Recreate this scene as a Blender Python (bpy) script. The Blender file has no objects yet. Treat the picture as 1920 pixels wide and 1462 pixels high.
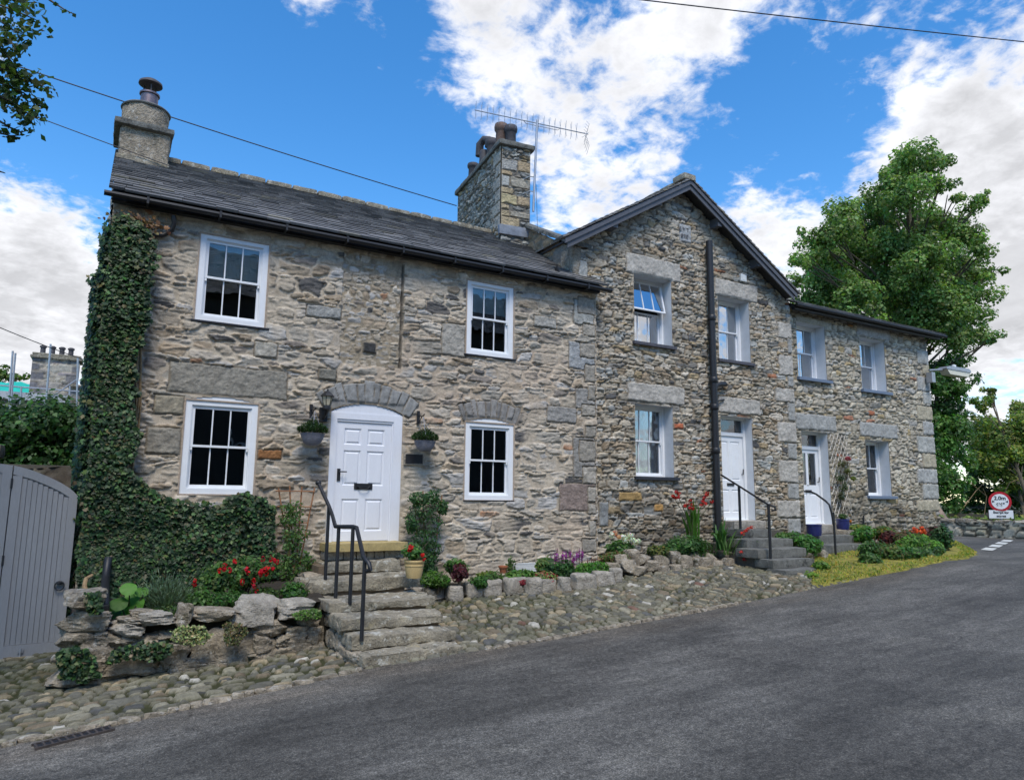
import bpy, math, random
import numpy as np
from mathutils import Vector, Matrix
random.seed(7); rng = np.random.default_rng(7)
SC = bpy.context.scene; COL = SC.collection
# ------------------------------------------------------------ camera
FPX = 1330.0; PT, RL, YW = [math.radians(a) for a in (8.6, .62, 30.2)]
_c, _s = math.cos(YW), math.sin(YW)
CF = np.array([_s*math.cos(PT), _c*math.cos(PT), math.sin(PT)]); CR = np.array([_c, -_s, 0.]); CU = np.cross(CR, CF)
CR, CU = math.cos(RL)*CR+math.sin(RL)*CU, -math.sin(RL)*CR+math.cos(RL)*CU
def ray(x, y): return CF*FPX+CR*(x-960)+CU*(731-y)
def PY(x, y, Y): d = ray(x, y); return d*Y/d[1]
def PX(x, y, X): d = ray(x, y); return d*X/d[0]
def PZ(x, y, Z): d = ray(x, y); return d*Z/d[2]
def PD(x, y, D): d = ray(x, y); return d/FPX*D
cam = bpy.data.cameras.new('camera'); cam.sensor_width = 36; cam.lens = 36*FPX/1920; cam.clip_end = 3000; cam.clip_start = .05
co = bpy.data.objects.new('camera', cam); COL.objects.link(co)
co.matrix_world = Matrix([[CR[i], CU[i], -CF[i], 0] for i in range(3)]+[[0, 0, 0, 1]])
SC.camera = co
# ------------------------------------------------------------ terrain
def road_z(X):
    X = np.asarray(X, float)
    return np.where(X < 15, np.maximum(-2.08+.06*X, -3.0), -1.18-.0*(X-15))
def kerb_y(X): return np.interp(X, [-3, -.5, .3, 1.4, 2.8, 4, 5.3, 7, 8.8, 10.6, 13, 16, 17.5, 21.3, 21.9], [7.65, 7.6, 7.62, 7.78, 7.93, 7.86, 7.8, 7.84, 7.86, 7.95, 8.0, 8.3, 8.9, 11.4, 60])
def cob_s(X): return np.interp(X, [2, 4.2, 9.5, 11, 13.5, 21], [.04, .1, .1, .075, .025, .02])
def cob_z(X, Y): return road_z(X)+cob_s(X)*np.maximum(0, Y-7.85)
def PG(x, y):
    d = ray(x, y)/FPX; lo, hi = 3., 60.
    for _ in range(50):
        m = (lo+hi)/2; p = d*m
        if p[2] > cob_z(p[0], p[1]): lo = m
        else: hi = m
    return d*lo
# ------------------------------------------------------------ noise
def _h(i, j, s):
    i = i.astype(np.int64); j = j.astype(np.int64)
    n = (i*374761393+j*668265263+s*1274126177) & 0xffffffff
    n = ((n ^ (n >> 13))*1103515245+12345) & 0xffffffff
    n = ((n ^ (n >> 15))*2246822519) & 0xffffffff
    n = n ^ (n >> 13)
    return (n & 0xffffff)/float(0xffffff)
def vn(u, v, s=0):
    i = np.floor(u); j = np.floor(v); a = u-i; b = v-j
    a = a*a*(3-2*a); b = b*b*(3-2*b)
    return ((_h(i, j, s)*(1-a)+_h(i+1, j, s)*a)*(1-b)+(_h(i, j+1, s)*(1-a)+_h(i+1, j+1, s)*a)*b)*2-1
def fbm(u, v, s=0, o=4):
    r = 0; a = .5
    for k in range(o): r = r+a*vn(u, v, s+k*17); u = u*2.03+3.1; v = v*2.03+1.7; a *= .5
    return r
def vn3(p, s=0): return (vn(p[:, 0]+p[:, 2]*.71, p[:, 1]-p[:, 2]*.53, s)+vn(p[:, 2]+p[:, 0]*.37, p[:, 1]*.6+p[:, 0]*.8, s+5)+vn(p[:, 1]*1.1, p[:, 2]*.9-p[:, 0]*.2, s+9))/2
def sstep(a, b, x): t = np.clip((x-a)/(b-a), 0, 1); return t*t*(3-2*t)
# ------------------------------------------------------------ object helpers
def off(o):
    v = np.zeros(3)
    while o is not None: v += np.array(o.location); o = o.parent
    return v
def thing(name, label, cat, loc=(0, 0, 0), group=None):
    o = bpy.data.objects.new(name, None); COL.objects.link(o); o.empty_display_size = .2
    o.location = tuple(float(a) for a in loc); o['label'] = label; o['category'] = cat
    if group: o['group'] = group
    return o
def tag(o, label, cat, group=None, kind=None):
    o['label'] = label; o['category'] = cat
    if group: o['group'] = group
    if kind: o['kind'] = kind
    return o
def mesh_np(name, V, F, mat, parent=None, col=None, smooth=False):
    V = np.asarray(V, np.float64)-off(parent)
    me = bpy.data.meshes.new(name)
    if isinstance(F, np.ndarray):
        n, k = F.shape
        me.vertices.add(len(V)); me.vertices.foreach_set('co', V.astype(np.float32).ravel())
        me.loops.add(n*k); me.loops.foreach_set('vertex_index', F.astype(np.int32).ravel())
        me.polygons.add(n); me.polygons.foreach_set('loop_start', np.arange(0, n*k, k, dtype=np.int32))
        me.polygons.foreach_set('loop_total', np.full(n, k, np.int32))
        me.update(calc_edges=True)
    else:
        me.from_pydata([tuple(v) for v in V], [], F); me.update()
    if smooth is True: me.polygons.foreach_set('use_smooth', np.ones(len(me.polygons), bool))
    if col is not None:
        a = me.color_attributes.new('Col', 'FLOAT_COLOR', 'POINT')
        c = np.ones((len(V), 4), np.float32); c[:, :3] = col; a.data.foreach_set('color', c.ravel())
    me.materials.append(mat)
    o = bpy.data.objects.new(name, me); COL.objects.link(o)
    if parent is not None: o.parent = parent
    return o
class MB:
    def __init__(s): s.v = []; s.f = []; s.c = []; s.cc = (1, 1, 1)
    def add(s, V, F):
        n = len(s.v); s.v += [tuple(map(float, p)) for p in V]; s.f += [tuple(int(i)+n for i in f) for f in F]; s.c += [s.cc]*len(V); return s
    def box(s, a, b):
        x0, y0, z0 = a; x1, y1, z1 = b
        return s.add([(x0, y0, z0), (x1, y0, z0), (x1, y1, z0), (x0, y1, z0), (x0, y0, z1), (x1, y0, z1), (x1, y1, z1), (x0, y1, z1)],
                     [(0, 3, 2, 1), (4, 5, 6, 7), (0, 1, 5, 4), (1, 2, 6, 5), (2, 3, 7, 6), (3, 0, 4, 7)])
    def hexa(s, P8): return s.add(P8, [(0, 3, 2, 1), (4, 5, 6, 7), (0, 1, 5, 4), (1, 2, 6, 5), (2, 3, 7, 6), (3, 0, 4, 7)])
    def prism(s, poly, d):   # poly: list of 3D points, d: extrusion vector
        n = len(poly); P = [np.array(p, float) for p in poly]; Q = [p+np.array(d, float) for p in P]
        return s.add(P+Q, [tuple(range(n)), tuple(range(2*n-1, n-1, -1))]+[(i, (i+n), (i+1) % n+n, (i+1) % n) for i in range(n)])
    def tube(s, pts, r, n=8, caps=True):
        pts = [Vector([float(a) for a in p]) for p in pts]; m = len(pts); rs = r if hasattr(r, '__len__') else [r]*m
        V = []; up = None
        for i, p in enumerate(pts):
            t = (pts[min(i+1, m-1)]-pts[max(i-1, 0)])
            if t.length < 1e-9: t = Vector((0, 0, 1))
            t.normalize()
            if up is None: up = t.orthogonal().normalized()
            a = (up-t*up.dot(t)); a = a.normalized() if a.length > 1e-6 else t.orthogonal().normalized(); up = a; b = t.cross(a)
            for k in range(n):
                w = 2*math.pi*k/n; V.append(p+(a*math.cos(w)+b*math.sin(w))*rs[i])
        F = [(i*n+k, i*n+(k+1) % n, (i+1)*n+(k+1) % n, (i+1)*n+k) for i in range(m-1) for k in range(n)]
        if caps: F += [tuple(range(n-1, -1, -1)), tuple(range((m-1)*n, m*n))]
        return s.add(V, F)
    def lathe(s, c, prof, n=20, sy=1.0):
        V = []; m = len(prof)
        for r, z in prof:
            for k in range(n):
                w = 2*math.pi*k/n; V.append((c[0]+r*math.cos(w), c[1]+r*sy*math.sin(w), c[2]+z))
        F = [(i*n+k, i*n+(k+1) % n, (i+1)*n+(k+1) % n, (i+1)*n+k) for i in range(m-1) for k in range(n)]
        F += [tuple(range(n-1, -1, -1)), tuple(range((m-1)*n, m*n))]
        return s.add(V, F)
    def build(s, name, mat, parent=None, smooth=False, col=False):
        o = mesh_np(name, s.v, s.f, mat, parent, np.tile(s.cc, (len(s.v), 1)) if col else None)
        if smooth:
            for p in o.data.polygons: p.use_smooth = len(p.vertices) < 5
            try: o.data.set_sharp_from_angle(angle=math.radians(50))
            except Exception: pass
        return o
# ------------------------------------------------------------ materials
def nmat(name):
    m = bpy.data.materials.new(name); m.use_nodes = True; t = m.node_tree; b = t.nodes['Principled BSDF']; return m, t, b
def N(t, k, **kw):
    n = t.nodes.new(k)
    for a, v in kw.items():
        if a.startswith('i_'): n.inputs[a[2:].replace('_', ' ')].default_value = v
        else: setattr(n, a, v)
    return n
def ramp(t, stops):
    r = t.nodes.new('ShaderNodeValToRGB'); e = r.color_ramp.elements
    while len(e) < len(stops): e.new(.5)
    for q, (p, c) in zip(e, stops): q.position = p; q.color = (c, c, c, 1) if not hasattr(c, '__len__') else (*c, 1)
    return r
def noise(t, scale, detail=4, rough=.6, vec=None):
    n = N(t, 'ShaderNodeTexNoise'); n.inputs['Scale'].default_value = scale; n.inputs['Detail'].default_value = detail; n.inputs['Roughness'].default_value = rough
    if vec is not None: t.links.new(vec, n.inputs['Vector'])
    return n
def coords(t, sc=(1, 1, 1)):
    c = N(t, 'ShaderNodeTexCoord'); m = N(t, 'ShaderNodeMapping'); m.inputs['Scale'].default_value = sc
    t.links.new(c.outputs['Object'], m.inputs['Vector']); return m.outputs[0]
def mul(t, a, b, fac=1.0, mode='MULTIPLY'):
    x = N(t, 'ShaderNodeMix', data_type='RGBA', blend_type=mode)
    if hasattr(fac, 'links'): t.links.new(fac, x.inputs[0])
    else: x.inputs[0].default_value = fac
    for s, i in ((a, 6), (b, 7)):
        if hasattr(s, 'links'): t.links.new(s, x.inputs[i])
        else: x.inputs[i].default_value = (*s, 1)
    return x.outputs[2]
def bump(t, b, hgt, strength=.4, dist=.01):
    n = N(t, 'ShaderNodeBump'); n.inputs['Strength'].default_value = strength; n.inputs['Distance'].default_value = dist
    t.links.new(hgt, n.inputs['Height']); t.links.new(n.outputs[0], b.inputs['Normal'])
def surf(name, base, rough=.8, var=.25, scale=8, fine=60, bstr=.3, bdist=.01, attr=False, metal=0, spec=.5, sc=(1, 1, 1), patch=None, coat=0):
    m, t, b = nmat(name); v = coords(t, sc)
    n1 = noise(t, scale, 5, .65, v); r1 = ramp(t, [(.3, 1-var), (.7, 1+var)]); t.links.new(n1.outputs[0], r1.inputs[0])
    n2 = noise(t, fine, 4, .7, v); r2 = ramp(t, [(.3, 1-var*.8), (.7, 1+var*.8)]); t.links.new(n2.outputs[0], r2.inputs[0])
    if attr:
        a = N(t, 'ShaderNodeVertexColor', layer_name='Col'); c = a.outputs[0]
    else: c = base
    c = mul(t, c, r1.outputs[0]); c = mul(t, c, r2.outputs[0])
    if patch:   # (color, scale, lo, hi)
        for pc, ps, lo, hi in patch:
            n3 = noise(t, ps, 6, .7, v); r3 = ramp(t, [(lo, 0), (hi, 1)]); t.links.new(n3.outputs[0], r3.inputs[0])
            c = mul(t, c, pc, r3.outputs[0], 'MIX')
    t.links.new(c, b.inputs['Base Color']); b.inputs['Roughness'].default_value = rough; b.inputs['Metallic'].default_value = metal
    b.inputs['Specular IOR Level'].default_value = spec
    if coat: b.inputs['Coat Weight'].default_value = coat
    if bstr: bump(t, b, n2.outputs[0], bstr, bdist)
    return m
def leafmat(name, rough=.45, trans=.35, spec=.35):
    m, t, b = nmat(name); a = N(t, 'ShaderNodeVertexColor', layer_name='Col')
    t.links.new(a.outputs[0], b.inputs['Base Color']); b.inputs['Roughness'].default_value = rough; b.inputs['Specular IOR Level'].default_value = spec
    tr = N(t, 'ShaderNodeBsdfTranslucent'); cc = mul(t, a.outputs[0], (1.3, 1.5, .6)); t.links.new(cc, tr.inputs[0])
    mx = N(t, 'ShaderNodeMixShader'); mx.inputs[0].default_value = trans
    t.links.new(b.outputs[0], mx.inputs[1]); t.links.new(tr.outputs[0], mx.inputs[2]); t.links.new(mx.outputs[0], t.nodes['Material Output'].inputs[0])
    return m
def glassmat(name, refl=.16, tint=(.8, .85, .85)):
    m, t, b = nmat(name); t.nodes.remove(b)
    g = N(t, 'ShaderNodeBsdfGlossy'); g.inputs['Roughness'].default_value = .01; g.inputs[0].default_value = (.95, .97, 1, 1)
    nz = noise(t, 2.2, 2, .5, coords(t)); bp = N(t, 'ShaderNodeBump'); bp.inputs['Strength'].default_value = .12; bp.inputs['Distance'].default_value = .02
    t.links.new(nz.outputs[0], bp.inputs['Height']); t.links.new(bp.outputs[0], g.inputs['Normal'])
    tr = N(t, 'ShaderNodeBsdfTransparent'); tr.inputs[0].default_value = (*tint, 1)
    fr = N(t, 'ShaderNodeFresnel'); fr.inputs[0].default_value = 1.5
    mp = N(t, 'ShaderNodeMapRange'); mp.inputs[1].default_value = 0; mp.inputs[2].default_value = 1; mp.inputs[3].default_value = refl; mp.inputs[4].default_value = 1
    t.links.new(fr.outputs[0], mp.inputs[0])
    mx = N(t, 'ShaderNodeMixShader'); t.links.new(mp.outputs[0], mx.inputs[0]); t.links.new(tr.outputs[0], mx.inputs[1]); t.links.new(g.outputs[0], mx.inputs[2])
    t.links.new(mx.outputs[0], t.nodes['Material Output'].inputs[0]); return m
M = {}
M['wall'] = surf('masonry', None, .92, .22, 14, 70, .55, .012, attr=True, spec=.2)
M['slate'] = surf('slate', None, .62, .2, 9, 50, .35, .006, attr=True, spec=.4, patch=[((.3, .3, .27), 26, .68, .74), ((.16, .13, .05), 5, .70, .78)])
M['white'] = surf('white_paint', (.76, .78, .8), .42, .04, 6, 90, .12, .002, patch=[((.6, .58, .52), 2.3, .62, .85)])
M['whitedoor'] = surf('white_door_paint', (.72, .74, .79), .42, .04, 4, 60, .12, .002, sc=(1, 1, .25), patch=[((.58, .57, .54), 1.7, .62, .85)])
M['reveal'] = surf('painted_reveal', (.6, .62, .64), .7, .06, 8, 50, .2, .004)
M['black'] = surf('black_iron', (.014, .015, .018), .5, .2, 20, 120, .15, .002)
M['gutter'] = surf('black_gutter', (.013, .013, .014), .5, .2, 9, 90, .15, .002)
M['glass'] = glassmat('window_glass', .03)
M['glassr'] = glassmat('reflective_window_glass', .5)
M['glassm'] = glassmat('old_window_glass', .1)
M['curtain'] = surf('curtain', (.6, .63, .72), .9, .08, 6, 60, .2, .01)
M['blind'] = surf('blind', (.62, .66, .62), .9, .04, 6, 60, .1, .01)
M['sillb'] = surf('black_sill', (.02, .022, .03), .5, .2, 9, 60, .3, .004)
M['silld'] = surf('dark_stone_sill', (.07, .07, .085), .75, .3, 20, 80, .6, .01, patch=[((.2, .2, .2), 30, .62, .72)])
M['sillg'] = surf('blue_grey_sill', (.12, .16, .23), .5, .1, 9, 60, .1, .003)
M['step'] = surf('weathered_stone', (.27, .24, .18), .9, .4, 7, 34, 1.0, .03, patch=[((.5, .49, .43), 8, .56, .62), ((.38, .31, .17), 4, .58, .72), ((.06, .06, .04), 6, .58, .7)])
M['stepd'] = surf('dark_step_stone', (.14, .14, .125), .9, .35, 7, 40, .9, .02, patch=[((.38, .38, .35), 14, .66, .69), ((.045, .045, .04), 4, .55, .65)])
M['sand'] = surf('sandstone_slab', (.36, .28, .12), .85, .2, 6, 50, .5, .01, patch=[((.18, .16, .1), 5, .58, .7)])
M['rock'] = surf('limestone_boulder', (.31, .265, .2), .92, .45, 6, 26, 1.0, .05, patch=[((.47, .44, .38), 10, .56, .64), ((.07, .065, .03), 4, .57, .68)])
M['kerb'] = surf('edging_stone', (.34, .31, .26), .9, .35, 7, 30, 1.0, .035, patch=[((.12, .11, .09), 6, .6, .68)])
M['ashlar'] = surf('dressed_stone', None, .92, .2, 30, 110, .6, .01, attr=True, spec=.2)
M['gate'] = surf('grey_gate_paint', (.265, .268, .275), .55, .09, 3, 60, .2, .003, sc=(1, 1, .2), patch=[((.2, .2, .195), 1.3, .6, .8)])
M['gatedk'] = surf('gate_groove', (.06, .062, .07), .7, .1, 3, 100, .1, .002)
M['barge'] = surf('grey_bargeboard', (.085, .088, .1), .55, .15, 8, 60, .2, .004)
M['soil'] = surf('soil', (.035, .027, .018), .95, .4, 9, 50, 1, .03)
M['grass'] = surf('verge_earth', (.06, .07, .025), .95, .4, 5, 40, 1, .03)
M['terr'] = surf('buff_terracotta', (.5, .37, .17), .8, .12, 9, 70, .2, .004)
M['terr2'] = surf('orange_terracotta', (.35, .12, .05), .8, .15, 9, 70, .2, .004)
M['clay'] = surf('chimney_pot_clay', (.16, .1, .075), .8, .3, 8, 50, .4, .008)
M['clayd'] = surf('dark_chimney_pot', (.06, .055, .06), .7, .3, 8, 50, .4, .008)
M['blue'] = surf('blue_glaze', (.025, .03, .13), .3, .2, 9, 60, .1, .003)
M['basket'] = surf('grey_wicker', (.2, .2, .235), .8, .3, 20, 90, .8, .01, sc=(1, 1, 4))
M['trel'] = surf('trellis_wood', (.28, .13, .06), .8, .25, 9, 60, .4, .004)
M['trelw'] = surf('pale_trellis_wood', (.55, .5, .43), .8, .2, 9, 60, .4, .004)
M['bark'] = surf('bark', (.09, .075, .05), .95, .35, 6, 30, 1, .04, sc=(1, 1, .3))
M['barkp'] = surf('pale_stem', (.3, .2, .1), .9, .3, 9, 40, .8, .01)
M['galv'] = surf('galvanised_metal', (.38, .39, .41), .45, .15, 9, 60, .1, .003, metal=.6)
M['lead'] = surf('lead_flashing', (.2, .22, .25), .55, .25, 8, 40, .3, .006)
M['wire'] = surf('cable_rubber', (.02, .02, .025), .6, .1, 5, 50, 0)
M['leaf'] = leafmat('leaf', .5, .4); M['ivyl'] = leafmat('ivy_leaf', .5, .15, .3); M['petal'] = leafmat('petal', .6, .3, .2)
M['teal'] = surf('teal_sheet', (.02, .42, .32), .5, .15, 3, 20, .4, .03)
M['wood'] = surf('old_timber', (.14, .12, .085), .9, .3, 9, 50, .6, .01, sc=(1, .3, 1))
M['sred'] = surf('sign_red', (.42, .02, .03), .35, .05, 3, 40, 0); M['swhite'] = surf('sign_white', (.7, .73, .74), .35, .04, 3, 40, 0)
M['sblack'] = surf('sign_black', (.015, .015, .018), .5, .05, 3, 40, 0)
M['inscr'] = surf('inscription', (.13, .13, .14), .9, .1, 30, 60, 0)
M['flue'] = surf('flue_metal', (.2, .15, .15), .4, .25, 6, 40, .1, .003, metal=.7)
M['lamp'] = surf('lamp_diffuser', (.62, .58, .45), .3, .05, 6, 40, 0)
M['bulb'] = surf('lantern_glass', (.5, .45, .33), .2, .1, 20, 60, 0)
M['vent'] = surf('white_vent', (.7, .72, .7), .5, .1, 9, 60, .1, .003)
M['paintline'] = surf('road_paint', (.55, .55, .5), .7, .2, 20, 90, .3, .003)
EXPO=0.58; CLOUDK=.79
# ------------------------------------------------------------ masonry height field
def masonry(u, v, p):
    s = p['seed']; cw, ch = p['cw'], p['ch']
    wa = p.get('warp', 1.0)
    uu = u+wa*(.035*fbm(u*5, v*9, s+1, 3)+.012*vn(u*30, v*40, s+2)); vv = v+wa*(.10*vn(u*.55, v*.5, s+3)+.022*fbm(u*4, v*9, s+4, 3)+.008*vn(u*34, v*44, s+6))
    vv = vv+.32*ch*np.sin(vv/ch*1.9+s)+.2*ch*np.sin(vv/ch*.83+s*2)
    r = np.floor(vv/ch)
    F1 = np.full(u.shape, 9.); F2 = np.full(u.shape, 9.); dx1 = np.zeros(u.shape); dy1 = np.zeros(u.shape); id1 = np.zeros(u.shape); id2 = np.zeros(u.shape)
    P = p.get('pw', 2.6); wv = p.get('wv', (.62, .75)); jt = p.get('jit', 1.0)
    for dr in (-2, -1, 0, 1, 2):
        R = r+dr; cwr = cw*(.65+.9*_h(R, R*0+5, s+11)); sh = _h(R, R*0+9, s+12)*cw*3
        c0 = np.floor((uu-sh)/cwr)
        for dc in (-2, -1, 0, 1, 2):
            C = c0+dc; jx = _h(R, C, s+21)-.5; jy = _h(R, C, s+22)-.5; w = wv[0]+wv[1]*_h(R, C, s+23)**1.5
            dx = uu-((C+.5+jx*.7*jt)*cwr+sh); dy = vv-(R+.5+jy*.5*jt)*ch
            d = (np.abs(dx/cwr)**P+np.abs(dy/ch)**P)**(1/P)/w
            n1 = d < F1; n2 = (~n1) & (d < F2)
            F2 = np.where(n1, F1, np.where(n2, d, F2))
            F1 = np.where(n1, d, F1)
            dx1 = np.where(n1, dx, dx1); dy1 = np.where(n1, dy, dy1); id1 = np.where(n1, R, id1); id2 = np.where(n1, C, id2)
    e = (F2-F1)*ch*.75
    hh = _h(id1, id2, s+31); h2 = _h(id1, id2, s+32); h3 = _h(id1, id2, s+33); h4 = _h(id1, id2, s+34)
    mw = p['mort']*(1+.8*vn(u*1.3, v*1.3, s+40)+.6*vn(u*9, v*9, s+41)); mw = np.maximum(mw, .001)
    st = sstep(mw*.5, mw*.5+p.get('rnd', .016), e)
    lam = fbm(u*5+hh*40, v*34+vn(u*3, v*3, s+50)*2, s+51, 3); lam2 = fbm(u*18, v*30, s+52, 3)
    rel = p['rel']
    sw = v*p.get('lk', 26)+1.6*vn(u*2.6+hh*9, v*5, s+55)+hh*7+u*(h2-.5)*3; saw = 1-(sw-np.floor(sw)); la = p.get('la', .012)*sstep(-.25, .35, fbm(u*4+hh*3, v*7, s+56, 2))
    lk2 = p.get('lam', .75); h = st*(la*saw+rel*(.35+.9*h2)+(h3-.5)*dx1*.16+(h4-.4)*dy1*.45+rel*lk2*lam+rel*.5*lk2*lam2)
    dom = p.get('dome', 0)
    if dom: h = h+st*dom*(1-np.clip(F1, 0, 1)**2)
    mh = p['mh']+.012*fbm(u*1.1, v*1.1, s+60, 2)+.004*lam2
    h = np.where(st > .01, np.maximum(h+mh*(1-st), mh*(1-st)-(1-st)*0), mh)
    h = np.maximum(h, mh*.6)
    pal = p['pal']; cum = np.cumsum([a[0] for a in pal]); cum = cum/cum[-1]
    idx = np.minimum(np.searchsorted(cum, hh), len(pal)-1); cs = np.array([a[1] for a in pal])
    c = cs[idx]*(.80+.42*h4)[:, None]*(1+.22*lam+.2*fbm(u*3, v*3, s+70, 3))[:, None]
    mc = np.array(p['mcol'])*(1+.25*fbm(u*7, v*7, s+71, 3))[:, None]
    dk = p.get('dark')
    if dk is not None:
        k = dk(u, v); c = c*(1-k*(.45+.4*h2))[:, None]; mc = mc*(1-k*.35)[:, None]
    k = sstep(0, .55, st)
    pink = p.get('pink')
    if pink: q = (sstep(.0, .5, fbm(u*.5, v*.5, s+80, 2)+pink)*.5)[:, None]; mc = mc*(1-q)+np.array((.42, .325, .24))*q
    col = mc*(1-k)[:, None]+c*k[:, None]
    # flush mortar smeared over stones
    sm = p.get('smear', 0)
    if sm: q = (sstep(.1, .5, fbm(u*2.2, v*2.6, s+90, 4)+sm)*.75); col = col*(1-q)[:, None]+mc*q[:, None]; h = h*(1-.6*q)+mh*.6*q
    return h, col
def apply_blocks(u, v, h, col, blocks, s):
    for b in blocks:
        wob = .012*vn(u*7, v*7, s+300)+.006*vn(u*25, v*25, s+301)
        if b[0] == 'rect':
            _, x0, x1, z0, z1, c, pr = b[:7]
            e = np.minimum(np.minimum(u-x0, x1-u), np.minimum(v-z0, z1-v))+wob
            cc = np.array(c)*(1+.25*fbm(u*8, v*8, s+310, 4)+.18*vn(u*60, v*60, s+311))[:, None]
            hb = pr+.014*fbm(u*11, v*16, s+312, 4)+.006*vn(u*55, v*55, s+313)
        else:   # arch: cx, zc(centre), r0, r1, a_half, n, color
            _, cx, cz, r0, r1, ah, n, c, pr = b
            rr = np.hypot(u-cx, v-cz)+wob*.6; an = np.arctan2(u-cx, v-cz); q = (an+ah)/(2*ah)*n; q = q+.25*vn(q*1.7, q*0, s+320); k = np.floor(q)
            r1k = r1+(_h(k, k*0, s+321)-.5)*.08; fr = q-k
            da = np.minimum(fr, 1-fr)*2*ah/n*rr
            e = np.minimum(np.minimum(rr-r0, r1k-rr), np.where((q > 0) & (q < n), da, -1))+.004*vn(u*30, v*30, s+322)
            cc = np.array(c)*((.8+.4*_h(k, k*0+3, s+323)))[:, None]*(1+.3*fbm(u*16, v*7, s+324, 4))[:, None]
            hb = pr+.012*fbm(u*26, v*8, s+325, 3)+(_h(k, k*0+7, s+326)-.5)*.016
        ins = sstep(.0, .014, e); on = e > -.012
        h = np.where(on, hb*ins+(1-ins)*.0, h); col = np.where(on[:, None], cc*ins[:, None]+(1-ins)[:, None]*np.array((.2, .17, .13)), col)
    return h, col
def grid_axis(a, b, res, brk):
    pts = sorted(set([a, b]+[x for x in brk if a < x < b])); out = [np.array([a])]
    for p0, p1 in zip(pts[:-1], pts[1:]): n = max(1, int(round((p1-p0)/res))); out.append(np.linspace(p0, p1, n+1)[1:])
    return np.concatenate(out)
def wall_mesh(name, parent, x0, x1, z0, z1, Y, ops, res, p, blocks=(), top=None, mat='wall', axis='x', patches=()):
    """front wall with openings; ops: (x0,x1,z0,z1,archrise)"""
    bu = [o[0] for o in ops]+[o[1] for o in ops]; bv = [o[2] for o in ops]+[o[3] for o in ops]
    U = grid_axis(x0, x1, res, bu); V = grid_axis(z0, z1, res, bv)
    uu, vv = np.meshgrid(U, V); u = uu.ravel(); v = vv.ravel()
    h, c = masonry(u, v, p)
    for (a, b, zl, zh, pp, dh) in patches:
        w_ = .02*vn(u*6, v*6, 77); i_ = (u > a+w_) & (u < b+w_*.4) & (v > zl+w_) & (v < zh); hh_, cc_ = masonry(u[i_], v[i_], pp); h[i_] = hh_+dh; c[i_] = cc_
    h, c = apply_blocks(u, v, h, c, blocks, p['seed'])
    for o in ops:     # ease the relief to a fixed plane at the jambs
        d = np.maximum(np.maximum(o[0]-u, u-o[1]), np.maximum(o[2]-v, v-o[3])); k = sstep(.0, .05, d); h = h*k+.012*(1-k)
    if top is not None: v = np.minimum(v, top(u))
    nu, nv = len(U), len(V)
    if axis == 'x': P = np.stack([u, Y-h, v], 1)
    else: P = np.stack([Y-h, u, v], 1)     # wall facing -X, u runs along Y
    i = np.arange(nv-1)[:, None]*nu+np.arange(nu-1)[None, :]; F = np.stack([i, i+1, i+1+nu, i+nu], -1).reshape(-1, 4)
    if axis != 'x': F = F[:, ::-1]
    cu = (uu[:-1, :-1]+uu[1:, 1:]).ravel()/2; cv = (vv[:-1, :-1]+vv[1:, 1:]).ravel()/2; keep = np.ones(len(F), bool)
    for o in ops:
        zt = o[3]
        if len(o) > 4 and o[4]: w = (o[1]-o[0])/2; zt = o[3]-o[4]*((cu-(o[0]+o[1])/2)/w)**2
        keep &= ~((cu > o[0]) & (cu < o[1]) & (cv > o[2]) & (cv < zt))
    if top is not None: keep &= cv < top(cu)+res
    return mesh_np(name, P, F[keep], M[mat], parent, c, smooth=True)
def rough_box(mb_or_none, a, b, res=.06, rough=.012, rnd=.03, seed=0, shear=(0, 0), taper=0, rot=0):
    """weathered block; returns V,F"""
    a = np.array(a, float); b = np.array(b, float); sz = b-a; n = np.maximum(2, np.round(sz/res).astype(int)); V = []; F = []; idx = {}
    def vid(i, j, k):
        q = (i, j, k)
        if q not in idx: idx[q] = len(V); V.append([i/n[0], j/n[1], k/n[2]])
        return idx[q]
    for i in range(n[0]):
        for j in range(n[1]):
            F.append((vid(i, j, 0), vid(i, j+1, 0), vid(i+1, j+1, 0), vid(i+1, j, 0))); F.append((vid(i, j, n[2]), vid(i+1, j, n[2]), vid(i+1, j+1, n[2]), vid(i, j+1, n[2])))
    for i in range(n[0]):
        for k in range(n[2]):
            F.append((vid(i, 0, k), vid(i+1, 0, k), vid(i+1, 0, k+1), vid(i, 0, k+1))); F.append((vid(i, n[1], k), vid(i, n[1], k+1), vid(i+1, n[1], k+1), vid(i+1, n[1], k)))
    for j in range(n[1]):
        for k in range(n[2]):
            F.append((vid(0, j, k), vid(0, j, k+1), vid(0, j+1, k+1), vid(0, j+1, k))); F.append((vid(n[0], j, k), vid(n[0], j+1, k), vid(n[0], j+1, k+1), vid(n[0], j, k+1)))
    T = np.array(V); P = a+T*sz; c = (a+b)/2
    L = (P-c); H = sz/2; q = np.maximum(np.abs(L)-(H-rnd), 0); ln = np.linalg.norm(q, axis=1); f = np.where(ln > rnd, rnd/np.maximum(ln, 1e-6), 1)
    P = c+np.sign(L)*(np.minimum(np.abs(L), H-rnd)+q*f[:, None])
    nrm = L/H; nrm = nrm*(np.abs(nrm) > .85); nrm = nrm/np.maximum(np.linalg.norm(nrm, axis=1, keepdims=True), 1e-6)
    d = rough*(vn3(P*4+seed, seed)+.7*vn3(P*11+seed, seed+1)+.4*vn3(P*26, seed+2)); P = P+nrm*d[:, None]
    if rot:
        cr, sr = math.cos(rot), math.sin(rot); L = P-c; P = c+np.stack([L[:, 0]*cr-L[:, 2]*sr, L[:, 1], L[:, 0]*sr+L[:, 2]*cr], 1)
    return P, F
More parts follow.
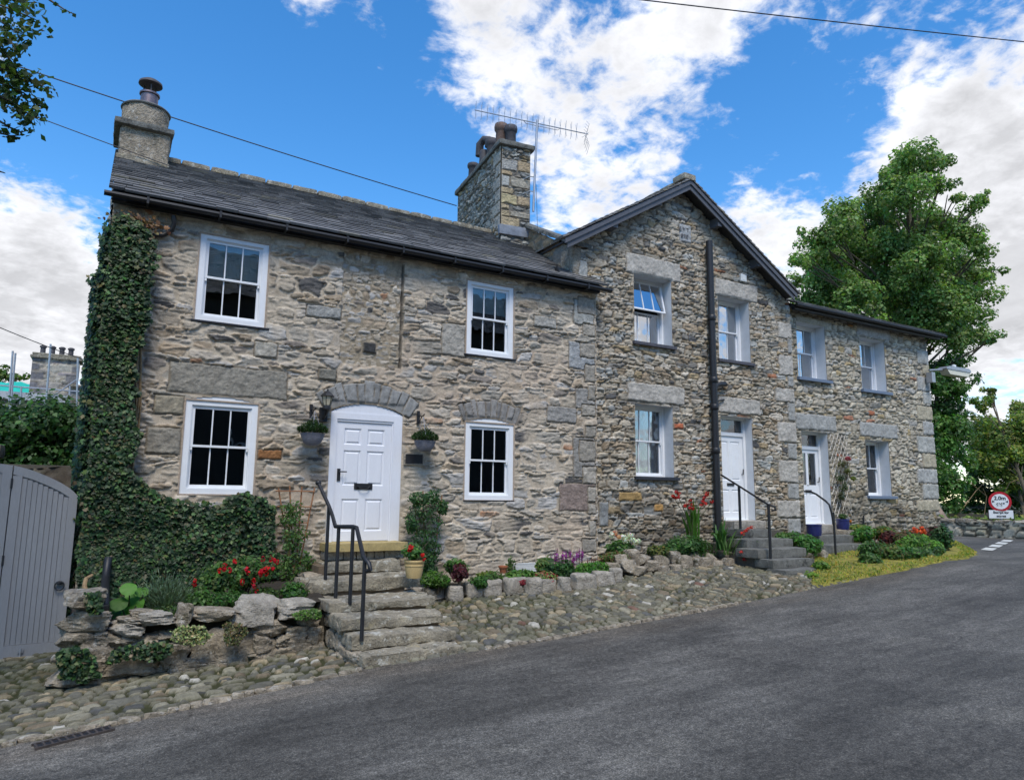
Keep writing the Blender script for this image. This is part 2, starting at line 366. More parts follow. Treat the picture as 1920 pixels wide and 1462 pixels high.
def rock(c, size, seed, rough=.12, rot=0, cut=9):
    """angular boulder: rounded box with strong facets"""
    s = np.array(size)/2; c = np.array(c)
    V, F = rough_box(None, -np.ones(3), np.ones(3), res=2/cut, rough=0, rnd=.35, seed=seed)
    r = np.random.default_rng(seed)
    for _ in range(6):    # planar cuts give facets
        n = r.normal(size=3); n[2] *= .7; n /= np.linalg.norm(n); k = .72+.25*r.random(); d = V@n; V = V-np.outer(np.maximum(d-k, 0), n)
    q_ = V*4.2+seed; led = np.abs(vn3(np.stack([V[:, 0]*1.5, V[:, 1]*1.5, V[:, 2]*5], 1)+seed, seed+6))
    V = V*(1+rough*.6*vn3(V*1.7+seed, seed)[:, None]+rough*.45*vn3(q_, seed+3)[:, None]+rough*.3*vn3(V*9+seed, seed+4)[:, None]-rough*.5*led[:, None])
    V = V*s; cr, sr = math.cos(rot), math.sin(rot); V = np.stack([V[:, 0]*cr-V[:, 2]*sr, V[:, 1], V[:, 0]*sr+V[:, 2]*cr], 1)
    return V+c, F
def join(parts):
    V = []; F = []; n = 0
    for v, f in parts: V.append(v); F += [tuple(i+n for i in q) for q in f]; n += len(v)
    return np.vstack(V), F
def smoothed(o, ang=40):
    for p in o.data.polygons: p.use_smooth = True
    try: o.data.set_sharp_from_angle(angle=math.radians(ang))
    except Exception: pass
    return o
# ------------------------------------------------------------ slates
def slates(name, parent, O, A, B, L, S, e0, e1, wmin, wmax, seed, clip=None):
    """O eave start, A unit along eave, B unit up the slope"""
    O = np.array(O, float); A = np.array(A, float); B = np.array(B, float); Nn = np.cross(A, B); Nn /= np.linalg.norm(Nn)
    if Nn[2] < 0: Nn = -Nn
    r = random.Random(seed); V = []; F = []; C = []
    s = -.03; k = 0
    while s < S-.02:
        e = e0+(e1-e0)*s/S; w = wmin+(wmax-wmin)*(1-s/S); x = -r.random()*w-.02
        while x < L:
            ww = w*(.7+.7*r.random()); xa, xb = max(x, 0), min(x+ww-.006, L)
            if xb-xa > .03:
                t = .028+.014*r.random(); lift = .004*r.random(); lo = s+r.uniform(-.012, .012); hi = min(s+e*1.25, S); tl = r.uniform(-.006, .006)
                g = r.choice([.09, .11, .12, .14, .16, .19]); g *= 1.12; cc = (g*1.02, g*.98, g*.93)
                if r.random() < .06: cc = (g*1.25, g*1.15, g*.9)
                sag = .03*math.sin(3.1*(xa/L))*math.sin(3.1*s/S)
                n = len(V); b0 = .016+lift-sag; b1 = .004-sag
                for (px, py, pz) in ((xa, lo, b0), (xb, lo+tl, b0), (xb, hi, b1), (xa, hi, b1), (xa, lo, b0+t), (xb, lo+tl, b0+t), (xb, hi, b1+t*.7), (xa, hi, b1+t*.7)):
                    V.append(O+A*px+B*py+Nn*pz); C.append(cc)
                F += [tuple(n+i for i in f) for f in ((0, 3, 2, 1), (4, 5, 6, 7), (0, 1, 5, 4), (1, 2, 6, 5), (2, 3, 7, 6), (3, 0, 4, 7))]
            x += ww
        s += e; k += 1
    o = mesh_np(name, V, F, M['slate'], parent, np.array(C)); return o
# ------------------------------------------------------------ windows
def ring(mb, x0, x1, z0, z1, y0, y1, wl, wr, wb, wt):
    mb.box((x0, y0, z0), (x0+wl, y1, z1)); mb.box((x1-wr, y0, z0), (x1, y1, z1))
    mb.box((x0+wl, y0+.001, z0), (x1-wr, y1, z0+wb)); mb.box((x0+wl, y0+.001, z1-wt), (x1-wr, y1, z1))
def sash_window(house, x0, x1, z0, z1, y, arch=0, label=None, fw=.085, glass='glass', cols=3, sill=None, back=None, lowcols=None, open_top=False, paint='white'):
    w = MB(); za = z1-arch; ring(w, x0, x1, z0, za, y, y+.12, fw, fw, fw*.9, fw*.8)
    # bead step
    ring(w, x0+fw, x1-fw, z0+fw*.9, za-fw*.8, y+.018, y+.11, .014, .014, .014, .014)
    if arch:
        n = 12; cx = (x0+x1)/2; hw = (x1-x0)/2
        pts = [(x1, y+.004, za), (x0, y+.004, za)]+[(x0+(x1-x0)*i/n, y+.004, za+arch*(1-((x0+(x1-x0)*i/n-cx)/hw)**2)+.002) for i in range(0, n+1)]
        w.prism([(p[0], p[1], p[2]) for p in pts][::-1], (0, .1, 0))
    o = w.build('window', M[paint], house)
    if label: o['label'] = label
    ix0, ix1, iz0, iz1 = x0+fw+.014, x1-fw-.014, z0+fw*.9+.014, za-fw*.8-.014; zm = (iz0+iz1)/2+.01
    def one(zl, zh, yy, c, nm, shift=0, rot=0):
        s = MB(); ring(s, ix0, ix1, zl, zh, yy, yy+.035, .035, .035, .04 if nm == 'lo' else .032, .035 if nm == 'up' else .032)
        gw = (ix1-ix0-.07)
        for k in range(1, c): xx = ix0+.035+gw*k/c; s.box((xx-.009, yy+.004, zl+.03), (xx+.009, yy+.03, zh-.03))
        g = MB(); g.box((ix0+.03, yy+.014, zl+.03), (ix1-.03, yy+.02, zh-.03))
        if rot:
            cr, sr = math.cos(rot), math.sin(rot)
            for m_ in (s, g): m_.v = [(p[0], yy+(p[1]-yy)*cr+(p[2]-zh)*sr, zh+(p[2]-zh)*cr-(p[1]-yy)*sr) for p in m_.v]
        so = s.build('sash', M[paint], o); go = g.build('pane', M[glass], o)
    if open_top: one(zm, iz1, y-.01, cols, 'up', rot=math.radians(13))
    else: one(zm-.016, iz1, y+.03, cols, 'up')
    one(iz0, zm+.016, y+.066, lowcols or cols, 'lo')
    if not open_top:   # sash horns
        for hx in (ix0+.004, ix1-.03): h = MB(); h.box((hx, y+.032, zm-.06), (hx+.026, y+.064, zm-.0165)); h.build('sash_horn', M[paint], o)
    if sill:
        sx0, sx1, sz, sh, proj, sm = sill; V, F = rough_box(None, (sx0, y-proj, sz-sh), (sx1, y+.1, sz), res=.12, rough=.003, rnd=.008, seed=3)
        so = mesh_np('sill', V, F, M[sm], o); smoothed(so)
    if back:
        kind, xa, xb, zl, zh = back[:5]; c = MB(); n = 60; V = []; F = []
        for i in range(n+1):
            xx = xa+(xb-xa)*i/n; amp = .022 if kind == 'curtain' else .0; V += [(xx, y+.135+amp*math.sin(i*.9)+amp*.5*math.sin(i*2.3), zl), (xx, y+.135+amp*math.sin(i*.9+.3), zh)]
        F = [(2*i, 2*i+2, 2*i+3, 2*i+1) for i in range(n)]; c.add(V, F); c.build(kind, M[kind], o, smooth=True)
    # dark room lining
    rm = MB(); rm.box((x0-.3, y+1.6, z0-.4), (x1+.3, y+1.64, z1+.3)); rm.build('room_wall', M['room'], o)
    return o
def reveals(house, x0, x1, z0, z1, yf, yb, mat='reveal', w=.014):
    yf += .016; m = MB(); m.box((x0-w, yf, z0), (x0, yb, z1+w)); m.box((x1, yf, z0), (x1+w, yb, z1+w)); m.box((x0, yf+.001, z1), (x1, yb, z1+w)); m.box((x0, yf+.001, z0-w), (x1, yb, z0))
    return m.build('reveal', M[mat], house)
def panelled(mb, x0, x1, z0, z1, y, th, panels):
    """door leaf with recessed, raised-field panels. panels: (x0,x1,z0,z1)"""
    xs = sorted(set([x0, x1]+[p[0] for p in panels]+[p[1] for p in panels])); zs = sorted(set([z0, z1]+[p[2] for p in panels]+[p[3] for p in panels]))
    for i in range(len(xs)-1):
        for j in range(len(zs)-1):
            cx, cz = (xs[i]+xs[i+1])/2, (zs[j]+zs[j+1])/2
            if not any(p[0] < cx < p[1] and p[2] < cz < p[3] for p in panels):
                mb.box((xs[i], y, zs[j]), (xs[i+1], y+th, zs[j+1]))
    for a, b, c, d in panels:
        m = .016; mb.box((a, y+.016, c), (b, y+th*.8, d))
        i = .05; k = .03
        mb.add([(a+k, y+.016, c+k), (b-k, y+.016, c+k), (b-k, y+.016, d-k), (a+k, y+.016, d-k), (a+i, y+.003, c+i), (b-i, y+.003, c+i), (b-i, y+.003, d-i), (a+i, y+.003, d-i)],
               [(4, 5, 6, 7), (0, 1, 5, 4), (1, 2, 6, 5), (2, 3, 7, 6), (3, 0, 4, 7)])
        mb.add([(a, y+.0, c), (b, y+.0, c), (b, y+.0, d), (a, y+.0, d), (a+m, y+.0155, c+m), (b-m, y+.0155, c+m), (b-m, y+.0155, d-m), (a+m, y+.0155, d-m)],
               [(0, 1, 5, 4), (1, 2, 6, 5), (2, 3, 7, 6), (3, 0, 4, 7)])
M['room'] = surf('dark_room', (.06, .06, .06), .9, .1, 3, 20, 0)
def R4(pts, Y):
    """px polygon -> X/Z bounds on plane Y"""
    q = [PY(x, y, Y) for x, y in pts]; xs = [a[0] for a in q]; zs = [a[2] for a in q]
    return min(xs), max(xs), min(zs), max(zs)
def blk(xl, yt, xr, yb, Y, col=(.3, .3, .3), pr=.03, yr=None):
    """rect block from px: left x, top y at left, right x, bottom y at left"""
    a = PY(xl, yt, Y); b = PY(xl, yb, Y); c = PY(xr, yt if yr is None else yr, Y); return ('rect', a[0], c[0], b[2], a[2], col, pr)
# ============================================================ COTTAGE
D1 = 11.0; EY, EZ = 10.78, 4.13; RZ, RY = 5.86, 13.5
cot = thing('stone_cottage', 'low rubble cottage with an ivy clad corner and four white sash windows', 'cottage', (4.1, 11, -1.6))
GREY = (.27, .265, .245); LINT = (.25, .245, .225)
palA = [(6, (.40, .345, .27)), (4, (.345, .315, .265)), (4, (.46, .41, .34)), (2, (.32, .26, .19)), (1, (.36, .29, .21)), (.18, (.36, .2, .12)), (.7, (.11, .105, .10)), (2.5, (.39, .375, .35)), (1.4, (.24, .21, .18))]
pA = dict(seed=11, cw=.30, ch=.112, mort=.016, mh=.006, rel=.033, rnd=.011, pal=palA, mcol=(.47, .405, .315), pink=.12, smear=.12, warp=1.05, la=.010, lk=17, wv=(.48, 1.1), lam=.6, pw=3.2)
ops1 = [(1.05, 2.03, 2.5, 3.815, 0), (1.03, 2.02, -.0, 1.40, .07), (5.45, 6.41, 2.49, 3.835, 0), (5.47, 6.44, -.05, 1.37, .08), (3.12, 4.31, -.72, 1.46, .13)]
def topc(u): return np.full_like(u, 4.1)
b1 = [('rect', .78, 2.42, 1.43, 1.86, (.25, .235, .2), .02),                     # long lintel over lower left window
      blk(1048, 905, 1116, 957, D1, (.24, .19, .165), .02), blk(1075, 560, 1112, 607, D1, (.36, .36, .33), .04), blk(1066, 640, 1114, 690, D1, (.31, .32, .32), .03),
      blk(1074, 820, 1114, 895, D1, (.26, .25, .23), .03), blk(1078, 726, 1114, 765, D1, (.27, .26, .24), .03), blk(1025, 760, 1080, 790, D1, (.28, .27, .25), .03),
      blk(828, 605, 872, 665, D1, (.33, .31, .27), .03), blk(484, 842, 528, 860, D1, (.27, .13, .055), .035), blk(1000, 590, 1042, 612, D1, (.33, .32, .29), .04),
      blk(715, 1020, 760, 1045, D1, (.3, .28, .25), .03), blk(290, 740, 345, 775, D1, (.28, .25, .19), .03), blk(275, 800, 340, 850, D1, (.25, .23, .19), .03), blk(575, 570, 640, 592, D1, (.3, .3, .28), .035),
      blk(598, 690, 632, 712, D1, (.2, .19, .16), .04), blk(680, 640, 705, 660, D1, (.05, .05, .05), .03), blk(478, 640, 520, 668, D1, (.36, .34, .29), .035),
      ('arch', 3.715, 0.2, 1.28, 1.62, .56, 11, (.26, .26, .25), .035), ('arch', 5.955, .05, 1.34, 1.65, .40, 10, (.25, .24, .225), .03)]
zz = -1.0
while zz < 3.8:
    hq = random.uniform(.2, .42); gq = random.uniform(.27, .36); b1.append(('rect', 8.27-random.uniform(.16, .42), 8.27, zz, zz+hq-.02, (gq, gq*.92, gq*.78), .03)); zz += hq+(random.uniform(0, .2))
# blocked up opening between the upper windows is re-pointed with small stones
pS = dict(pA, seed=15, cw=.15, ch=.066, mort=.016, rel=.026, mh=.012, mcol=(.30, .25, .18), smear=-.1)
xa, xb, za, zb = R4([(645, 480), (752, 500), (752, 690), (640, 690)], D1)
b1.append(('rect', xb-.05, xb-.005, za+.1, 3.9, (.085, .075, .062), -.03))
wc = wall_mesh('wall', cot, -.1, 8.3, -1.75, 4.08, D1, ops1, .0145, pA, b1, topc, patches=[(xa, xb, za+.08, 3.95, pS, -.02)])
# closed shell
sh = MB(); sh.box((-.1, D1+.14, -2.2), (0.03, 15.9, 4.06)); sh.box((-.1, 15.9, -2.2), (8.3, 16.1, 4.06)); sh.box((8.15, D1+.3, -2.2), (8.3, 15.9, 4.06))
RZ, RY = 5.86, 13.5     # ridge
sh.prism([(-.1, D1+.14, 4.06), (-.1, 15.9, 4.06), (-.1, RY, RZ-.12)], (.13, 0, 0))
sh.cc = (.27, .25, .2); sh.build('shell', M['ashlar'], cot, col=True)
wall_mesh('gable_wall', cot, 11.03, 16.05, -2.1, 5.8, -.1, [], .035, dict(pA, seed=19), [], lambda u: np.where(u < RY, EZ-.08+(RZ-EZ)*(u-EY)/(RY-EY), 3.9+(RZ-3.9)*(16.1-u)/(16.1-RY))-.06, axis='y')
# window linings inside opening edge (mortared jambs)
jm = MB()
for o in ops1[:4]:
    jm = MB(); jm.cc = (.40, .32, .25); ring(jm, o[0]-.02, o[1]+.02, o[2]-.02, o[3]-(o[4] or 0)+.015, D1-.02, D1+.3, .022, .022, .022, .02); jm.build('mortar_edge', M['ashlar'], cot, col=True)
W1 = sash_window(cot, *ops1[0][:4], D1-.004, glass='glass', sill=(1.0, 2.1, 2.5, .03, .05, 'sillb'), back=('blind', 1.1, 2.0, 3.22, 3.8))
W2 = sash_window(cot, *ops1[1][:4], D1-.004, arch=.07, label='white sash window under the long lintel, just above the ivy')
W3 = sash_window(cot, *ops1[2][:4], D1-.004, glass='glass', sill=(5.4, 6.45, 2.49, .03, .05, 'sillb'), back=('blind', 5.5, 6.35, 3.3, 3.8))
W4 = sash_window(cot, *ops1[3][:4], D1-.004, arch=.08, sill=(5.45, 6.46, -.05, .02, .03, 'sillb'), label='white sash window under the stone arch right of the door')
# door
dx0, dx1, dz0 = 3.12, 4.31, -.72
fr = MB(); fr.box((dx0-.02, D1-.005, dz0), (dx0+.1, D1+.14, 1.30)); fr.box((dx1-.15, D1-.005, dz0), (dx1+.02, D1+.14, 1.30)); fr.box((dx0+.1, D1-.004, 1.2), (dx1-.15, D1+.14, 1.30))
fr.box((dx0+.1, D1+.01, 1.165), (dx1-.15, D1+.14, 1.2)); fr.box((dx1-.17, D1+.015, dz0), (dx1-.15, D1+.1, 1.165)); fr.box((dx0+.1, D1+.015, dz0), (dx0+.115, D1+.1, 1.165))
n = 14; cx = (dx0+dx1)/2; hw = (dx1-dx0)/2+.02
fr.prism([(cx+hw, D1+.006, 1.301), (cx-hw, D1+.006, 1.301)]+[(cx-hw+2*hw*i/n, D1+.006, 1.302+.16*(1-(2*i/n-1)**2)) for i in range(n+1)][0:], (0, .12, 0))
fro = fr.build('door_frame', M['whitedoor'], cot)
lf = MB(); lx0, lx1 = dx0+.116, dx1-.171; mid = (lx0+lx1)/2; s1, s2 = lx0+.12, lx1-.11
panelled(lf, lx0, lx1, dz0+.02, 1.164, D1+.03, .05, [(s1, mid-.05, .80, 1.06), (mid+.05, s2, .80, 1.06), (s1, mid-.05, .16, .71), (mid+.05, s2, .16, .71), (s1, mid-.05, -.55, -.05), (mid+.05, s2, -.55, -.05)])
door = lf.build('door', M['whitedoor'], cot); door['label'] = 'white six panel front door'
hd = MB(); hx = lx0+.055; hz = PY(630, 890, D1)[2]; hd.box((hx-.025, D1+.015, hz-.09), (hx+.025, D1+.03, hz+.1)); hd.tube([(hx, D1+.02, hz+.05), (hx, D1-.035, hz+.05), (hx+.11, D1-.035, hz+.052)], .010, 8); hd.build('handle', M['black'], door)
lb = MB(); q = PY(682, 912, D1); lb.box((q[0]-.15, D1+.018, q[2]-.045), (q[0]+.15, D1+.03, q[2]+.05)); lb.box((q[0]-.11, D1+.005, q[2]-.02), (q[0]+.11, D1+.018, q[2]+.03)); lb.tube([(q[0]-.1, D1, q[2]+.01), (q[0]-.06, D1-.02, q[2]-.03), (q[0], D1-.025, q[2]-.04), (q[0]+.06, D1-.02, q[2]-.03), (q[0]+.1, D1, q[2]+.01)], .008, 6); lb.build('letter_plate', M['black'], door)
# roof
EY, EZ = 10.78, 4.13
sl = math.hypot(RY-EY, RZ-EZ); B = ((0), (RY-EY)/sl, (RZ-EZ)/sl)
rf = slates('roof', cot, (-.17, EY, EZ), (1, 0, 0), B, 8.62, sl, .17, .10, .2, .36, 5)
dk = MB(); dk.prism([(-.12, EY+.06, EZ-.0), (-.12, RY, RZ-.06), (-.12, 16.1, 4.0), (-.12, 16.1, 3.95), (-.12, RY, RZ-.2), (-.12, EY+.06, EZ-.05)], (8.5, 0, 0)); dk.cc = (.06, .06, .065); dk.build('roof_deck', M['ashlar'], cot, col=True)
rg = []
for i in range(17):
    x = -.1+i*.49; rg.append(rough_box(None, (x, RY-.12, RZ-.02), (x+.475, RY+.12, RZ+.085), res=.08, rough=.008, rnd=.035, seed=i))
V, F = join(rg); smoothed(mesh_np('ridge_stones', V, F, M['step'], rf))
# gutter & fascia
g = MB(); gy, gz = EY-.03, EZ-.07; gprof = [(-.042, .02), (-.046, -.01), (-.03, -.034), (0, -.045), (.03, -.034), (.042, -.005), (.042, .02), (.035, .02), (0, -.034), (-.035, .02)]
g.prism([(-.22, gy+a, gz+b) for a, b in gprof], (8.72, 0, 0)); g.box((-.12, EY+.07, EZ-.13), (8.3, D1-.05, EZ-.02))
for x in np.arange(.3, 8.4, .95): g.box((x, gy-.065, gz-.065), (x+.03, EY+.07, gz+.032))
g.build('gutter', M['gutter'], cot)
dp = MB(); a = PY(325, 405, 10.85); b = PY(322, 432, 10.9); c2 = PY(290, 441, 10.92); dp.tube([a, PY(327, 418, 10.85), b, PY(306, 441, 10.92), c2, PY(268, 446, 10.92)], .035, 10)
dp.build('downpipe_offset', M['gutter'], cot, smooth=True)
dd = MB(); dd.tube([PY(206, 760, 10.72), PY(199, 1000, 10.68), PY(196, 1090, 10.6), PY(195, 1190, 9.15)], .05, 12)
for yy in (1135, 1150, 1162): q = PY(195, yy+6, 9.15); dd.lathe((q[0], q[1], q[2]), [(.062, -.02), (.07, 0), (.062, .03)], 12)
q0 = PY(195, 1110, 9.2); q1 = PY(195, 1190, 9.2); 
dd = MB(); dd.tube([PY(203, 1045, 10.72), PY(199, 1075, 10.65), PY(197, 1098, 10.3), PY(196, 1120, 9.3), q1], [.05]*5, 12); dd.lathe((q0[0]+.0, q0[1], PY(195, 1150, 9.2)[2]), [(.055, -.1), (.07, -.08), (.07, -.03), (.058, -.02), (.058, .02), (.07, .03), (.07, .09), (.055, .1)], 14)
dd.build('downpipe', M['black'], cot, smooth=True)
# left chimney
ch = rough_box(None, (-.13, 13.0, 5.2), (.63, 13.95, 6.16), res=.06, rough=.02, rnd=.03, seed=5)
cb = smoothed(mesh_np('chimney', *ch, M['rock'], cot)); cb['label'] = 'stout chimney with a round top and metal cowl'
V, F = rough_box(None, (-.22, 12.92, 6.15), (.69, 14.03, 6.24), res=.07, rough=.012, rnd=.02, seed=8); smoothed(mesh_np('capstone', V, F, M['stepd'], cb))
V, F = rough_box(None, (-.16, 12.88, 5.42), (.66, 13.02, 5.6), res=.07, rough=.012, rnd=.03, seed=9); smoothed(mesh_np('flashing', V, F, M['step'], cb))
m = MB(); n = 48; prof = [(.37, 0), (.375, .1), (.372, .2), (.37, .32), (.368, .43)]
m.lathe((.24, 13.42, 6.235), prof, n); V = np.array(m.v); c_ = np.array((.24, 13.42, 0)); r_ = V-c_; d_ = .02*vn3(V*7, 3)+.014*vn3(V*19, 4); V[:, 0] += r_[:, 0]*d_/.37; V[:, 1] += r_[:, 1]*d_/.37
smoothed(mesh_np('round_stack', V, m.f, M['rock'], cb))
m = MB(); m.lathe((.24, 13.42, 6.655), [(.39, 0), (.4, .02), (.38, .045), (.2, .07)], 40); m.build('round_cap', M['stepd'], cb, smooth=True)
m = MB(); m.lathe((.27, 13.42, 6.70), [(.145, 0), (.142, .3), (.165, .3), (.165, .33), (.12, .33)], 28); m.build('chimney_pot', M['flue'], cb, smooth=True)
m = MB(); m.lathe((.27, 13.42, 7.19), [(.16, 0), (.195, .012), (.19, .05), (.12, .1), (.02, .125)], 28)
for k in range(3): w = k*2.1+.6; m.tube([(.27+.11*math.cos(w), 13.42+.11*math.sin(w), 7.0), (.27+.11*math.cos(w), 13.42+.11*math.sin(w), 7.2)], .012, 6)
m.build('cowl', M['clayd'], cb, smooth=True)

# ============================================================ GABLED HOUSE
D2 = 11.2
h2 = thing('gabled_house', 'taller grey stone house with a front gable, dark bargeboards and a black soil pipe', 'house', (11.2, 11.2, -1.3))
palB = [(5, (.41, .36, .28)), (4, (.35, .31, .245)), (3, (.47, .42, .345)), (2, (.33, .26, .18)), (.6, (.36, .28, .17)), (.08, (.3, .14, .08)), (1, (.19, .18, .16)), (.3, (.10, .10, .1)), (2, (.34, .34, .315))]
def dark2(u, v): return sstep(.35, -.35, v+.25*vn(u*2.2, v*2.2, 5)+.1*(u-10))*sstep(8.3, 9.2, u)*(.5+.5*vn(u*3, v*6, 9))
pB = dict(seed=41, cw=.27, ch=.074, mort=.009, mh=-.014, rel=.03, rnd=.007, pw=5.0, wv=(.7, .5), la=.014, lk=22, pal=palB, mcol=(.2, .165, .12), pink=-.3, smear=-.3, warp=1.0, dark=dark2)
ops2 = [(9.45, 10.5, 3.22, 4.70), (9.43, 10.46, .44, 1.93), (11.9, 12.92, 3.12, 4.60), (11.87, 12.87, -.46, 1.85)]
AX, AZ, FL, FZL, FR, FZR = 10.85, 7.0, 7.45, 4.98, 14.28, 4.93
def top2(u): return np.where(u < AX, FZL+(AZ-FZL)*(u-FL)/(AX-FL), FZR+(AZ-FZR)*(FR-u)/(FR-AX))-.14
DR = (.41, .385, .34)
b2 = [blk(1172, 472, 1273, 510, D2, DR, .04), blk(1175, 715, 1281, 750, D2, DR, .04), blk(1338, 520, 1417, 552, D2, DR, .04), blk(1345, 742, 1423, 772, D2, DR, .04),
      blk(1053, 480, 1100, 520, D2, (.38, .38, .35), .05), blk(1122, 940, 1140, 986, D2, (.23, .24, .24), .03), blk(1272, 419, 1294, 452, D2, (.33, .34, .34), .035),
      blk(1160, 922, 1202, 938, D2, (.36, .24, .10), .035), blk(1225, 945, 1242, 958, D2, (.38, .22, .08), .035), blk(1263, 793, 1280, 803, D2, (.38, .12, .06), .035)]
xq = PY(1484, 800, D2)[0]
for (yt, yb, lx) in ((603, 632, 1456), (664, 702, 1458), (726, 752, 1452), (790, 828, 1456), (862, 904, 1458), (937, 970, 1455)):
    q = blk(lx, yt, 1484, yb, D2, DR, .04); b2.append(('rect', q[1], 14.37, q[3], q[4], DR, .04))
for (yt, yb) in ((634, 662), (704, 724), (754, 788), (830, 860), (906, 935), (972, 1000)):
    q = blk(1475, yt, 1484, yb, D2, DR, .04); b2.append(('rect', q[1], 14.37, q[3], q[4], (.31, .31, .29), .035))
bw = .23
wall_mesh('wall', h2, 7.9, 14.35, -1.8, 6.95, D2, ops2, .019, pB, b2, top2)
sh = MB(); sh.box((14.1, D2+.3, -2), (14.35, 18, 4.9)); sh.box((7.95, 17.8, -2), (14.1, 18, 4.9)); sh.cc = (.27, .25, .2); sh.build('shell', M['ashlar'], h2, col=True)
pB2 = dict(pB, seed=45, dark=None)
wall_mesh('side_wall', h2, 11.2, 17.9, 3.6, 5.1, 7.98, [], .03, pB2, [], None, axis='y')
for i, o in enumerate(ops2): reveals(h2, *o, D2-.012, D2+.42)
yw = D2+.27
sash_window(h2, 9.45, 10.5, 3.22, 4.70, yw, fw=.05, glass='glassr', sill=(9.38, 10.56, 3.235, .07, .36, 'silld'), back=('curtain', 9.5, 9.95, 3.3, 4.0), open_top=True, label='white window with its top sash tilted open')
sash_window(h2, 9.43, 10.46, .44, 1.93, yw, fw=.05, glass='glassm', sill=(9.36, 10.56, .45, .07, .36, 'sillb'), back=('curtain', 9.45, 10.7, .5, 1.9), label='ground floor window with net curtains over a black sill')
sash_window(h2, 11.9, 12.92, 3.12, 4.60, yw, fw=.05, glass='glassr', sill=(11.84, 13.0, 3.13, .07, .34, 'silld'), back=('curtain', 12.65, 13.1, 3.2, 4.5), label='upper window right of the soil pipe reflecting clouds')
def small_door(house, x0, x1, z0, z1, y, glazed):
    f = MB(); f.box((x0, y, z0), (x0+.07, y+.1, z1)); f.box((x1-.07, y, z0), (x1, y+.1, z1)); f.box((x0+.07, y+.001, z1-.05), (x1-.07, y+.1, z1)); f.box((x0+.07, y+.001, z1-.42), (x1-.07, y+.1, z1-.34)); f.box((x0+.02, y-.03, z0), (x1-.02, y+.1, z0+.03))
    fo = f.build('door_frame', M['white'], house); g = MB(); g.box((x0+.07, y+.05, z1-.34), (x1-.07, y+.056, z1-.05)); g.build('fanlight', M['glassm'], fo)
    zt = z1-.42; a, b = x0+.075, x1-.075; m_ = (a+b)/2; l = MB(); zb = z0+.03
    if glazed:
        ps = [(a+.09, m_-.04, zb+.12, zb+.72), (m_+.04, b-.09, zb+.12, zb+.72)]; panelled(l, a, b, zb, zb+.86, y+.03, .045, ps)
        ring(l, a, b, zb+.8605, zt-.003, y+.03, y+.075, .1, .1, .06, .09); l.box((m_-.04, y+.031, zb+.9), (m_+.04, y+.074, zt-.09))
    else:
        panelled(l, a, b, zb, zt-.003, y+.03, .045, [(a+.09, m_-.035, zb+.15, zb+.66), (m_+.035, b-.09, zb+.15, zb+.66), (a+.09, m_-.035, zb+.86, zt-.12), (m_+.035, b-.09, zb+.86, zt-.12)])
    d = l.build('door', M['white'], house)
    if glazed:
        for p0, p1 in ((a+.1, m_-.04), (m_+.04, b-.1)): g = MB(); g.box((p0, y+.05, zb+.92), (p1, y+.056, zt-.09)); g.build('door_pane', M['glassm'], d)
    k = MB(); k.box((m_-.11, y+.015, zb+.74), (m_+.11, y+.03, zb+.8)); k.build('letter_plate', M['black'], d)
    k = MB(); k.tube([(b-.05, y+.03, zb+1.0), (b-.05, y-.01, zb+1.0), (b-.05, y-.02, zb+1.12)], .012, 6); k.build('handle', M['black'], d)
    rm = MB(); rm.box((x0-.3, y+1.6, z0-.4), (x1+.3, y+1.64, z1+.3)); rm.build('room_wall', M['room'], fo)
small_door(h2, 11.87, 12.87, -.46, 1.85, D2+.2, False)
# roof planes
YF, YB = 10.86, 18.2
La = math.hypot(AX-FL, AZ-FZL); Bl = ((AX-FL)/La, 0, (AZ-FZL)/La); Lb = math.hypot(FR-AX, AZ-FZR); Br = (-(FR-AX)/Lb, 0, (AZ-FZR)/Lb)
slates('roof', h2, (FL, YF-.03, FZL), (0, 1, 0), Bl, YB-YF, La, .17, .12, .22, .34, 21, clip=None) if 0 else None
of_ = .42; slates('roof', h2, (FL+of_*Bl[0], YF-.03, FZL+of_*Bl[2]), (0, 1, 0), Bl, YB-YF, La-of_, .17, .12, .22, .34, 21); slates('verge_slates', h2, (FL, YF-.03, FZL), (0, 1, 0), Bl, .36, of_+.05, .17, .15, .22, .34, 23)
slates('roof_slope', h2, (FR, YF-.03, FZR), (0, 1, 0), Br, YB-YF, Lb, .17, .12, .22, .34, 22)
m = MB()
def board(P, Q, d, th, y0, yt): # board under line P-Q
    m.prism([(P[0], y0, P[1]), (Q[0], y0, Q[1]), (Q[0], y0, Q[1]-d), (P[0], y0, P[1]-d)], (0, yt, 0))
board((FL+.03, FZL-.005), (AX, AZ-.005), .10, 0, YF-.005, .03); board((AX, AZ-.005), (FR-.03, FZR-.005), .10, 0, YF-.005, .03)
board((FL+.1, FZL-.05), (AX, AZ-.09), .13, 0, YF+.025, .03); board((AX, AZ-.09), (FR-.1, FZR-.05), .13, 0, YF+.025, .03)
m.build('bargeboard', M['barge'], h2)
m = MB(); FQ = FL+of_*Bl[0]; FZQ = FZL+of_*Bl[2]; m.prism([(FQ+.02, YF+.03, FZQ-.02), (AX, YF+.03, AZ-.02), (FR-.02, YF+.03, FZR-.02), (FR-.02, YF+.03, FZR-.06), (AX, YF+.03, AZ-.06), (FQ+.02, YF+.03, FZQ-.06)], (0, YB-YF, 0)); m.cc = (.06, .06, .065); m.build('roof_deck', M['ashlar'], h2, col=True)
for px, py in ((1150, 422), (1232, 380), (1345, 420), (1420, 495)):
    q = PY(px, py, 11.0); m = MB(); m.box((q[0]-.06, YF+.06, q[2]-.08), (q[0]+.06, D2, q[2]+.12)); m.build('purlin_end', M['barge'], h2)
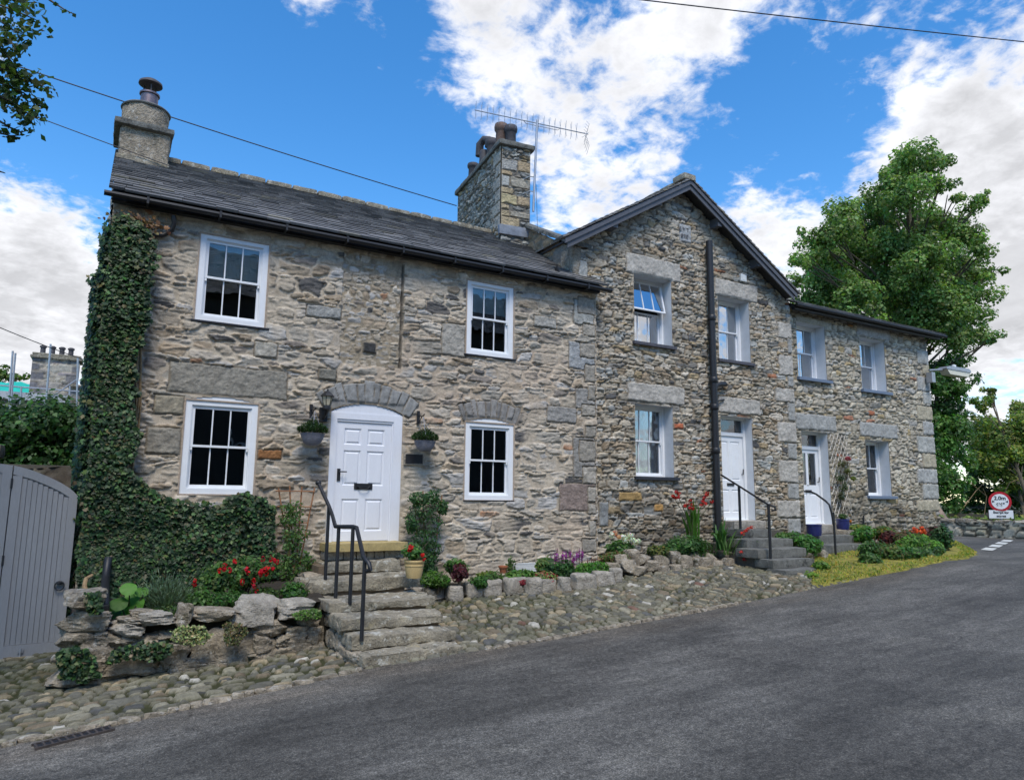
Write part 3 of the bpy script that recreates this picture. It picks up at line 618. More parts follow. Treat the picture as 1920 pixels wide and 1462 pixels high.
V, F = rough_box(None, (AX-.22, YF-.04, AZ-.02), (AX+.12, YF+.35, AZ+.11), res=.06, rough=.01, rnd=.02, seed=4); smoothed(mesh_np('apex_stone', V, F, M['step'], h2))
V, F = join([rough_box(None, (AX-.13, YF+.42+i*.5, AZ-.02), (AX+.13, YF+.9+i*.5, AZ+.08), res=.09, rough=.008, rnd=.03, seed=i) for i in range(14)]); smoothed(mesh_np('ridge_stones', V, F, M['step'], h2))

# parapet between the cottage roof and the gabled house
pp = MB(); P0 = [(D2+.1, 4.0), (D2+.1, 4.98), (13.0, 5.95), (13.6, 6.1), (13.6, 4.0)]
yy = np.linspace(D2+.12, 13.3, 60)
pC = dict(pB2, seed=77, mh=.01, cw=.3, ch=.16, mort=.03, mcol=(.24, .2, .15), pal=[(3, (.2, .17, .12)), (2, (.3, .22, .14)), (2, (.16, .15, .13))])
wall_mesh('parapet', h2, D2+.1, 13.3, 4.1, 6.1, 7.9, [], .03, pC, [], lambda u: 5.02+(6.0-5.02)*(u-D2-.1)/(13.0-D2-.1), axis='y')
V, F = join([(lambda P: (P[0]+np.outer((P[0][:, 1]-(D2-.1))*.53, (0, 0, 1)), P[1]))(rough_box(None, (7.80, D2-.1+i*.5, 4.98), (8.3, D2+.37+i*.5, 5.07), res=.07, rough=.01, rnd=.02, seed=i)) for i in range(5)])
smoothed(mesh_np('coping', V, F, M['stepd'], h2))
V, F = rough_box(None, (7.86, D2-.06, 4.35), (8.06, D2+.4, 5.0), res=.06, rough=.015, rnd=.04, seed=44); smoothed(mesh_np('kneeler_stone', V, F, M['rock'], h2))
m = MB(); m.tube([PY(1043, 500, 11.05), PY(1046, 512, 11.05), PY(1058, 518, 11.05)], .045, 8); m.build('rain_outlet', M['gutter'], h2, smooth=True)
V, F = join([rough_box(None, (7.74, 11.6+i*.32, 4.56+i*.2), (7.92, 11.95+i*.32, 4.66+i*.2), res=.06, rough=.01, rnd=.03, seed=60+i) for i in range(5)]); smoothed(mesh_np('lead_flashing', V, F, M['lead'], h2))
# central chimney (slightly skewed on plan)
A0 = np.array((7.23, 13.0)); A1 = np.array((7.58, 15.9)); dv = A1-A0; Lc = np.linalg.norm(dv); dv /= Lc; nv_ = np.array((dv[1], -dv[0]))
def to_ch(V, w=0): # local (s along depth, t across) -> world
    V = np.array(V); return np.stack([A0[0]+dv[0]*V[:, 1]+nv_[0]*V[:, 0], A0[1]+dv[1]*V[:, 1]+nv_[1]*V[:, 0], V[:, 2]], 1)
pD = dict(seed=91, cw=.2, ch=.09, mort=.014, mh=-.006, rel=.03, rnd=.018, pal=[(4, (.26, .26, .24)), (3, (.33, .33, .3)), (2, (.2, .18, .15)), (1, (.3, .24, .15))], mcol=(.15, .14, .12), warp=.7)
cwid, ztop = .70, 7.78
def face(u0, u1, z0, z1, res, p, bl, fn):
    U = grid_axis(u0, u1, res, []); Vv = grid_axis(z0, z1, res, []); a, b = np.meshgrid(U, Vv); a = a.ravel(); b = b.ravel(); h, c = masonry(a, b, p); h, c = apply_blocks(a, b, h, c, bl, 5)
    ed = np.minimum(a-u0, u1-a); h = h*sstep(0, .04, ed)+.02*(1-sstep(0, .04, ed))
    nu = len(U); i = np.arange(len(Vv)-1)[:, None]*nu+np.arange(nu-1)[None, :]; F = np.stack([i, i+1, i+1+nu, i+nu], -1).reshape(-1, 4); return fn(a, h, b), F, c
YEL = (.39, .315, .2); Q = []
zz = 5.8; k = 0
for hgt, w, c in ((.33, .44, YEL), (.16, .2, (.37, .3, .19)), (.14, .2, YEL), (.24, .38, (.4, .34, .2)), (.15, .28, YEL), (.28, .2, (.36, .36, .33)), (.12, .25, (.38, .29, .18)), (.28, .38, (.34, .33, .3))):
    Q.append(('rect', .0, w, zz, zz+hgt-.02, c, .03)); k += 1
    if k % 2 == 0: Q.append(('rect', w+.02, .7, zz+.02, zz+hgt-.02, (.33, .3, .24) if k % 4 else (.36, .28, .18), .03))
    zz += hgt
V1, F1_, C1 = face(0, cwid, 5.3, ztop, .018, pD, Q, lambda a, h, b: to_ch(np.stack([a, -h, b], 1)))
Ql = [('rect', -.02, .3+.14*(i % 2), 5.9+i*.3, 6.18+i*.3, (.33, .31, .27), .03) for i in range(6)]
V2, F2_, C2 = face(0, Lc, 5.3, ztop, .022, dict(pD, seed=93), Ql, lambda a, h, b: to_ch(np.stack([-h, a, b], 1)))
F2_ = F2_[:, ::-1]
bx = MB(); bx.box((.01, .01, 5.3), (cwid-.0, Lc, ztop)); V3 = to_ch(bx.v)
VV = np.vstack([V1, V2, V3]); FF = [tuple(f) for f in F1_]+[tuple(f+len(V1)) for f in F2_]+[tuple(np.array(f)+len(V1)+len(V2)) for f in bx.f]
cen = mesh_np('chimney', VV, FF, M['wall'], h2, np.vstack([C1, C2, np.tile((.2, .19, .17), (8, 1))])); cen['label'] = 'broad central chimney with yellow corner stones'
V, F = rough_box(None, (-.09, -.09, ztop), (cwid+.1, Lc+.1, ztop+.13), res=.1, rough=.01, rnd=.04, seed=3); smoothed(mesh_np('capstone', to_ch(V), F, M['stepd'], cen))
V, F = rough_box(None, (-.05, -.06, 5.7), (cwid+.08, .05, 5.92), res=.08, rough=.006, rnd=.02, seed=3); smoothed(mesh_np('flashing', to_ch(V), F, M['lead'], cen))
def pot(px, ytop, r, mt, t_=.25, kind=0):
    best = None
    for s_ in np.linspace(.1, Lc-.1, 90):
        q = to_ch([(cwid*t_, s_, ztop+.12)])[0]; X = 960+FPX*(q@CR)/(q@CF)
        if best is None or abs(X-px) < best[0]: best = (abs(X-px), q)
    q = best[1]; m = MB(); hgt = PY(px, ytop, q[1])[2]-q[2]
    if kind == 0: m.lathe(q, [(r*.95, 0), (r*.88, hgt*.72), (r*.95, hgt*.74), (r*1.12, hgt*.8), (r*1.16, hgt*.9), (r*1.05, hgt), (r*.7, hgt)], 20)
    else:
        m.lathe(q, [(r, 0), (r*.85, hgt*.3), (r*.9, hgt*.5), (r*.75, hgt*.55)], 16); m.tube([q+np.array((-.05, .15, hgt*.45)), q+np.array((-.05, .13, hgt*.8)), q+np.array((0, 0, hgt-r*.6)), q+np.array((.05, -.13, hgt*.85)), q+np.array((.05, -.15, hgt*.62))], r*.75, 10)
    m.build('chimney_pot', M[mt], cen, smooth=True)
pot(957, 238, .14, 'clayd', .55); pot(939, 234, .14, 'clay', .3); pot(921, 262, .13, 'clayd', .35); pot(907, 256, .13, 'clayd', .2, 1); pot(887, 308, .13, 'clayd', .2)
# soil pipe
m = MB(); m.tube([(11.56, 11.06, 5.78), (11.56, 11.06, -1.0)], .075, 16)
for z in (4.0, 2.6, 2.0, 1.05): m.lathe((11.56, 11.06, z), [(.078, -.07), (.09, -.06), (.09, .05), (.078, .06)], 16)
m.tube([(11.56, 11.06, 2.35), (11.66, 11.06, 2.5), (11.9, 11.06, 2.54), (11.98, 11.12, 2.54)], .055, 12); m.tube([(11.6, 11.06, 1.9), (11.72, 11.1, 2.15), (11.95, 11.14, 2.2)], .02, 6); m.box((11.52, 11.1, 1.8), (11.6, 11.25, 1.86))
m.build('soil_pipe', M['black'], h2, smooth=True)
q = PY(1393, 521, D2-.03); m = MB(); m.box((q[0]-.09, D2-.06, q[2]-.09), (q[0]+.09, D2, q[2]+.09)); m.box((q[0]-.05, D2-.065, q[2]-.06), (q[0]+.05, D2-.061, q[2]+.06)); m.build('wall_vent', M['vent'], h2)
def text(body, size, loc, parent, mat, ext=.004, rot=(math.pi/2, 0, 0), name='lettering', bold=0, sx=1):
    cu = bpy.data.curves.new(name, 'FONT'); cu.body = body; cu.size = size; cu.extrude = ext; cu.align_x = 'CENTER'; cu.align_y = 'CENTER'; cu.offset = bold
    t = bpy.data.objects.new(name, cu); COL.objects.link(t); t.rotation_euler = rot; t.scale = (sx, 1, 1)
    bpy.context.view_layer.update(); me = bpy.data.meshes.new_from_object(t); M4 = t.matrix_world.copy(); me.transform(M4); bpy.data.objects.remove(t)
    o = bpy.data.objects.new(name, me); COL.objects.link(o); me.materials.clear(); me.materials.append(mat)
    o.parent = parent; o.location = tuple(np.array(loc)-off(parent)); return o
q = PY(1283, 429, D2-.045); text('E Y T', .13, (q[0], D2-.046, q[2]-.02), h2, M['inscr'], name='inscription'); q = PY(1283, 443, D2-.045); text('870', .13, (q[0]+.01, D2-.046, q[2]), h2, M['inscr'], name='inscription', sx=1.15)
# ============================================================ END HOUSE
D3 = 11.35
h3 = thing('end_house', 'lower stone house at the right end with blue grey sills and a glazed white door', 'house', (17.4, 11.35, -1.2))
palC = [(5, (.43, .385, .30)), (4, (.38, .34, .27)), (3, (.49, .45, .36)), (1.5, (.31, .26, .18)), (.5, (.38, .3, .17)), (.08, (.34, .16, .1)), (.8, (.2, .19, .165)), (2, (.36, .345, .31))]
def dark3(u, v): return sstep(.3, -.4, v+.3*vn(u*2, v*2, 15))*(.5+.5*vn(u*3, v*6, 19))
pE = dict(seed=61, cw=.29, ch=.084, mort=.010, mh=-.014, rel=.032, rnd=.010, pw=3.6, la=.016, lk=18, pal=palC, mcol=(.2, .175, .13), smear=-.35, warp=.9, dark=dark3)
ops3 = [(14.77, 15.87, 3.0, 4.42), (17.3, 18.4, 2.91, 4.34), (17.28, 18.3, .13, 1.58), (14.76, 15.76, -.57, 1.68)]
b3 = [blk(1490, 590, 1556, 609, D3, (.35, .33, .27), .04), blk(1604, 607, 1665, 627, D3, (.35, .34, .32), .04), blk(1488, 773, 1565, 803, D3, (.33, .33, .31), .04), blk(1610, 790, 1679, 817, D3, (.33, .33, .31), .04),
      blk(1627, 770, 1638, 778, D3, (.4, .15, .08), .04), blk(1588, 607, 1598, 612, D3, (.42, .22, .08), .04)]
for i, (yt, yb) in enumerate(((655, 681), (683, 700), (704, 731), (734, 757), (760, 786), (789, 814), (817, 848), (850, 876), (878, 905), (907, 935), (937, 958))):
    lx = 1717 if i % 2 == 0 else 1728; q = blk(lx, yt, 1750, yb, D3, (.36, .36, .33), .04); b3.append(('rect', q[1], 20.5, q[3], q[4], [(.36, .36, .33), (.38, .34, .25), (.34, .34, .32)][i % 3], .04))
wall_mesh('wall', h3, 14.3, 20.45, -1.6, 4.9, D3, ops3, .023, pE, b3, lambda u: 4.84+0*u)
sh = MB(); sh.box((20.2, D3+.05, -1.6), (20.44, 17, 4.85)); sh.box((14.4, 16.8, -1.6), (20.2, 17, 4.85)); sh.prism([(20.2, D3+.05, 4.85), (20.2, 17, 4.85), (20.2, 14.3, 6.0)], (.24, 0, 0)); sh.cc = (.3, .28, .24); sh.build('shell', M['ashlar'], h3, col=True)
for o in ops3: reveals(h3, *o, D3-.012, D3+.45)
for i, o in enumerate(ops3[:3]):
    sash_window(h3, *o, D3+.28, fw=.05, glass='glassr' if i < 2 else 'glassm', lowcols=2, sill=(o[0]-.08, o[1]+.12, o[2]+.012, .08, .38, 'sillg'), back=('curtain', o[1]-.3, o[1]+.15, o[2]+.1, o[3]-.1) if i < 2 else None,
                label=['upper window above the glazed door', 'upper window nearest the street lamp', 'ground floor window beside the trellis'][i])
small_door(h3, 14.76, 15.76, -.57, 1.68, D3+.22, True)
EZ3 = 4.77; sl = math.hypot(3.4, 1.5); slates('roof', h3, (14.35, 11.0, EZ3-.03), (1, 0, 0), (0, 3.4/sl, 1.5/sl), 6.45, sl, .17, .12, .22, .34, 31)
m = MB(); m.prism([(14.38, 11.08, EZ3-.06), (14.38, 14.4, 6.17), (14.38, 17.2, 4.8), (14.38, 17.2, 4.74), (14.38, 14.4, 6.1), (14.38, 11.08, EZ3-.10)], (6.38, 0, 0)); m.cc = (.05, .05, .055); m.build('roof_deck', M['ashlar'], h3, col=True)
g = MB(); g.prism([(14.35, 10.98+a, EZ3-.06+b) for a, b in gprof], (6.5, 0, 0)); g.box((14.4, 11.06, EZ3-.15), (20.7, 11.16, EZ3-.07)); g.build('gutter', M['gutter'], h3)
m = MB(); q = PY(1576, 978, 11.25); m.tube([PY(1619, 966, 11.28), PY(1620, 997, 11.28)], .02, 8); m.build('waste_pipe', M['gutter'], h3)
# ============================================================ GROUND, ROAD, COBBLES
def sheet(name, X, Y, zf, mat, kind='structure', col=None, keep=None, flip=False):
    a, b = np.meshgrid(X, Y); a = a.ravel(); b = b.ravel(); z = zf(a, b); nu = len(X)
    i = np.arange(len(Y)-1)[:, None]*nu+np.arange(nu-1)[None, :]; F = np.stack([i, i+1, i+1+nu, i+nu], -1).reshape(-1, 4)
    if keep is not None:
        ca = (a[F[:, 0]]+a[F[:, 2]])/2; cb_ = (b[F[:, 0]]+b[F[:, 2]])/2; F = F[keep(ca, cb_)]
    o = mesh_np(name, np.stack([a, b, z], 1), F, mat, None, col(a, b) if col else None, smooth=True)
    if kind: o['kind'] = kind
    return o
def far(X, Y): return np.where(X > 27, 0.12*np.minimum(X-27, 10), 0)
XX = np.concatenate([np.linspace(-600, -30, 20), np.arange(-28, 60, 1.0), np.linspace(62, 700, 24)]); YYg = np.concatenate([np.linspace(-600, -30, 20), np.arange(-28, 60, 1.0), np.linspace(62, 900, 24)])
sheet('ground', XX, YYg, lambda a, b: road_z(a)-.06+.05*far(a, b), M['grass'])
# road surface: gentle undulation, runs past the houses and round to the junction
mroad, t, b = nmat('asphalt'); v = coords(t)
n1 = noise(t, 1.1, 5, .6, coords(t, (.25, 1.3, 1))); n2 = noise(t, 75, 3, .85, v); n3 = noise(t, .55, 8, .75, v); n4 = noise(t, 22, 5, .8, v)
r1 = ramp(t, [(.3, .68), (.7, 1.3)]); r2 = ramp(t, [(.36, .45), (.5, .95), (.64, 2.2)]); r3 = ramp(t, [(.35, (.064, .060, .052)), (.55, (.095, .090, .079)), (.72, (.145, .136, .115))]); r4 = ramp(t, [(.38, .6), (.62, 1.35)])
for n_, r_ in ((n1, r1), (n2, r2), (n3, r3), (n4, r4)): t.links.new(n_.outputs[0], r_.inputs[0])
c = mul(t, mul(t, mul(t, r3.outputs[0], r1.outputs[0]), r2.outputs[0]), r4.outputs[0]); 
at = N(t, 'ShaderNodeVertexColor', layer_name='Col'); c = mul(t, c, at.outputs[0])
vo = N(t, 'ShaderNodeTexVoronoi', feature='DISTANCE_TO_EDGE'); vo.inputs['Scale'].default_value = .55; wn = noise(t, 2.2, 5, .7, v); wv_ = mul(t, v, wn.outputs['Color'], .35, 'ADD'); t.links.new(wv_, vo.inputs['Vector']); rv = ramp(t, [(.0, .45), (.006, .8), (.016, 1)]); t.links.new(vo.outputs[0], rv.inputs[0]); c = mul(t, c, rv.outputs[0], .5)
n5 = noise(t, 5.5, 4, .65, coords(t, (.35, 1.2, 1))); r5 = ramp(t, [(.33, .78), (.5, 1), (.68, 1.22)]); t.links.new(n5.outputs[0], r5.inputs[0]); c = mul(t, c, r5.outputs[0])
t.links.new(c, b.inputs['Base Color']); b.inputs['Roughness'].default_value = .78; b.inputs['Specular IOR Level'].default_value = .35
bb = math_add = N(t, 'ShaderNodeMath', operation='ADD'); t.links.new(n2.outputs[0], bb.inputs[0]); t.links.new(n4.outputs[0], bb.inputs[1]); bump(t, b, bb.outputs[0], .8, .008)
def rk(a, b):   # keep asphalt
    main = b < kerb_y(a)+.06
    side = (a > 14.5) & (b < 16) & (a < 26.6) & ~((a < 21.5) & (b > 8.6)) 
    sp = (a > 14.2+0) & (a < 27) & (b < 8.6+(a-14.2)*.9) & (b < kerb_y(a)+40)
    return main & ((a < 26.6) | (b < 8.6))
def road_col(a, b):
    e = sstep(.9, 0, kerb_y(a)-b)*sstep(16, 13, a); c = np.ones((len(a), 3))
    d = (e*(.35+.3*vn(a*1.7, b*4, 3)))[:, None]; c = c*(1-d)+np.array((1.25, 1.05, .85))*d
    tr = .14*np.sin((b-.25*a)*1.9+.6*vn(a*.4, b*.5, 4)); wd = .16*fbm((b-.12*a)*2.2, a*.18, 8, 3)
    worn = 1+tr+wd+.12*fbm(a*.9, b*1.4, 12, 4); 
    return c*worn[:, None]
XR = np.concatenate([np.arange(-30, -2, .5), np.arange(-2, 16, .07), np.arange(16, 24, .1), np.arange(24, 60.1, .4)]); YR = np.concatenate([np.arange(-22, 1, .5), np.arange(1, 9.4, .07), np.arange(9.4, 13, .1), np.arange(13, 24, .5)])
sheet('road', XR, YR, lambda a, b: road_z(a)+.008*fbm(a*.7, b*.9, 5, 3), mroad, col=road_col, keep=rk)
# far side pavement behind the camera side
# cobbles
def cobbles(name, x0, x1, res, y1f, p):
    U = np.arange(x0, x1, res); Vr = np.arange(7.5, 11.1, res); a, b = np.meshgrid(U, Vr); sh_ = a.shape; a = a.ravel(); b = b.ravel()
    ky = kerb_y(a)+.03*vn(a*7, a*0, 3); yy = np.maximum(b, ky-.02); left = a < 2.7
    # rotate the pattern a little right of the ramp line
    pl = dict(p); h = np.zeros(len(a)); c = np.zeros((len(a), 3))
    hL, cL = masonry(a[left], yy[left]*1.0, dict(p, cw=.17, ch=.08, seed=201)); h[left] = hL; c[left] = cL
    r = (~left) & (a < 6.9+(yy-7.8)*-.55+.6); hR, cR = masonry(a[r], yy[r], dict(p, cw=.115, ch=.115, seed=203)); h[r] = hR; c[r] = cR
    q = (~left) & ~r; th = .5; aa = a[q]*math.cos(th)+yy[q]*math.sin(th); bb_ = -a[q]*math.sin(th)+yy[q]*math.cos(th); hQ, cQ = masonry(aa, bb_, dict(p, cw=.115, ch=.10, seed=205)); h[q] = hQ; c[q] = cQ
    # mossy / dirty patches
    mo = .75*sstep(.05, .45, fbm(a*1.3, yy*1.6, 210, 4)+.1*(yy-9.3)); c = c*(1-.45*mo[:, None])+np.array((.05, .06, .018))*(.45*mo[:, None]); h = h*(1-.25*mo)
    edge = sstep(0, .06, yy-ky); z = cob_z(a, yy)+h*(.4+.6*edge)-.02+.03*(1-sstep(.0, .3, yy-ky))*0-.045*(1-edge)
    nu = len(U); i = np.arange(len(Vr)-1)[:, None]*nu+np.arange(nu-1)[None, :]; F = np.stack([i, i+1, i+1+nu, i+nu], -1).reshape(-1, 4)
    ca = a[F[:, 0]]; cb2 = b[F[:, 2]]; k = (cb2 > kerb_y(ca)-.03) & (cb2 < y1f(ca)); o = mesh_np(name, np.stack([a, yy, z], 1), F[k], M['wall'], None, c, smooth=True); o['kind'] = 'structure'; return o
pcob = dict(cw=.14, ch=.15, seed=201, mort=.02, mh=-.01, rel=.012, dome=.024, rnd=.012, pw=2.8, warp=.55, wv=(.55, .85), jit=1.0, la=0, mcol=(.04, .042, .018),
            pal=[(5, (.155, .145, .105)), (4, (.115, .11, .088)), (3, (.205, .19, .14)), (2, (.16, .13, .09)), (1.4, (.26, .215, .14)), (.5, (.38, .36, .31)), (.8, (.085, .085, .08)), (.08, (.17, .10, .075))])
cobbles('cobbled_pavement', -3.2, 11.9, .0165, lambda x: np.where(x < 0, 11.0, np.where(x < 2.8, 9.9, 10.4)), pcob)
sheet('pavement_base', np.arange(-4, 21.4, .2), np.arange(7.95, 11.4, .2), lambda a, b: cob_z(a, b)-.035, M['soil'], keep=lambda a, b: b > kerb_y(a)+.25)
# edging stones along the road
ks = []; x = -.9; i = 0
while x < 8.5:
    if x < 2.7 or x > 4.15:
        w = random.choice((random.uniform(.08, .14), random.uniform(.16, .3))) if x < 2.8 else random.uniform(.07, .14); yk = float(kerb_y(x+w/2)); ks.append(rock((x+w/2, yk+.005, float(road_z(x))+.002), (w*1.08, random.uniform(.07, .11), .09), 300+i, .10, random.uniform(-.1, .1), 4)); x += w+.008
    else: x += .1
    i += 1
V, F = join(ks); o = smoothed(mesh_np('kerb_stones', V, F, M['rock'])); o['kind'] = 'structure'
# moss verge
def verge_keep(a, b): 
    lo = kerb_y(a)+.02; left = 10.3+(b-7.9)*1.55*(b < 8.95)+(b >= 8.95)*1.75+.25*vn(b*2.3, b*0, 5)
    return (b > lo) & (a > left) & (a < 21.3) & (b < 11.35)
sheet('moss_verge', np.arange(8.8, 21.4, .06), np.arange(7.9, 11.4, .06), lambda a, b: cob_z(a, b)+.03+.02*fbm(a*3, b*3, 6, 3)-.06*sstep(.2, 0, b-kerb_y(a)), surf('moss_ground', (.27, .24, .04), .95, .5, 5, 45, 1, .03, patch=[((.08, .1, .015), 3, .5, .62), ((.28, .19, .05), 7, .6, .7)]), keep=verge_keep)
# road paint
m = MB()
L0 = PZ(1848, 1033, -1.18); L1 = PZ(1893, 1012, -1.18)
for k in range(4):
    f0, f1 = k/4+.03, k/4+.2; a_ = L0+(L1-L0)*f0; b_ = L0+(L1-L0)*f1; w = .16
    m.add([(a_[0]-w*.3, a_[1]-w, -1.164), (b_[0]-w*.3, b_[1]-w, -1.164), (b_[0]+w*.3, b_[1]+w, -1.164), (a_[0]+w*.3, a_[1]+w, -1.164)], [(0, 1, 2, 3)])
o = m.build('road_marking', M['paintline']); o['kind'] = 'structure'
# ============================================================ STEPS OF THE COTTAGE
st = thing('stone_steps', 'seven worn lichen covered steps up to the cottage door', 'steps', (3.4, 9, -1.9))
tops = [-1.78, -1.62, -1.46, -1.315, -1.13, -.955]; ys = [8.0, 8.25, 8.55, 8.95, 9.7, 10.3, 10.85]; xl = [2.76, 2.70, 2.66, 2.62, 2.55, 2.97]; xr = [4.02, 4.02, 4.0, 4.06, 4.16, 4.08]; xw = [0, 0, 0, 0, 0, 0]
for i in range(6):
    zb = (tops[i-1]+.028) if i else tops[0]-.14; V, F = rough_box(None, (xl[i], ys[i]-.02, zb), (xr[i], ys[i+1]+.12, tops[i]), res=.035, rough=.022, rnd=.016, seed=i*3)
    V[:, 2] += .02*np.sin((V[:, 0]-xl[i])*2.2+i)*(V[:, 2] > tops[i]-.05); smoothed(mesh_np('step', V, F, M['step'], st), 60)
V, F = rough_box(None, (3.03, 10.55, -.83), (4.30, 11.2, -.705), res=.05, rough=.006, rnd=.015, seed=3); smoothed(mesh_np('threshold_slab', V, F, M['sand'], st))
bl = []; x = 3.05
for i, w in enumerate((.28, .2, .16, .12, .16, .33)): bl.append(rough_box(None, (x, 10.68, -.955), (x+w-.012, 11.0, -.835), res=.04, rough=.008, rnd=.015, seed=50+i)); x += w
V, F = join(bl); smoothed(mesh_np('riser_stones', V, F, M['kerb'], st))
# rubble flank of the steps and core
fl = []
for i, (y0, y1, zt) in enumerate(((8.1, 8.6, -1.76), (8.35, 8.95, -1.62), (8.6, 9.3, -1.47), (9.2, 9.8, -1.47), (9.7, 10.4, -1.28), (10.3, 11.0, -1.1))):
    z = -2.08; k = 0
    while z < zt-.04:
        h_ = min(random.uniform(.13, .24), zt-z); y = y0
        while y < y1: w = random.uniform(.18, .34); fl.append(rock((2.80+random.uniform(-.015, .015), y+w/2, z+h_/2), (.26, w*1.05, h_*1.06), 700+len(fl), .12)); y += w
        z += h_
V, F = join(fl); smoothed(mesh_np('flank_rubble', V, F, M['rock'], st))
m = MB()
for i in range(6): m.box((2.84, ys[i]+.03, -2.3), (3.95, 11.0, tops[i]-.1-.0*i)) if i == 0 else m.box((2.84+.004*i, ys[i]+.03, -2.2), (3.95-.004*i, 10.99-.004*i, tops[i]-.05))
m.cc = (.16, .12, .08); m.build('core', M['ashlar'], st, col=True)
# ============================================================ HANDRAILS
def rail(name, label, posts, path, r=.022, pr=.022, loc=None, curl=None, ball=None, group=None):
    o = thing(name, label, 'handrail', loc)
    for a, b_ in posts: m = MB(); m.tube([a, b_], pr, 10); m.build('post', M['black'], o, smooth=True)
    m = MB(); m.tube(path, r, 10)
    if ball is not None: m.lathe(np.array(ball)-np.array((0, 0, .04)), [(.005, 0), (.035, .012), (.045, .04), (.035, .068), (.005, .08)], 14)
    m.build('rail', M['black'], o, smooth=True); return o
def post(px, pyb, zb, pyt, pxt=None):
    q = PZ(px, pyb, zb); X, Y = q[0], q[1]; tpt = PY(pxt or px, pyt, Y); return (X, Y, zb-.03), (X, Y, tpt[2])
p1 = post(610, 1084, -1.13, 948); p2 = post(629, 1122, -1.315, 987); p3 = post(656, 1128, -1.315, 987); p4 = post(678, 1196, -1.62, 1050)
pa = [PY(597, 905, p1[0][1]+.35), (p1[1][0], p1[1][1], p1[1][2]), (p1[1][0]+.01, p1[1][1]-.15, p1[1][2]-.12), (p2[1][0]-.03, p2[1][1]+.05, p2[1][2]), p2[1], p3[1], (p3[1][0]+.03, p3[1][1]-.05, p3[1][2]-.01), (p4[1][0], p4[1][1]+.05, p4[1][2]+.03), (p4[1][0]+.02, p4[1][1]-.1, p4[1][2]-.03), (p4[1][0]+.03, p4[1][1]-.12, p4[1][2]-.1), (p4[1][0]+.01, p4[1][1]-.06, p4[1][2]-.12)]
print('rail posts', [tuple(np.round(a[0], 2)) for a in (p1, p2, p3, p4)])
rail('handrail', 'black iron handrail with four posts on the cottage steps', [p1, p2, p3, p4], pa, .026, .024, (p1[0][0], p1[0][1], -1.6), ball=pa[0])
# ---- gabled house steps
s2 = thing('stone_steps', 'dark stone steps climbing to the plain white door beside the soil pipe', 'steps', (11.8, 9.5, -1.4))
Y2 = [8.9, 9.2, 9.5, 9.9, 10.3, 10.9]; Z2 = [-1.26, -1.10, -.93, -.77, -.60, -.45]; X2l = [10.98, 11.0, 10.95, 11.11, 11.66, 11.87]; X2r = [12.17, 12.2, 12.35, 12.48, 12.33, 12.85]
for i in range(6):
    V, F = rough_box(None, (X2l[i], Y2[i], Z2[i]-.17-(.02 if i == 0 else 0)), (X2r[i], min(Y2[min(i+1, 5)]+.15 if i < 5 else 11.35, 11.35), Z2[i]), res=.07, rough=.012, rnd=.025, seed=20+i); smoothed(mesh_np('step' if i < 5 else 'threshold_slab', V, F, M['stepd'] if i < 5 else M['kerb'], s2), 60)
m = MB()
for i in range(5): m.box((max(X2l[i], 11.02)+.03+.004*i, Y2[i]+.08, -1.9), (X2r[i]-.06-.004*i, 11.15-.003*i, Z2[i]-.12))
m.box((11.7, 10.5, -1.8), (12.9, 11.17, -.64)); m.cc = (.1, .09, .075); m.build('core', M['ashlar'], s2, col=True)
a = post(1389, 1007, -.77, 911); b_ = post(1446, 1068, -1.3, 947)
rail('handrail', 'thin black two post handrail at the plain white door', [a, b_], [PY(1352, 890, a[0][1]+.5), a[1], (b_[1][0], b_[1][1], b_[1][2]+.01), (b_[1][0]+.04, b_[1][1]-.12, b_[1][2]-.02), (b_[1][0]+.05, b_[1][1]-.12, b_[1][2]-.09), (b_[1][0]+.02, b_[1][1]-.05, b_[1][2]-.1)], .02, .028, (a[0][0], a[0][1], -1.2))
# ---- end house steps
s3 = thing('stone_steps', 'three broad stone steps up to the glazed white door of the end house', 'steps', (14.6, 10.4, -1.2))
for i, (x0, x1, y0, y1, zt, hh) in enumerate(((13.83, 15.3, 10.2, 10.75, -.96, .24), (14.0, 15.5, 10.6, 11.2, -.785, .19), (14.74, 15.8, 11.1, 11.75, -.58, .2))):
    V, F = rough_box(None, (x0, y0, zt-hh), (x1, y1, zt), res=.07, rough=.01, rnd=.02, seed=40+i); smoothed(mesh_np('step', V, F, M['stepd'] if i < 2 else M['kerb'], s3), 60)
m = MB(); m.box((13.9, 10.3, -1.5), (15.2, 11.3, -1.18)); m.box((14.05, 10.7, -1.5), (15.4, 11.3, -.96)); m.cc = (.1, .09, .075); m.build('core', M['ashlar'], s3, col=True)
a = post(1567, 1040, -1.15, 960)
rail('handrail', 'single post black handrail curving down by the blue pots', [a], [PY(1508, 921, 11.1), PY(1521, 922, 10.95), PY(1530, 926, 10.8), PY(1548, 939, a[0][1]+.1), PY(1555, 946, a[0][1]+.02), PY(1559, 960, a[0][1]), (a[1][0]-.005, a[1][1], PY(1563, 985, a[0][1])[2])], .022, .024, (a[0][0], a[0][1], -1.2))
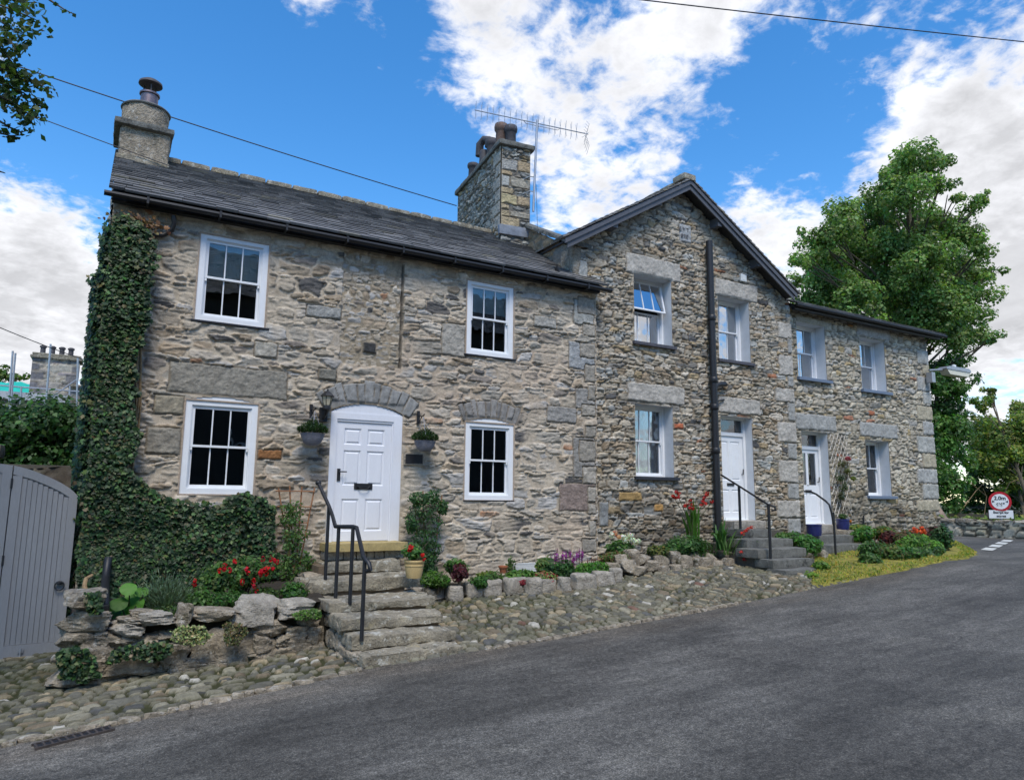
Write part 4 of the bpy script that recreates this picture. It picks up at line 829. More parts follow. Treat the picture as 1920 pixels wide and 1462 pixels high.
# ============================================================ GARDEN WALL, LEFT BED
gw = thing('garden_wall', 'low wall of rough boulders holding up the bed left of the steps', 'wall', (1.4, 9.2, -2.0))
def rk_px(l, Y, nm, parent, mat='rock', dep=.36, base=100):
    out = []
    for i, (cx, cy, w, h_) in enumerate(l):
        q = PY(cx, cy, Y); s = (q@CF)/FPX; out.append(rock((q[0], q[1]+dep*.35, q[2]), (w*s*1.1, dep, h_*s*1.15), base+i*7, .2, random.uniform(-.06, .06)-.03, 12))
    return out
lo = [(158, 1165, 78, 34), (155, 1196, 84, 32), (152, 1232, 92, 44), (150, 1266, 92, 34), (207, 1208, 52, 30), (190, 1194, 22, 18), (272, 1204, 66, 20), (236, 1196, 40, 18), (300, 1196, 50, 20), (400, 1216, 76, 66), (445, 1212, 76, 74), (513, 1178, 78, 26), (566, 1188, 56, 26), (497, 1212, 56, 44), (530, 1200, 22, 22), (562, 1212, 60, 42), (240, 1240, 100, 42), (320, 1228, 66, 50), (275, 1232, 40, 40), (345, 1250, 80, 26), (420, 1238, 60, 20), (470, 1228, 40, 22), (520, 1226, 60, 22), (590, 1200, 36, 46), (582, 1168, 40, 26), (320, 1192, 40, 16), (345, 1205, 50, 26), (215, 1262, 90, 26), (290, 1258, 70, 20), (185, 1225, 30, 40), (190, 1255, 30, 40), (585, 1218, 40, 26)]
V, F = join(rk_px(lo, 9.15, '', gw)); smoothed(mesh_np('rubble_courses', V, F, M['rock'], gw), 28)
for i, (l) in enumerate([(158, 1128, 62, 34), (236, 1180, 58, 28), (294, 1162, 62, 26), (347, 1154, 26, 38), (400, 1155, 76, 22), (481, 1146, 78, 48), (552, 1142, 68, 32), (240, 1163, 40, 10), (270, 1150, 40, 10)]):
    v_, f_ = rk_px([l], 9.08, '', gw, base=500+i*11)[0]; smoothed(mesh_np('coping_boulder', v_, f_, M['kerb'] if i in (1, 2, 5, 6) else M['rock'], gw), 28)
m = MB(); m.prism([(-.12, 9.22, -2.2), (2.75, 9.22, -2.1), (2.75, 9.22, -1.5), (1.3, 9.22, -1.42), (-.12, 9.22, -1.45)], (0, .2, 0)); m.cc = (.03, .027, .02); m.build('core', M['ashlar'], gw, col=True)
def bedz(a, b): return -1.40+.05*(a-1)+.07*(b-9.3)+.03*fbm(a*3, b*3, 9, 3)
sheet('flower_bed', np.arange(-.1, 2.75, .08), np.arange(9.25, 10.95, .08), bedz, M['soil'])
# ---- edging of the bed right of the steps
eg = thing('stone_edging', 'row of squared stones edging the narrow bed right of the cottage steps', 'edging', (6, 10, -1.5))
el = [(818, 1116, 34, 22), (857, 1113, 32, 26), (893, 1107, 30, 24), (927, 1103, 36, 26), (972, 1098, 42, 28), (1006, 1100, 26, 26), (1030, 1098, 36, 22), (1064, 1096, 22, 26), (1102, 1092, 44, 26), (1138, 1085, 40, 24), (1160, 1080, 18, 24), (792, 1112, 26, 16)]
for i, (cx, cy, w, h_) in enumerate(el):
    g_ = PG(cx, cy+h_/2); q = PY(cx, cy, g_[1]); s = (q@CF)/FPX; a = np.array((q[0]-w*s/2*1.06, g_[1], g_[2]-.04)); V, F = rough_box(None, a, a+np.array((w*s*1.06, .22, h_*s*1.05+.04)), res=.035, rough=.022, rnd=.045, seed=80+i); smoothed(mesh_np('edging_stone', V, F, M['kerb'], eg), 45)
ey = PG(960, 1112)[1]
sheet('narrow_bed', np.arange(4.2, 8.4, .08), np.arange(ey+.1, 11, .08), lambda a, b: cob_z(a, b)+.035+.02*fbm(a*3, b*3, 9, 3), M['soil'])
# ---- low tumbled wall in front of the gabled house
tw = thing('tumbled_wall', 'tumbled low stones holding the bed under the gabled house window', 'wall', (9.2, 10.2, -1.3))
tl = [(1165, 1050, 30, 20), (1185, 1040, 26, 20), (1205, 1048, 34, 18), (1222, 1058, 28, 16), (1180, 1062, 34, 22), (1200, 1068, 30, 14), (1240, 1052, 26, 20), (1262, 1045, 26, 22), (1282, 1053, 30, 22), (1318, 1056, 42, 20), (1345, 1060, 30, 16), (1270, 1068, 28, 18), (1245, 1068, 26, 14), (1300, 1040, 34, 14), (1330, 1045, 24, 16), (1365, 1056, 26, 18), (1385, 1050, 30, 20), (1228, 1040, 24, 16), (1400, 1042, 28, 30), (1150, 1068, 22, 22), (1362, 1040, 26, 14)]
rs = []
for i, (cx, cy, w, h_) in enumerate(tl):
    q = PY(cx, cy, 10.05+(1070-cy)*.012); s = (q@CF)/FPX; rs.append(rock((q[0], q[1]+.05, q[2]-.02), (w*s*1.1, .3, h_*s*1.35), 900+i, .12, random.uniform(-.15, .1), 5))
V, F = join(rs); smoothed(mesh_np('stones', V, F, M['rock'], tw), 28)
sheet('upper_bed', np.arange(8.3, 11.2, .08), np.arange(10.1, 11.15, .08), lambda a, b: cob_z(a, b)-.02+.1*sstep(10.1, 10.5, b), M['soil'])
bb2 = []
for i, (cx, cy, w, h_) in enumerate([(1532, 1037, 26, 18), (1548, 1040, 18, 16), (1522, 1045, 16, 14)]): g_ = PG(cx, cy+h_/2); s = (g_@CF)/FPX; bb2.append(tag(smoothed(mesh_np('boulder', *rock((g_[0], g_[1]+.1, g_[2]+h_*s/2), (w*s*1.1, .3, h_*s*1.2), 990+i), M['kerb' if i == 1 else 'rock'])), ['brown boulder between the two right hand flights of steps', 'pale yellowish boulder beside the moss verge', 'small grey boulder at the foot of the leafy clump'][i], 'boulder'))
# ============================================================ FOLIAGE TOOLS
def leafset(P, Nrm, size, col, shape='dia', aspect=1.6, droop=.4, jitter=.6, cvar=.3, seed=0, fold=.18):
    """P centres, Nrm preferred normals; returns V,F,C for folded leaves"""
    r = np.random.default_rng(seed); n = len(P); Nn = Nrm+jitter*r.normal(size=(n, 3)); Nn /= np.linalg.norm(Nn, axis=1, keepdims=True)
    d = r.normal(size=(n, 3)); d[:, 2] -= droop; d -= (d*Nn).sum(1, keepdims=True)*Nn; d /= np.maximum(np.linalg.norm(d, axis=1, keepdims=True), 1e-6); b = np.cross(Nn, d)
    s = (size*(.5+1.0*r.random(n)**1.3))[:, None]
    if shape == 'dia':
        V = np.stack([P-d*s*.5, P+b*s*.5/aspect+Nn*s*fold*.3, P+d*s*.5, P-b*s*.5/aspect+Nn*s*fold*.3], 1).reshape(-1, 3); k = 4
        i = np.arange(n)*4; F = np.concatenate([np.stack([i, i+1, i+2], 1), np.stack([i, i+2, i+3], 1)])
    else:   # ivy: five-lobed
        pts = [(-.45, 0), (-.28, .42), (.0, .26), (.12, .5), (.2, .2), (.55, 0), (.2, -.2), (.12, -.5), (.0, -.26), (-.28, -.42)]
        V = np.stack([P+d*s*a+b*s*c-Nn*s*abs(c)*fold for a, c in pts], 1).reshape(-1, 3); k = len(pts); i = np.arange(n)*k
        F = np.concatenate([np.stack([i, i+1, i+2, i+5], 1), np.stack([i+2, i+3, i+4, i+5], 1), np.stack([i, i+5, i+8, i+9], 1), np.stack([i+5, i+6, i+7, i+8], 1)])
    cs = np.array(col) if np.ndim(col) > 1 else np.array([col]); c = cs[r.integers(0, len(cs), n)]*(1-cvar+2*cvar*r.random(n))[:, None]*(1+.12*r.normal(size=(n, 3)))
    return V, F, np.repeat(np.clip(c, .002, 1), k, axis=0)
def jl(L):
    V = []; F = []; C = []; n = 0
    for v, f, c in L: V.append(v); F.append(f+n); C.append(c); n += len(v)
    return np.vstack(V), np.vstack(F), np.vstack(C)
def ball_pts(c, rad, n, seed=0, shell=.5):
    r = np.random.default_rng(seed); d = r.normal(size=(n, 3)); d /= np.linalg.norm(d, axis=1, keepdims=True); q = shell+(1-shell)*r.random(n)**.6
    q *= 1+.25*vn3(d*2.3+seed, seed)
    return np.array(c)+d*q[:, None]*np.array(rad), d
GR = [(.045, .09, .02), (.06, .12, .025), (.035, .07, .018), (.09, .15, .035)]
def bush(name, label, cat, c, rad, n, size, col=GR, seed=0, parent=None, group=None, aspect=1.7, blobs=None, mat='leaf', shape='dia', stems=True, droop=.3):
    """mound of leaves in several sub clumps, rooted at its base"""
    c = np.array(c, float); rad = np.array(rad, float) if np.ndim(rad) else np.array([rad]*3, float); r = np.random.default_rng(seed)
    o = thing(name, label, cat, (c[0], c[1], c[2]-rad[2]), group) if parent is None else parent; L = []
    nb = blobs or 7
    for k in range(nb):
        d = r.normal(size=3); d /= np.linalg.norm(d); bc = c+d*rad*.5*r.random()**.5; br = rad*(.42+.28*r.random()); P, D = ball_pts(bc, br, n//nb, seed*31+k, .55)
        D = D+np.array((0, -.4, .6)); L.append(leafset(P, D, size, col, shape, aspect, droop, .5, .35, seed*7+k))
    V, F, C = jl(L); mesh_np('foliage', V, F, M[mat], o, C)
    if stems:
        m = MB()
        for k in range(7): d = r.normal(size=3)*.45; tip = c+np.array((d[0], d[1], abs(d[2])+.1))*rad; m.tube([(c[0]+d[0]*.2*rad[0], c[1]+d[1]*.2*rad[1], c[2]-rad[2]*1.15), (c+tip)/2-np.array((0, 0, rad[2]*.3)), tip], [.012, .009, .004], 5)
        m.build('stems', M['bark'], o)
    return o
def px_at(px, py, Y): q = PY(px, py, Y); return q, (q@CF)/FPX
def bush_px(name, label, cat, cx, cy, w, h, Y, n, sz, depth=None, **k):
    if cx > 1400: Y = min(Y, PG(cx, cy+h*.5)[1]+.1)
    q, s = px_at(cx, cy, Y); return bush(name, label, cat, q, (w*s/2*1.22, (depth or w*s*.35), h*s/2*1.22), int(n*1.35), sz*s, **k)
def blades(name, label, cat, cx, cyb, Y, n, L, spread, col, width=.02, seed=0, parent=None, lean=(0, 0), group=None):
    q, s = px_at(cx, cyb, Y); r = np.random.default_rng(seed); o = parent or thing(name, label, cat, q, group); V = []; F = []; C = []
    for k in range(n):
        a = r.random()*6.28; sp = spread*r.random()**.7; l = L*(.65+.45*r.random()); dx, dy = math.cos(a)*sp+lean[0], math.sin(a)*sp*.6+lean[1]; b0 = q+np.array((r.normal()*.05, r.normal()*.04, 0)); side = np.array((-math.sin(a+r.normal()), math.cos(a+r.normal()), 0)); side = side/np.linalg.norm(side); side = side*.5+np.array((.6, .1, 0)); side /= np.linalg.norm(side)
        m_ = 6; cc = np.array(col)*(.6+.8*r.random())
        for i in range(m_+1):
            f = i/m_; p = b0+np.array((dx*l*f**1.3, dy*l*f**1.3, l*(f-sp*.75*f**2.6))); w = width*(.6+.8*math.sin(min(f*1.25+.25, 1.57)*1.0))*(1-f**4); V += [p-side*w/2, p+side*w/2]; C += [cc, cc]
            if i: j = len(V)-4; F.append((j, j+1, j+3, j+2))
    mesh_np('leaf_blades', V, F, M['leaf'], o, np.array(C), smooth=True); return o
def flowers(parent, nm, pts, size, col, per=8, seed=0, rr=None):
    per = max(per, 14)
    for i, p in enumerate(pts):
        P, D = ball_pts(p, rr or (size*.9,)*3, per, seed+i, .5); V, F, C = leafset(P, D, size, col, 'dia', 1.25, 0, .3, .2, seed+i); mesh_np(nm.replace('blooms', 'bloom'), V, F, M['petal'], parent, C)
def inpoly(x, y, poly):
    k = np.zeros(len(x), bool); n = len(poly)
    for i in range(n):
        x0, y0 = poly[i]; x1, y1 = poly[(i+1) % n]; c = ((y0 > y) != (y1 > y)) & (x < (x1-x0)*(y-y0)/(y1-y0+1e-9)+x0); k ^= c
    return k
# ============================================================ IVY
ivp = [(205, 402), (232, 398), (262, 420), (290, 430), (292, 470), (288, 520), (285, 600), (262, 660), (258, 700), (250, 780), (255, 800), (250, 880), (262, 905), (290, 912), (320, 928), (400, 936), (500, 935), (508, 960), (512, 1000), (516, 1040), (515, 1085), (480, 1105), (380, 1118), (250, 1112), (200, 1120), (150, 1122), (150, 1000), (147, 900), (150, 820), (158, 730), (168, 620), (180, 520), (190, 450)]
PW = [PY(x, y, 10.85) for x, y in ivp]; pw = [(p[0], p[2]) for p in PW]
iv = thing('ivy', 'dense dark ivy climbing the left corner of the cottage and spreading below its window', 'ivy', (.3, 10.9, -1.5))
r = np.random.default_rng(5); xs = r.uniform(-.45, 3.0, 140000); zs = r.uniform(-1.6, 4.2, 140000); k = inpoly(xs+.08*vn(xs*2.5, zs*2.5, 1)+.06*vn(xs*9, zs*9, 8), zs+.08*vn(xs*3, zs*3, 2)+.06*vn(xs*9, zs*9, 7), pw) & (r.random(len(xs)) > .75*sstep(.12, .45, fbm(xs*2.1, zs*1.7, 40, 3))) & ~((xs < -.2) & (zs < .35))
xs, zs = xs[k][:24000], zs[k][:24000]; edge = sstep(-.35, .35, xs); bul = .10+.10*fbm(xs*1.5, zs*1.5, 4, 3)+.08*edge*sstep(-.5, .5, zs)
lay = r.random(len(xs))**.6; ysv = 10.97-.05-bul*1.3*lay-.05
wrap = xs < -.08; ysv = np.where(wrap, 10.86+r.random(len(xs))*.35*1, ysv)
P = np.stack([xs, ysv, zs], 1); D = np.stack([np.where(wrap, -.7, .05*r.normal(size=len(xs))), -np.ones(len(xs)), .55*np.ones(len(xs))], 1)
ivc = [(.014, .04, .012), (.02, .055, .016), (.035, .08, .022), (.011, .032, .011), (.03, .065, .026), (.07, .13, .035), (.018, .045, .014), (.10, .10, .04)]
L = [leafset(P, D, .062, ivc, 'ivy', droop=1.2, jitter=.33, cvar=.4, seed=1)]
# side face of the corner
n = 8000; xs2 = -.1-.17*r.random(n)**.8; zs2 = r.uniform(-1.9, 3.75, n); ys2 = r.uniform(10.9, 12.3, n); xs2 = np.where(zs2 > 3, xs2*.6-.03, xs2); ys2 = np.where(zs2 < .4, ys2+.12, ys2); L.append(leafset(np.stack([xs2, ys2, zs2], 1), np.tile((-1., -.5, .4), (n, 1)), .065, ivc, 'ivy', droop=1, jitter=.4, seed=2, cvar=.4))
q = PY(262, 420, 10.8); Pb = np.array(q)+r.normal(size=(200, 3))*np.array((.14, .03, .06)); L.append(leafset(Pb, np.tile((0, -1., .3), (200, 1)), .06, [(.16, .09, .04), (.2, .12, .05)], 'ivy', seed=3))
V, F, C = jl(L); mesh_np('leaves', V, F, M['ivyl'], iv, C)
m = MB()
for k in range(14): x0 = r.uniform(.0, .5) if k < 6 else r.uniform(.8, 2.3); z1 = 3.5 if k < 6 else -.5; pts = [(x0+.04*math.sin(i*1.3+k), 10.93, -1.4+(z1+1.2)*i/9) for i in range(10)]; m.tube(pts, .014, 5)
m.tube([PY(173, 1078, 10.6), PY(161, 1085, 10.5), PY(158, 1100, 10.4), PY(164, 1110, 10.3), PY(190, 1113, 10.2)], [.02, .025, .028, .025, .018], 7)
m.build('stems', M['barkp'], iv)
def ivy_patch(label, poly, Y, n, sz, nm='ivy', cols=ivc, seed=0, cat='ivy', thick=.1, shape='ivy', group=None):
    r = np.random.default_rng(seed); xs = r.uniform(min(p[0] for p in poly), max(p[0] for p in poly), n*4); ys_ = r.uniform(min(p[1] for p in poly), max(p[1] for p in poly), n*4); k = inpoly(xs+5*vn(xs*.1, ys_*.1, seed), ys_+4*vn(xs*.13, ys_*.13, seed+1), poly); xs, ys_ = xs[k][:n], ys_[k][:n]
    P = np.array([PY(a, b, Y-thick*c) for a, b, c in zip(xs, ys_, r.random(len(xs)))]); o = thing(nm, label, cat, P.mean(0)+np.array((0, .1, -.1)), group)
    V, F, C = leafset(P, np.tile((0, -1., .7), (len(P), 1)), sz, cols, shape, droop=.8, jitter=.45, cvar=.4, seed=seed); mesh_np('leaves', V, F, M['ivyl'], o, C); return o
ivy_patch('ivy trailing over the foot of the boulder pier by the gate', [(108, 1225), (140, 1210), (180, 1232), (186, 1270), (150, 1278), (110, 1268)], 9.05, 520, .055, seed=11)
ivy_patch('ivy strand hanging across the middle of the boulder wall', [(225, 1215), (270, 1200), (320, 1205), (330, 1225), (290, 1238), (240, 1236), (200, 1246), (205, 1225)], 9.03, 420, .045, seed=12)
ivy_patch('small ivy clump on top of the boulder pier by the downpipe', [(158, 1116), (190, 1112), (196, 1140), (180, 1150), (160, 1140)], 9.02, 160, .055, seed=13)
MO = [(.2, .24, .08), (.28, .3, .12), (.12, .17, .05), (.34, .32, .16)]
ivy_patch('pale yellow green stonecrop spilling over the boulder wall', [(318, 1185), (345, 1172), (385, 1176), (402, 1192), (385, 1208), (345, 1212), (322, 1200)], 9.0, 700, .03, nm='stonecrop', cols=MO, seed=14, cat='plant', shape='dia')
ivy_patch('brownish dried moss cushion on the big boulder', [(415, 1172), (445, 1165), (465, 1180), (452, 1208), (425, 1210)], 9.0, 500, .03, nm='moss_cushion', cols=[(.1, .1, .03), (.14, .1, .04), (.05, .07, .02)], seed=15, cat='moss', shape='dia')
ivy_patch('small fern like tuft at the right end of the boulder wall', [(548, 1150), (580, 1140), (602, 1146), (600, 1160), (560, 1162)], 9.0, 320, .035, nm='fern_tuft', cols=[(.06, .13, .02), (.09, .17, .03)], seed=16, cat='plant', shape='dia')
# ============================================================ BED PLANTS LEFT
ho = thing('hosta', 'bright green broad leaved plant at the left end of the raised bed', 'plant', PY(240, 1160, 9.6)); L = []
hv, hf, hc = [], [], []
for i, (px, py, s_) in enumerate([(243, 1103, 24), (225, 1130, 26), (210, 1134, 20), (255, 1132, 30), (268, 1108, 20), (232, 1150, 26), (213, 1150, 24), (262, 1120, 24), (275, 1126, 18), (250, 1118, 20)]):
    q, s = px_at(px, py, 9.45+.02*i); R_ = s_*s*.55; n = 14; nn = np.array((random.uniform(-.5, .3), -.75, random.uniform(.3, .9))); nn /= np.linalg.norm(nn); d = np.cross(nn, (random.uniform(-.4, .4), .2, 1)); d /= np.linalg.norm(d); b_ = np.cross(nn, d); base = len(hv); cc = np.array((.09, .24, .03))*random.uniform(.45, 1.4)
    hv.append(q+nn*.0); hc.append(cc)
    for k in range(n): w = 2*math.pi*k/n; rr = R_*(1+.15*math.cos(w)); hv.append(q+d*rr*math.cos(w)*1.15+b_*rr*math.sin(w)-nn*R_*.22*(math.sin(w)**2)+nn*.08*R_*math.sin(w*5)); hc.append(cc*(1.12 if k % 2 else .95))
    for k in range(n): hf.append((base, base+1+k, base+1+(k+1) % n))
mesh_np('leaves', hv, hf, M['leaf'], ho, np.array(hc), smooth=True)
m = MB()
for px, py in ((243, 1110), (225, 1135), (255, 1135), (268, 1115), (232, 1150)): m.tube([PY(240, 1162, 9.6), PY((240+px)/2, (1162+py)/2, 9.55), PY(px, py, 9.48)], .007, 5)
m.build('stalks', M['leafstalk'] if 'leafstalk' in M else M['grass'], ho)
LAV = [(.18, .26, .17), (.24, .33, .22), (.11, .18, .11)]
def needles(name, label, cat, cx, cy, w, h, Y, n, col, L_, wd=.006, seed=0, group=None, up=1.0):
    q, s = px_at(cx, cy, Y); r = np.random.default_rng(seed); o = thing(name, label, cat, q-np.array((0, 0, h*s/2)), group); base = q-np.array((0, 0, h*s/2)); a = r.uniform(0, 6.28, n); rr = r.random(n)**.6
    tip = base+np.stack([np.cos(a)*rr*w*s/2, np.sin(a)*rr*w*s*.3, h*s*(1-.35*rr**2)*(.35+.7*r.random(n))], 1); f = .4+.5*r.random((n, 1)); P = base*(1-f)+tip*f; P[:, :2] = base[:2]*(1-f)+tip[:, :2]*f
    d = tip-base; d /= np.linalg.norm(d, axis=1, keepdims=True); d += .35*r.normal(size=(n, 3)); d[:, 2] *= up; b_ = np.cross(d, r.normal(size=(n, 3))); b_ /= np.linalg.norm(b_, axis=1, keepdims=True); l = L_*(.5+r.random((n, 1)))
    V = np.stack([P-b_*wd/2, P+d*l*.5+b_*wd, P+d*l, P+b_*wd/2], 1).reshape(-1, 3); i = np.arange(n)*4; F = np.stack([i, i+1, i+2, i+3], 1); cs = np.array(col)[r.integers(0, len(col), n)]*(.6+.8*r.random(n))[:, None]; mesh_np('foliage', V, F, M['leaf'], o, np.repeat(cs, 4, 0)); return o
needles('lavender', 'feathery silver green bush beside the broad leaved plant', 'plant', 308, 1118, 110, 92, 9.6, 4200, LAV, .08, .007, 21)
fu = bush_px('fuchsia', 'fuchsia bush with hanging red flowers under the ivy', 'plant', 445, 1078, 150, 66, 9.9, 2200, 8, seed=22, col=[(.04, .10, .025), (.06, .13, .03), (.10, .18, .04)], depth=.3)
rp = [PY(x, y, 9.62) for x, y in [(493, 1049), (508, 1046), (515, 1050), (463, 1068), (467, 1072), (491, 1070), (497, 1068), (503, 1065), (512, 1064), (420, 1066), (431, 1068), (412, 1070), (454, 1090), (475, 1090), (477, 1098), (364, 1090), (365, 1094), (500, 1074), (488, 1075), (421, 1062), (440, 1052), (520, 1054), (482, 1110)]]
flowers(fu, 'blooms', rp, .036, [(.6, .015, .02), (.45, .01, .03)], 9, 3, (.026, .02, .045))
bush_px('ground_cover', 'low green mound of small leaves in front of the fuchsia', 'plant', 425, 1122, 76, 34, 9.5, 1600, 5, seed=23, col=[(.05, .13, .02), (.04, .10, .02)], depth=.2)
bush_px('geranium', 'spreading leafy plant with one purple flower behind the boulders', 'plant', 372, 1125, 76, 50, 9.6, 1300, 8, seed=24, col=[(.07, .16, .03), (.04, .10, .02)], depth=.2)
bush_px('leafy_clump', 'leafy clump with a dark pink bud beside the steps', 'plant', 553, 1108, 66, 34, 9.6, 900, 8, seed=25, col=[(.07, .17, .03), (.05, .12, .03)], depth=.2)
bush_px('ground_cover', 'low bright green leaves behind the second coping boulder', 'plant', 500, 1112, 50, 22, 9.7, 600, 7, seed=26, depth=.2)
bush_px('ground_cover', 'dark leaves at the foot of the silver green bush', 'plant', 318, 1150, 70, 26, 9.4, 500, 7, seed=27, depth=.15)
# ============================================================ TRELLISES
def cane(m, a, b, Y, r=.009): m.tube([PY(*a, Y), PY(*b, Y)], r, 6)
tr = thing('fan_trellis', 'brown fan trellis with a thin climber left of the door', 'trellis', PY(553, 1095, 10.8)); m = MB()
for a in ((522, 914), (543, 910), (566, 912), (590, 914)): cane(m, a, (553+(a[0]-555)*.25, 1060), 10.84, .011)
for y, x0, x1 in ((920, 517, 590), (949, 520, 584), (979, 526, 576), (1009, 530, 572), (1040, 533, 560)): cane(m, (x0, y), (x1, y+1), 10.81, .009)
m.tube([PY(550, 1058, 10.83), PY(551, 1100, 10.83)], .014, 6); m.build('lattice', M['trel'], tr)
cl = thing('climber', 'sparse green climber growing on the fan trellis', 'plant', PY(553, 1095, 10.78)); L = []
for i, (px, py, w, h) in enumerate([(548, 955, 46, 34), (545, 975, 50, 30), (555, 1000, 56, 30), (548, 1020, 46, 30), (545, 1050, 50, 40), (560, 1075, 60, 36), (535, 1065, 30, 50), (575, 1050, 30, 40), (580, 1085, 36, 24)]):
    q, s = px_at(px, py, 10.74); P, D = ball_pts(q, (w*s/2, .1, h*s/2), 190, 60+i, .2); L.append(leafset(P, D+np.array((0, -1, .4)), .045, [(.06, .13, .03), (.04, .09, .025), (.1, .18, .04)], 'dia', 1.6, .3, .6, .35, i))
V, F, C = jl(L); mesh_np('foliage', V, F, M['leaf'], cl, C); m = MB()
for k in range(6): m.tube([PY(550+k, 1105, 10.78), PY(548+6*math.sin(k), 1050, 10.76), PY(545+9*math.cos(k*2), 1000, 10.76), PY(548+12*math.sin(k*3), 950, 10.78)], .006, 5)
m.build('stems', M['barkp'], cl)
c2_ = thing('climber', 'bushy dark climber on the wall right of the door', 'plant', PY(800, 1080, 10.8)); L = []
for i, (px, py, w, h) in enumerate([(785, 935, 38, 30), (812, 932, 34, 30), (800, 955, 66, 44), (800, 985, 70, 46), (798, 1010, 60, 40), (808, 1030, 44, 40), (800, 1050, 44, 36), (806, 1070, 30, 26), (830, 950, 16, 30), (770, 980, 16, 40)]):
    q, s = px_at(px, py, 10.72); P, D = ball_pts(q, (w*s/2, .16, h*s/2), 420, 80+i, .45); L.append(leafset(P, D+np.array((0, -1, .4)), .042, [(.035, .095, .03), (.025, .07, .024), (.055, .13, .035)], 'dia', 1.7, .3, .6, .35, i+50))
V, F, C = jl(L); mesh_np('foliage', V, F, M['leaf'], c2_, C); m = MB(); m.tube([PY(803, 1085, 10.8), PY(800, 1020, 10.8), PY(795, 960, 10.8)], .012, 6); m.build('stems', M['bark'], c2_)
t2 = thing('trellis_stakes', 'three canes poking out of the bushy climber right of the door', 'trellis', PY(800, 1000, 10.9)); m = MB(); cane(m, (776, 922), (786, 1060), 10.86); cane(m, (793, 920), (797, 1060), 10.86); cane(m, (829, 927), (812, 1060), 10.86); cane(m, (774, 938), (832, 940), 10.86); m.build('canes', M['trel'], t2)
# ============================================================ POTS & RIGHT BED
def pot_lathe(nm, label, cx, yt, yb, wt, wb, Y, mat, group=None, band=True):
    q, s = px_at(cx, yb, Y); h = (yb-yt)*s; rt, rb = wt*s/2, wb*s/2; o = thing(nm, label, 'plant pot', q, group); m = MB()
    pr = [(rb, 0), (rb*1.03, .01), (rb*1.18, h*.3), (rt*.92, h*.62), (rt*.92, h*.66), (rt*.97, h*.67), (rt*.97, h*.74), (rt*.93, h*.75), (rt*.95, h*.84), (rt, h*.86), (rt*1.02, h*.97), (rt, h), (rt*.9, h), (rt*.85, h*.9)] if band else [(rb, 0), (rb*1.1, h*.3), (rt*.96, h*.8), (rt*.97, h*.86), (rt*1.03, h*.88), (rt*1.03, h), (rt*.92, h), (rt*.9, h*.9)]
    m.lathe(q, pr, 28); m.build('pot', M[mat], o, smooth=True); m = MB(); m.lathe(q+np.array((0, 0, h*.82)), [(rt*.88, 0), (rt*.88, .02)], 20); m.build('compost', M['soil'], o); return o, q, s, h
# geranium pot sits on the fifth step
pq = PZ(776, 1083, -1.13); o, q, s, h = pot_lathe('plant_pot', 'buff ringed terracotta pot standing on the cottage step', 776, 1050, 1083, 38, 27, pq[1]-.12, 'terr')
g1 = bush('potted_geranium', 'red flowering geranium growing in the buff pot', 'plant', q+np.array((0, 0, h+.11)), (.2, .18, .14), 800, .05, seed=31, col=[(.07, .17, .04), (.1, .22, .05)]); flowers(g1, 'blooms', [PY(x, y, q[1]-.14) for x, y in ((770, 1024), (773, 1027), (796, 1047), (793, 1040), (768, 1030))], .035, [(.55, .02, .02)], 8, 5)
def B(name, label, cx, cy, w, h, Y, n, sz, cat='plant', **k): return bush_px(name, label, cat, cx, cy, w, h, Y, n, sz, **k)
B('mound_plant', 'bright green moss like mound beside the buff pot', 820, 1086, 58, 34, 10.15, 2000, 4.5, seed=41, col=[(.06, .15, .015), (.08, .19, .02), (.04, .1, .015)], depth=.25)
B('heuchera', 'dark red leaved plant behind the edging stones', 862, 1074, 32, 28, 10.15, 600, 7, seed=42, col=[(.10, .02, .03), (.06, .015, .02), (.16, .04, .05)], depth=.15)
B('leafy_clump', 'light green clump against the wall behind the red leaved plant', 850, 1060, 52, 26, 10.6, 900, 6, seed=43, col=[(.08, .18, .03), (.06, .14, .03)], depth=.2)
B('mound_plant', 'small green tuft hanging over the edging stones', 895, 1088, 38, 26, 10.1, 900, 4.5, seed=44, col=[(.06, .17, .03), (.04, .12, .02)], depth=.15)
B('ground_cover', 'thin yellowish ground cover along the wall foot', 915, 1076, 60, 12, 10.5, 500, 5, seed=45, col=[(.14, .18, .03), (.08, .14, .02)], depth=.2)
B('leafy_clump', 'green leaves in front of the white slatted vent', 985, 1080, 80, 26, 10.2, 1300, 6.5, seed=46, col=[(.06, .16, .03), (.10, .2, .03)], depth=.18)
cv = thing('climber', 'thin stem arching over the left end of the white slatted vent', 'plant', PY(952, 1085, 10.7)); q, s = px_at(958, 1064, 10.75); P, D = ball_pts(q, (.1, .08, .2), 320, 5, .3); V, F, C = leafset(P, D+np.array((0, -1, 0)), .04, [(.04, .09, .02), (.07, .13, .03)], seed=4); mesh_np('foliage', V, F, M['leaf'], cv, C); m = MB(); m.tube([PY(950, 1085, 10.8), PY(951, 1062, 10.8), PY(958, 1053, 10.8), PY(975, 1050, 10.8)], .01, 6); m.build('stems', M['bark'], cv)
hq = B('saxifrage', 'red and cream rosettes spilling over the edging stones', 1022, 1082, 54, 24, 9.98, 900, 5.5, seed=47, col=[(.35, .04, .05), (.2, .22, .07), (.3, .28, .14), (.12, .2, .04)], depth=.15)
B('leafy_clump', 'small pale green tuft between the orange pot and the mossy tuft', 925, 1085, 40, 22, 10.2, 700, 5.5, seed=101, col=[(.09, .18, .04), (.06, .13, .03)], depth=.15)
B('ground_cover', 'trailing green fringe over the middle edging stones', 1000, 1090, 50, 18, 9.95, 700, 5, seed=102, col=[(.07, .16, .03), (.05, .11, .03)], depth=.1)
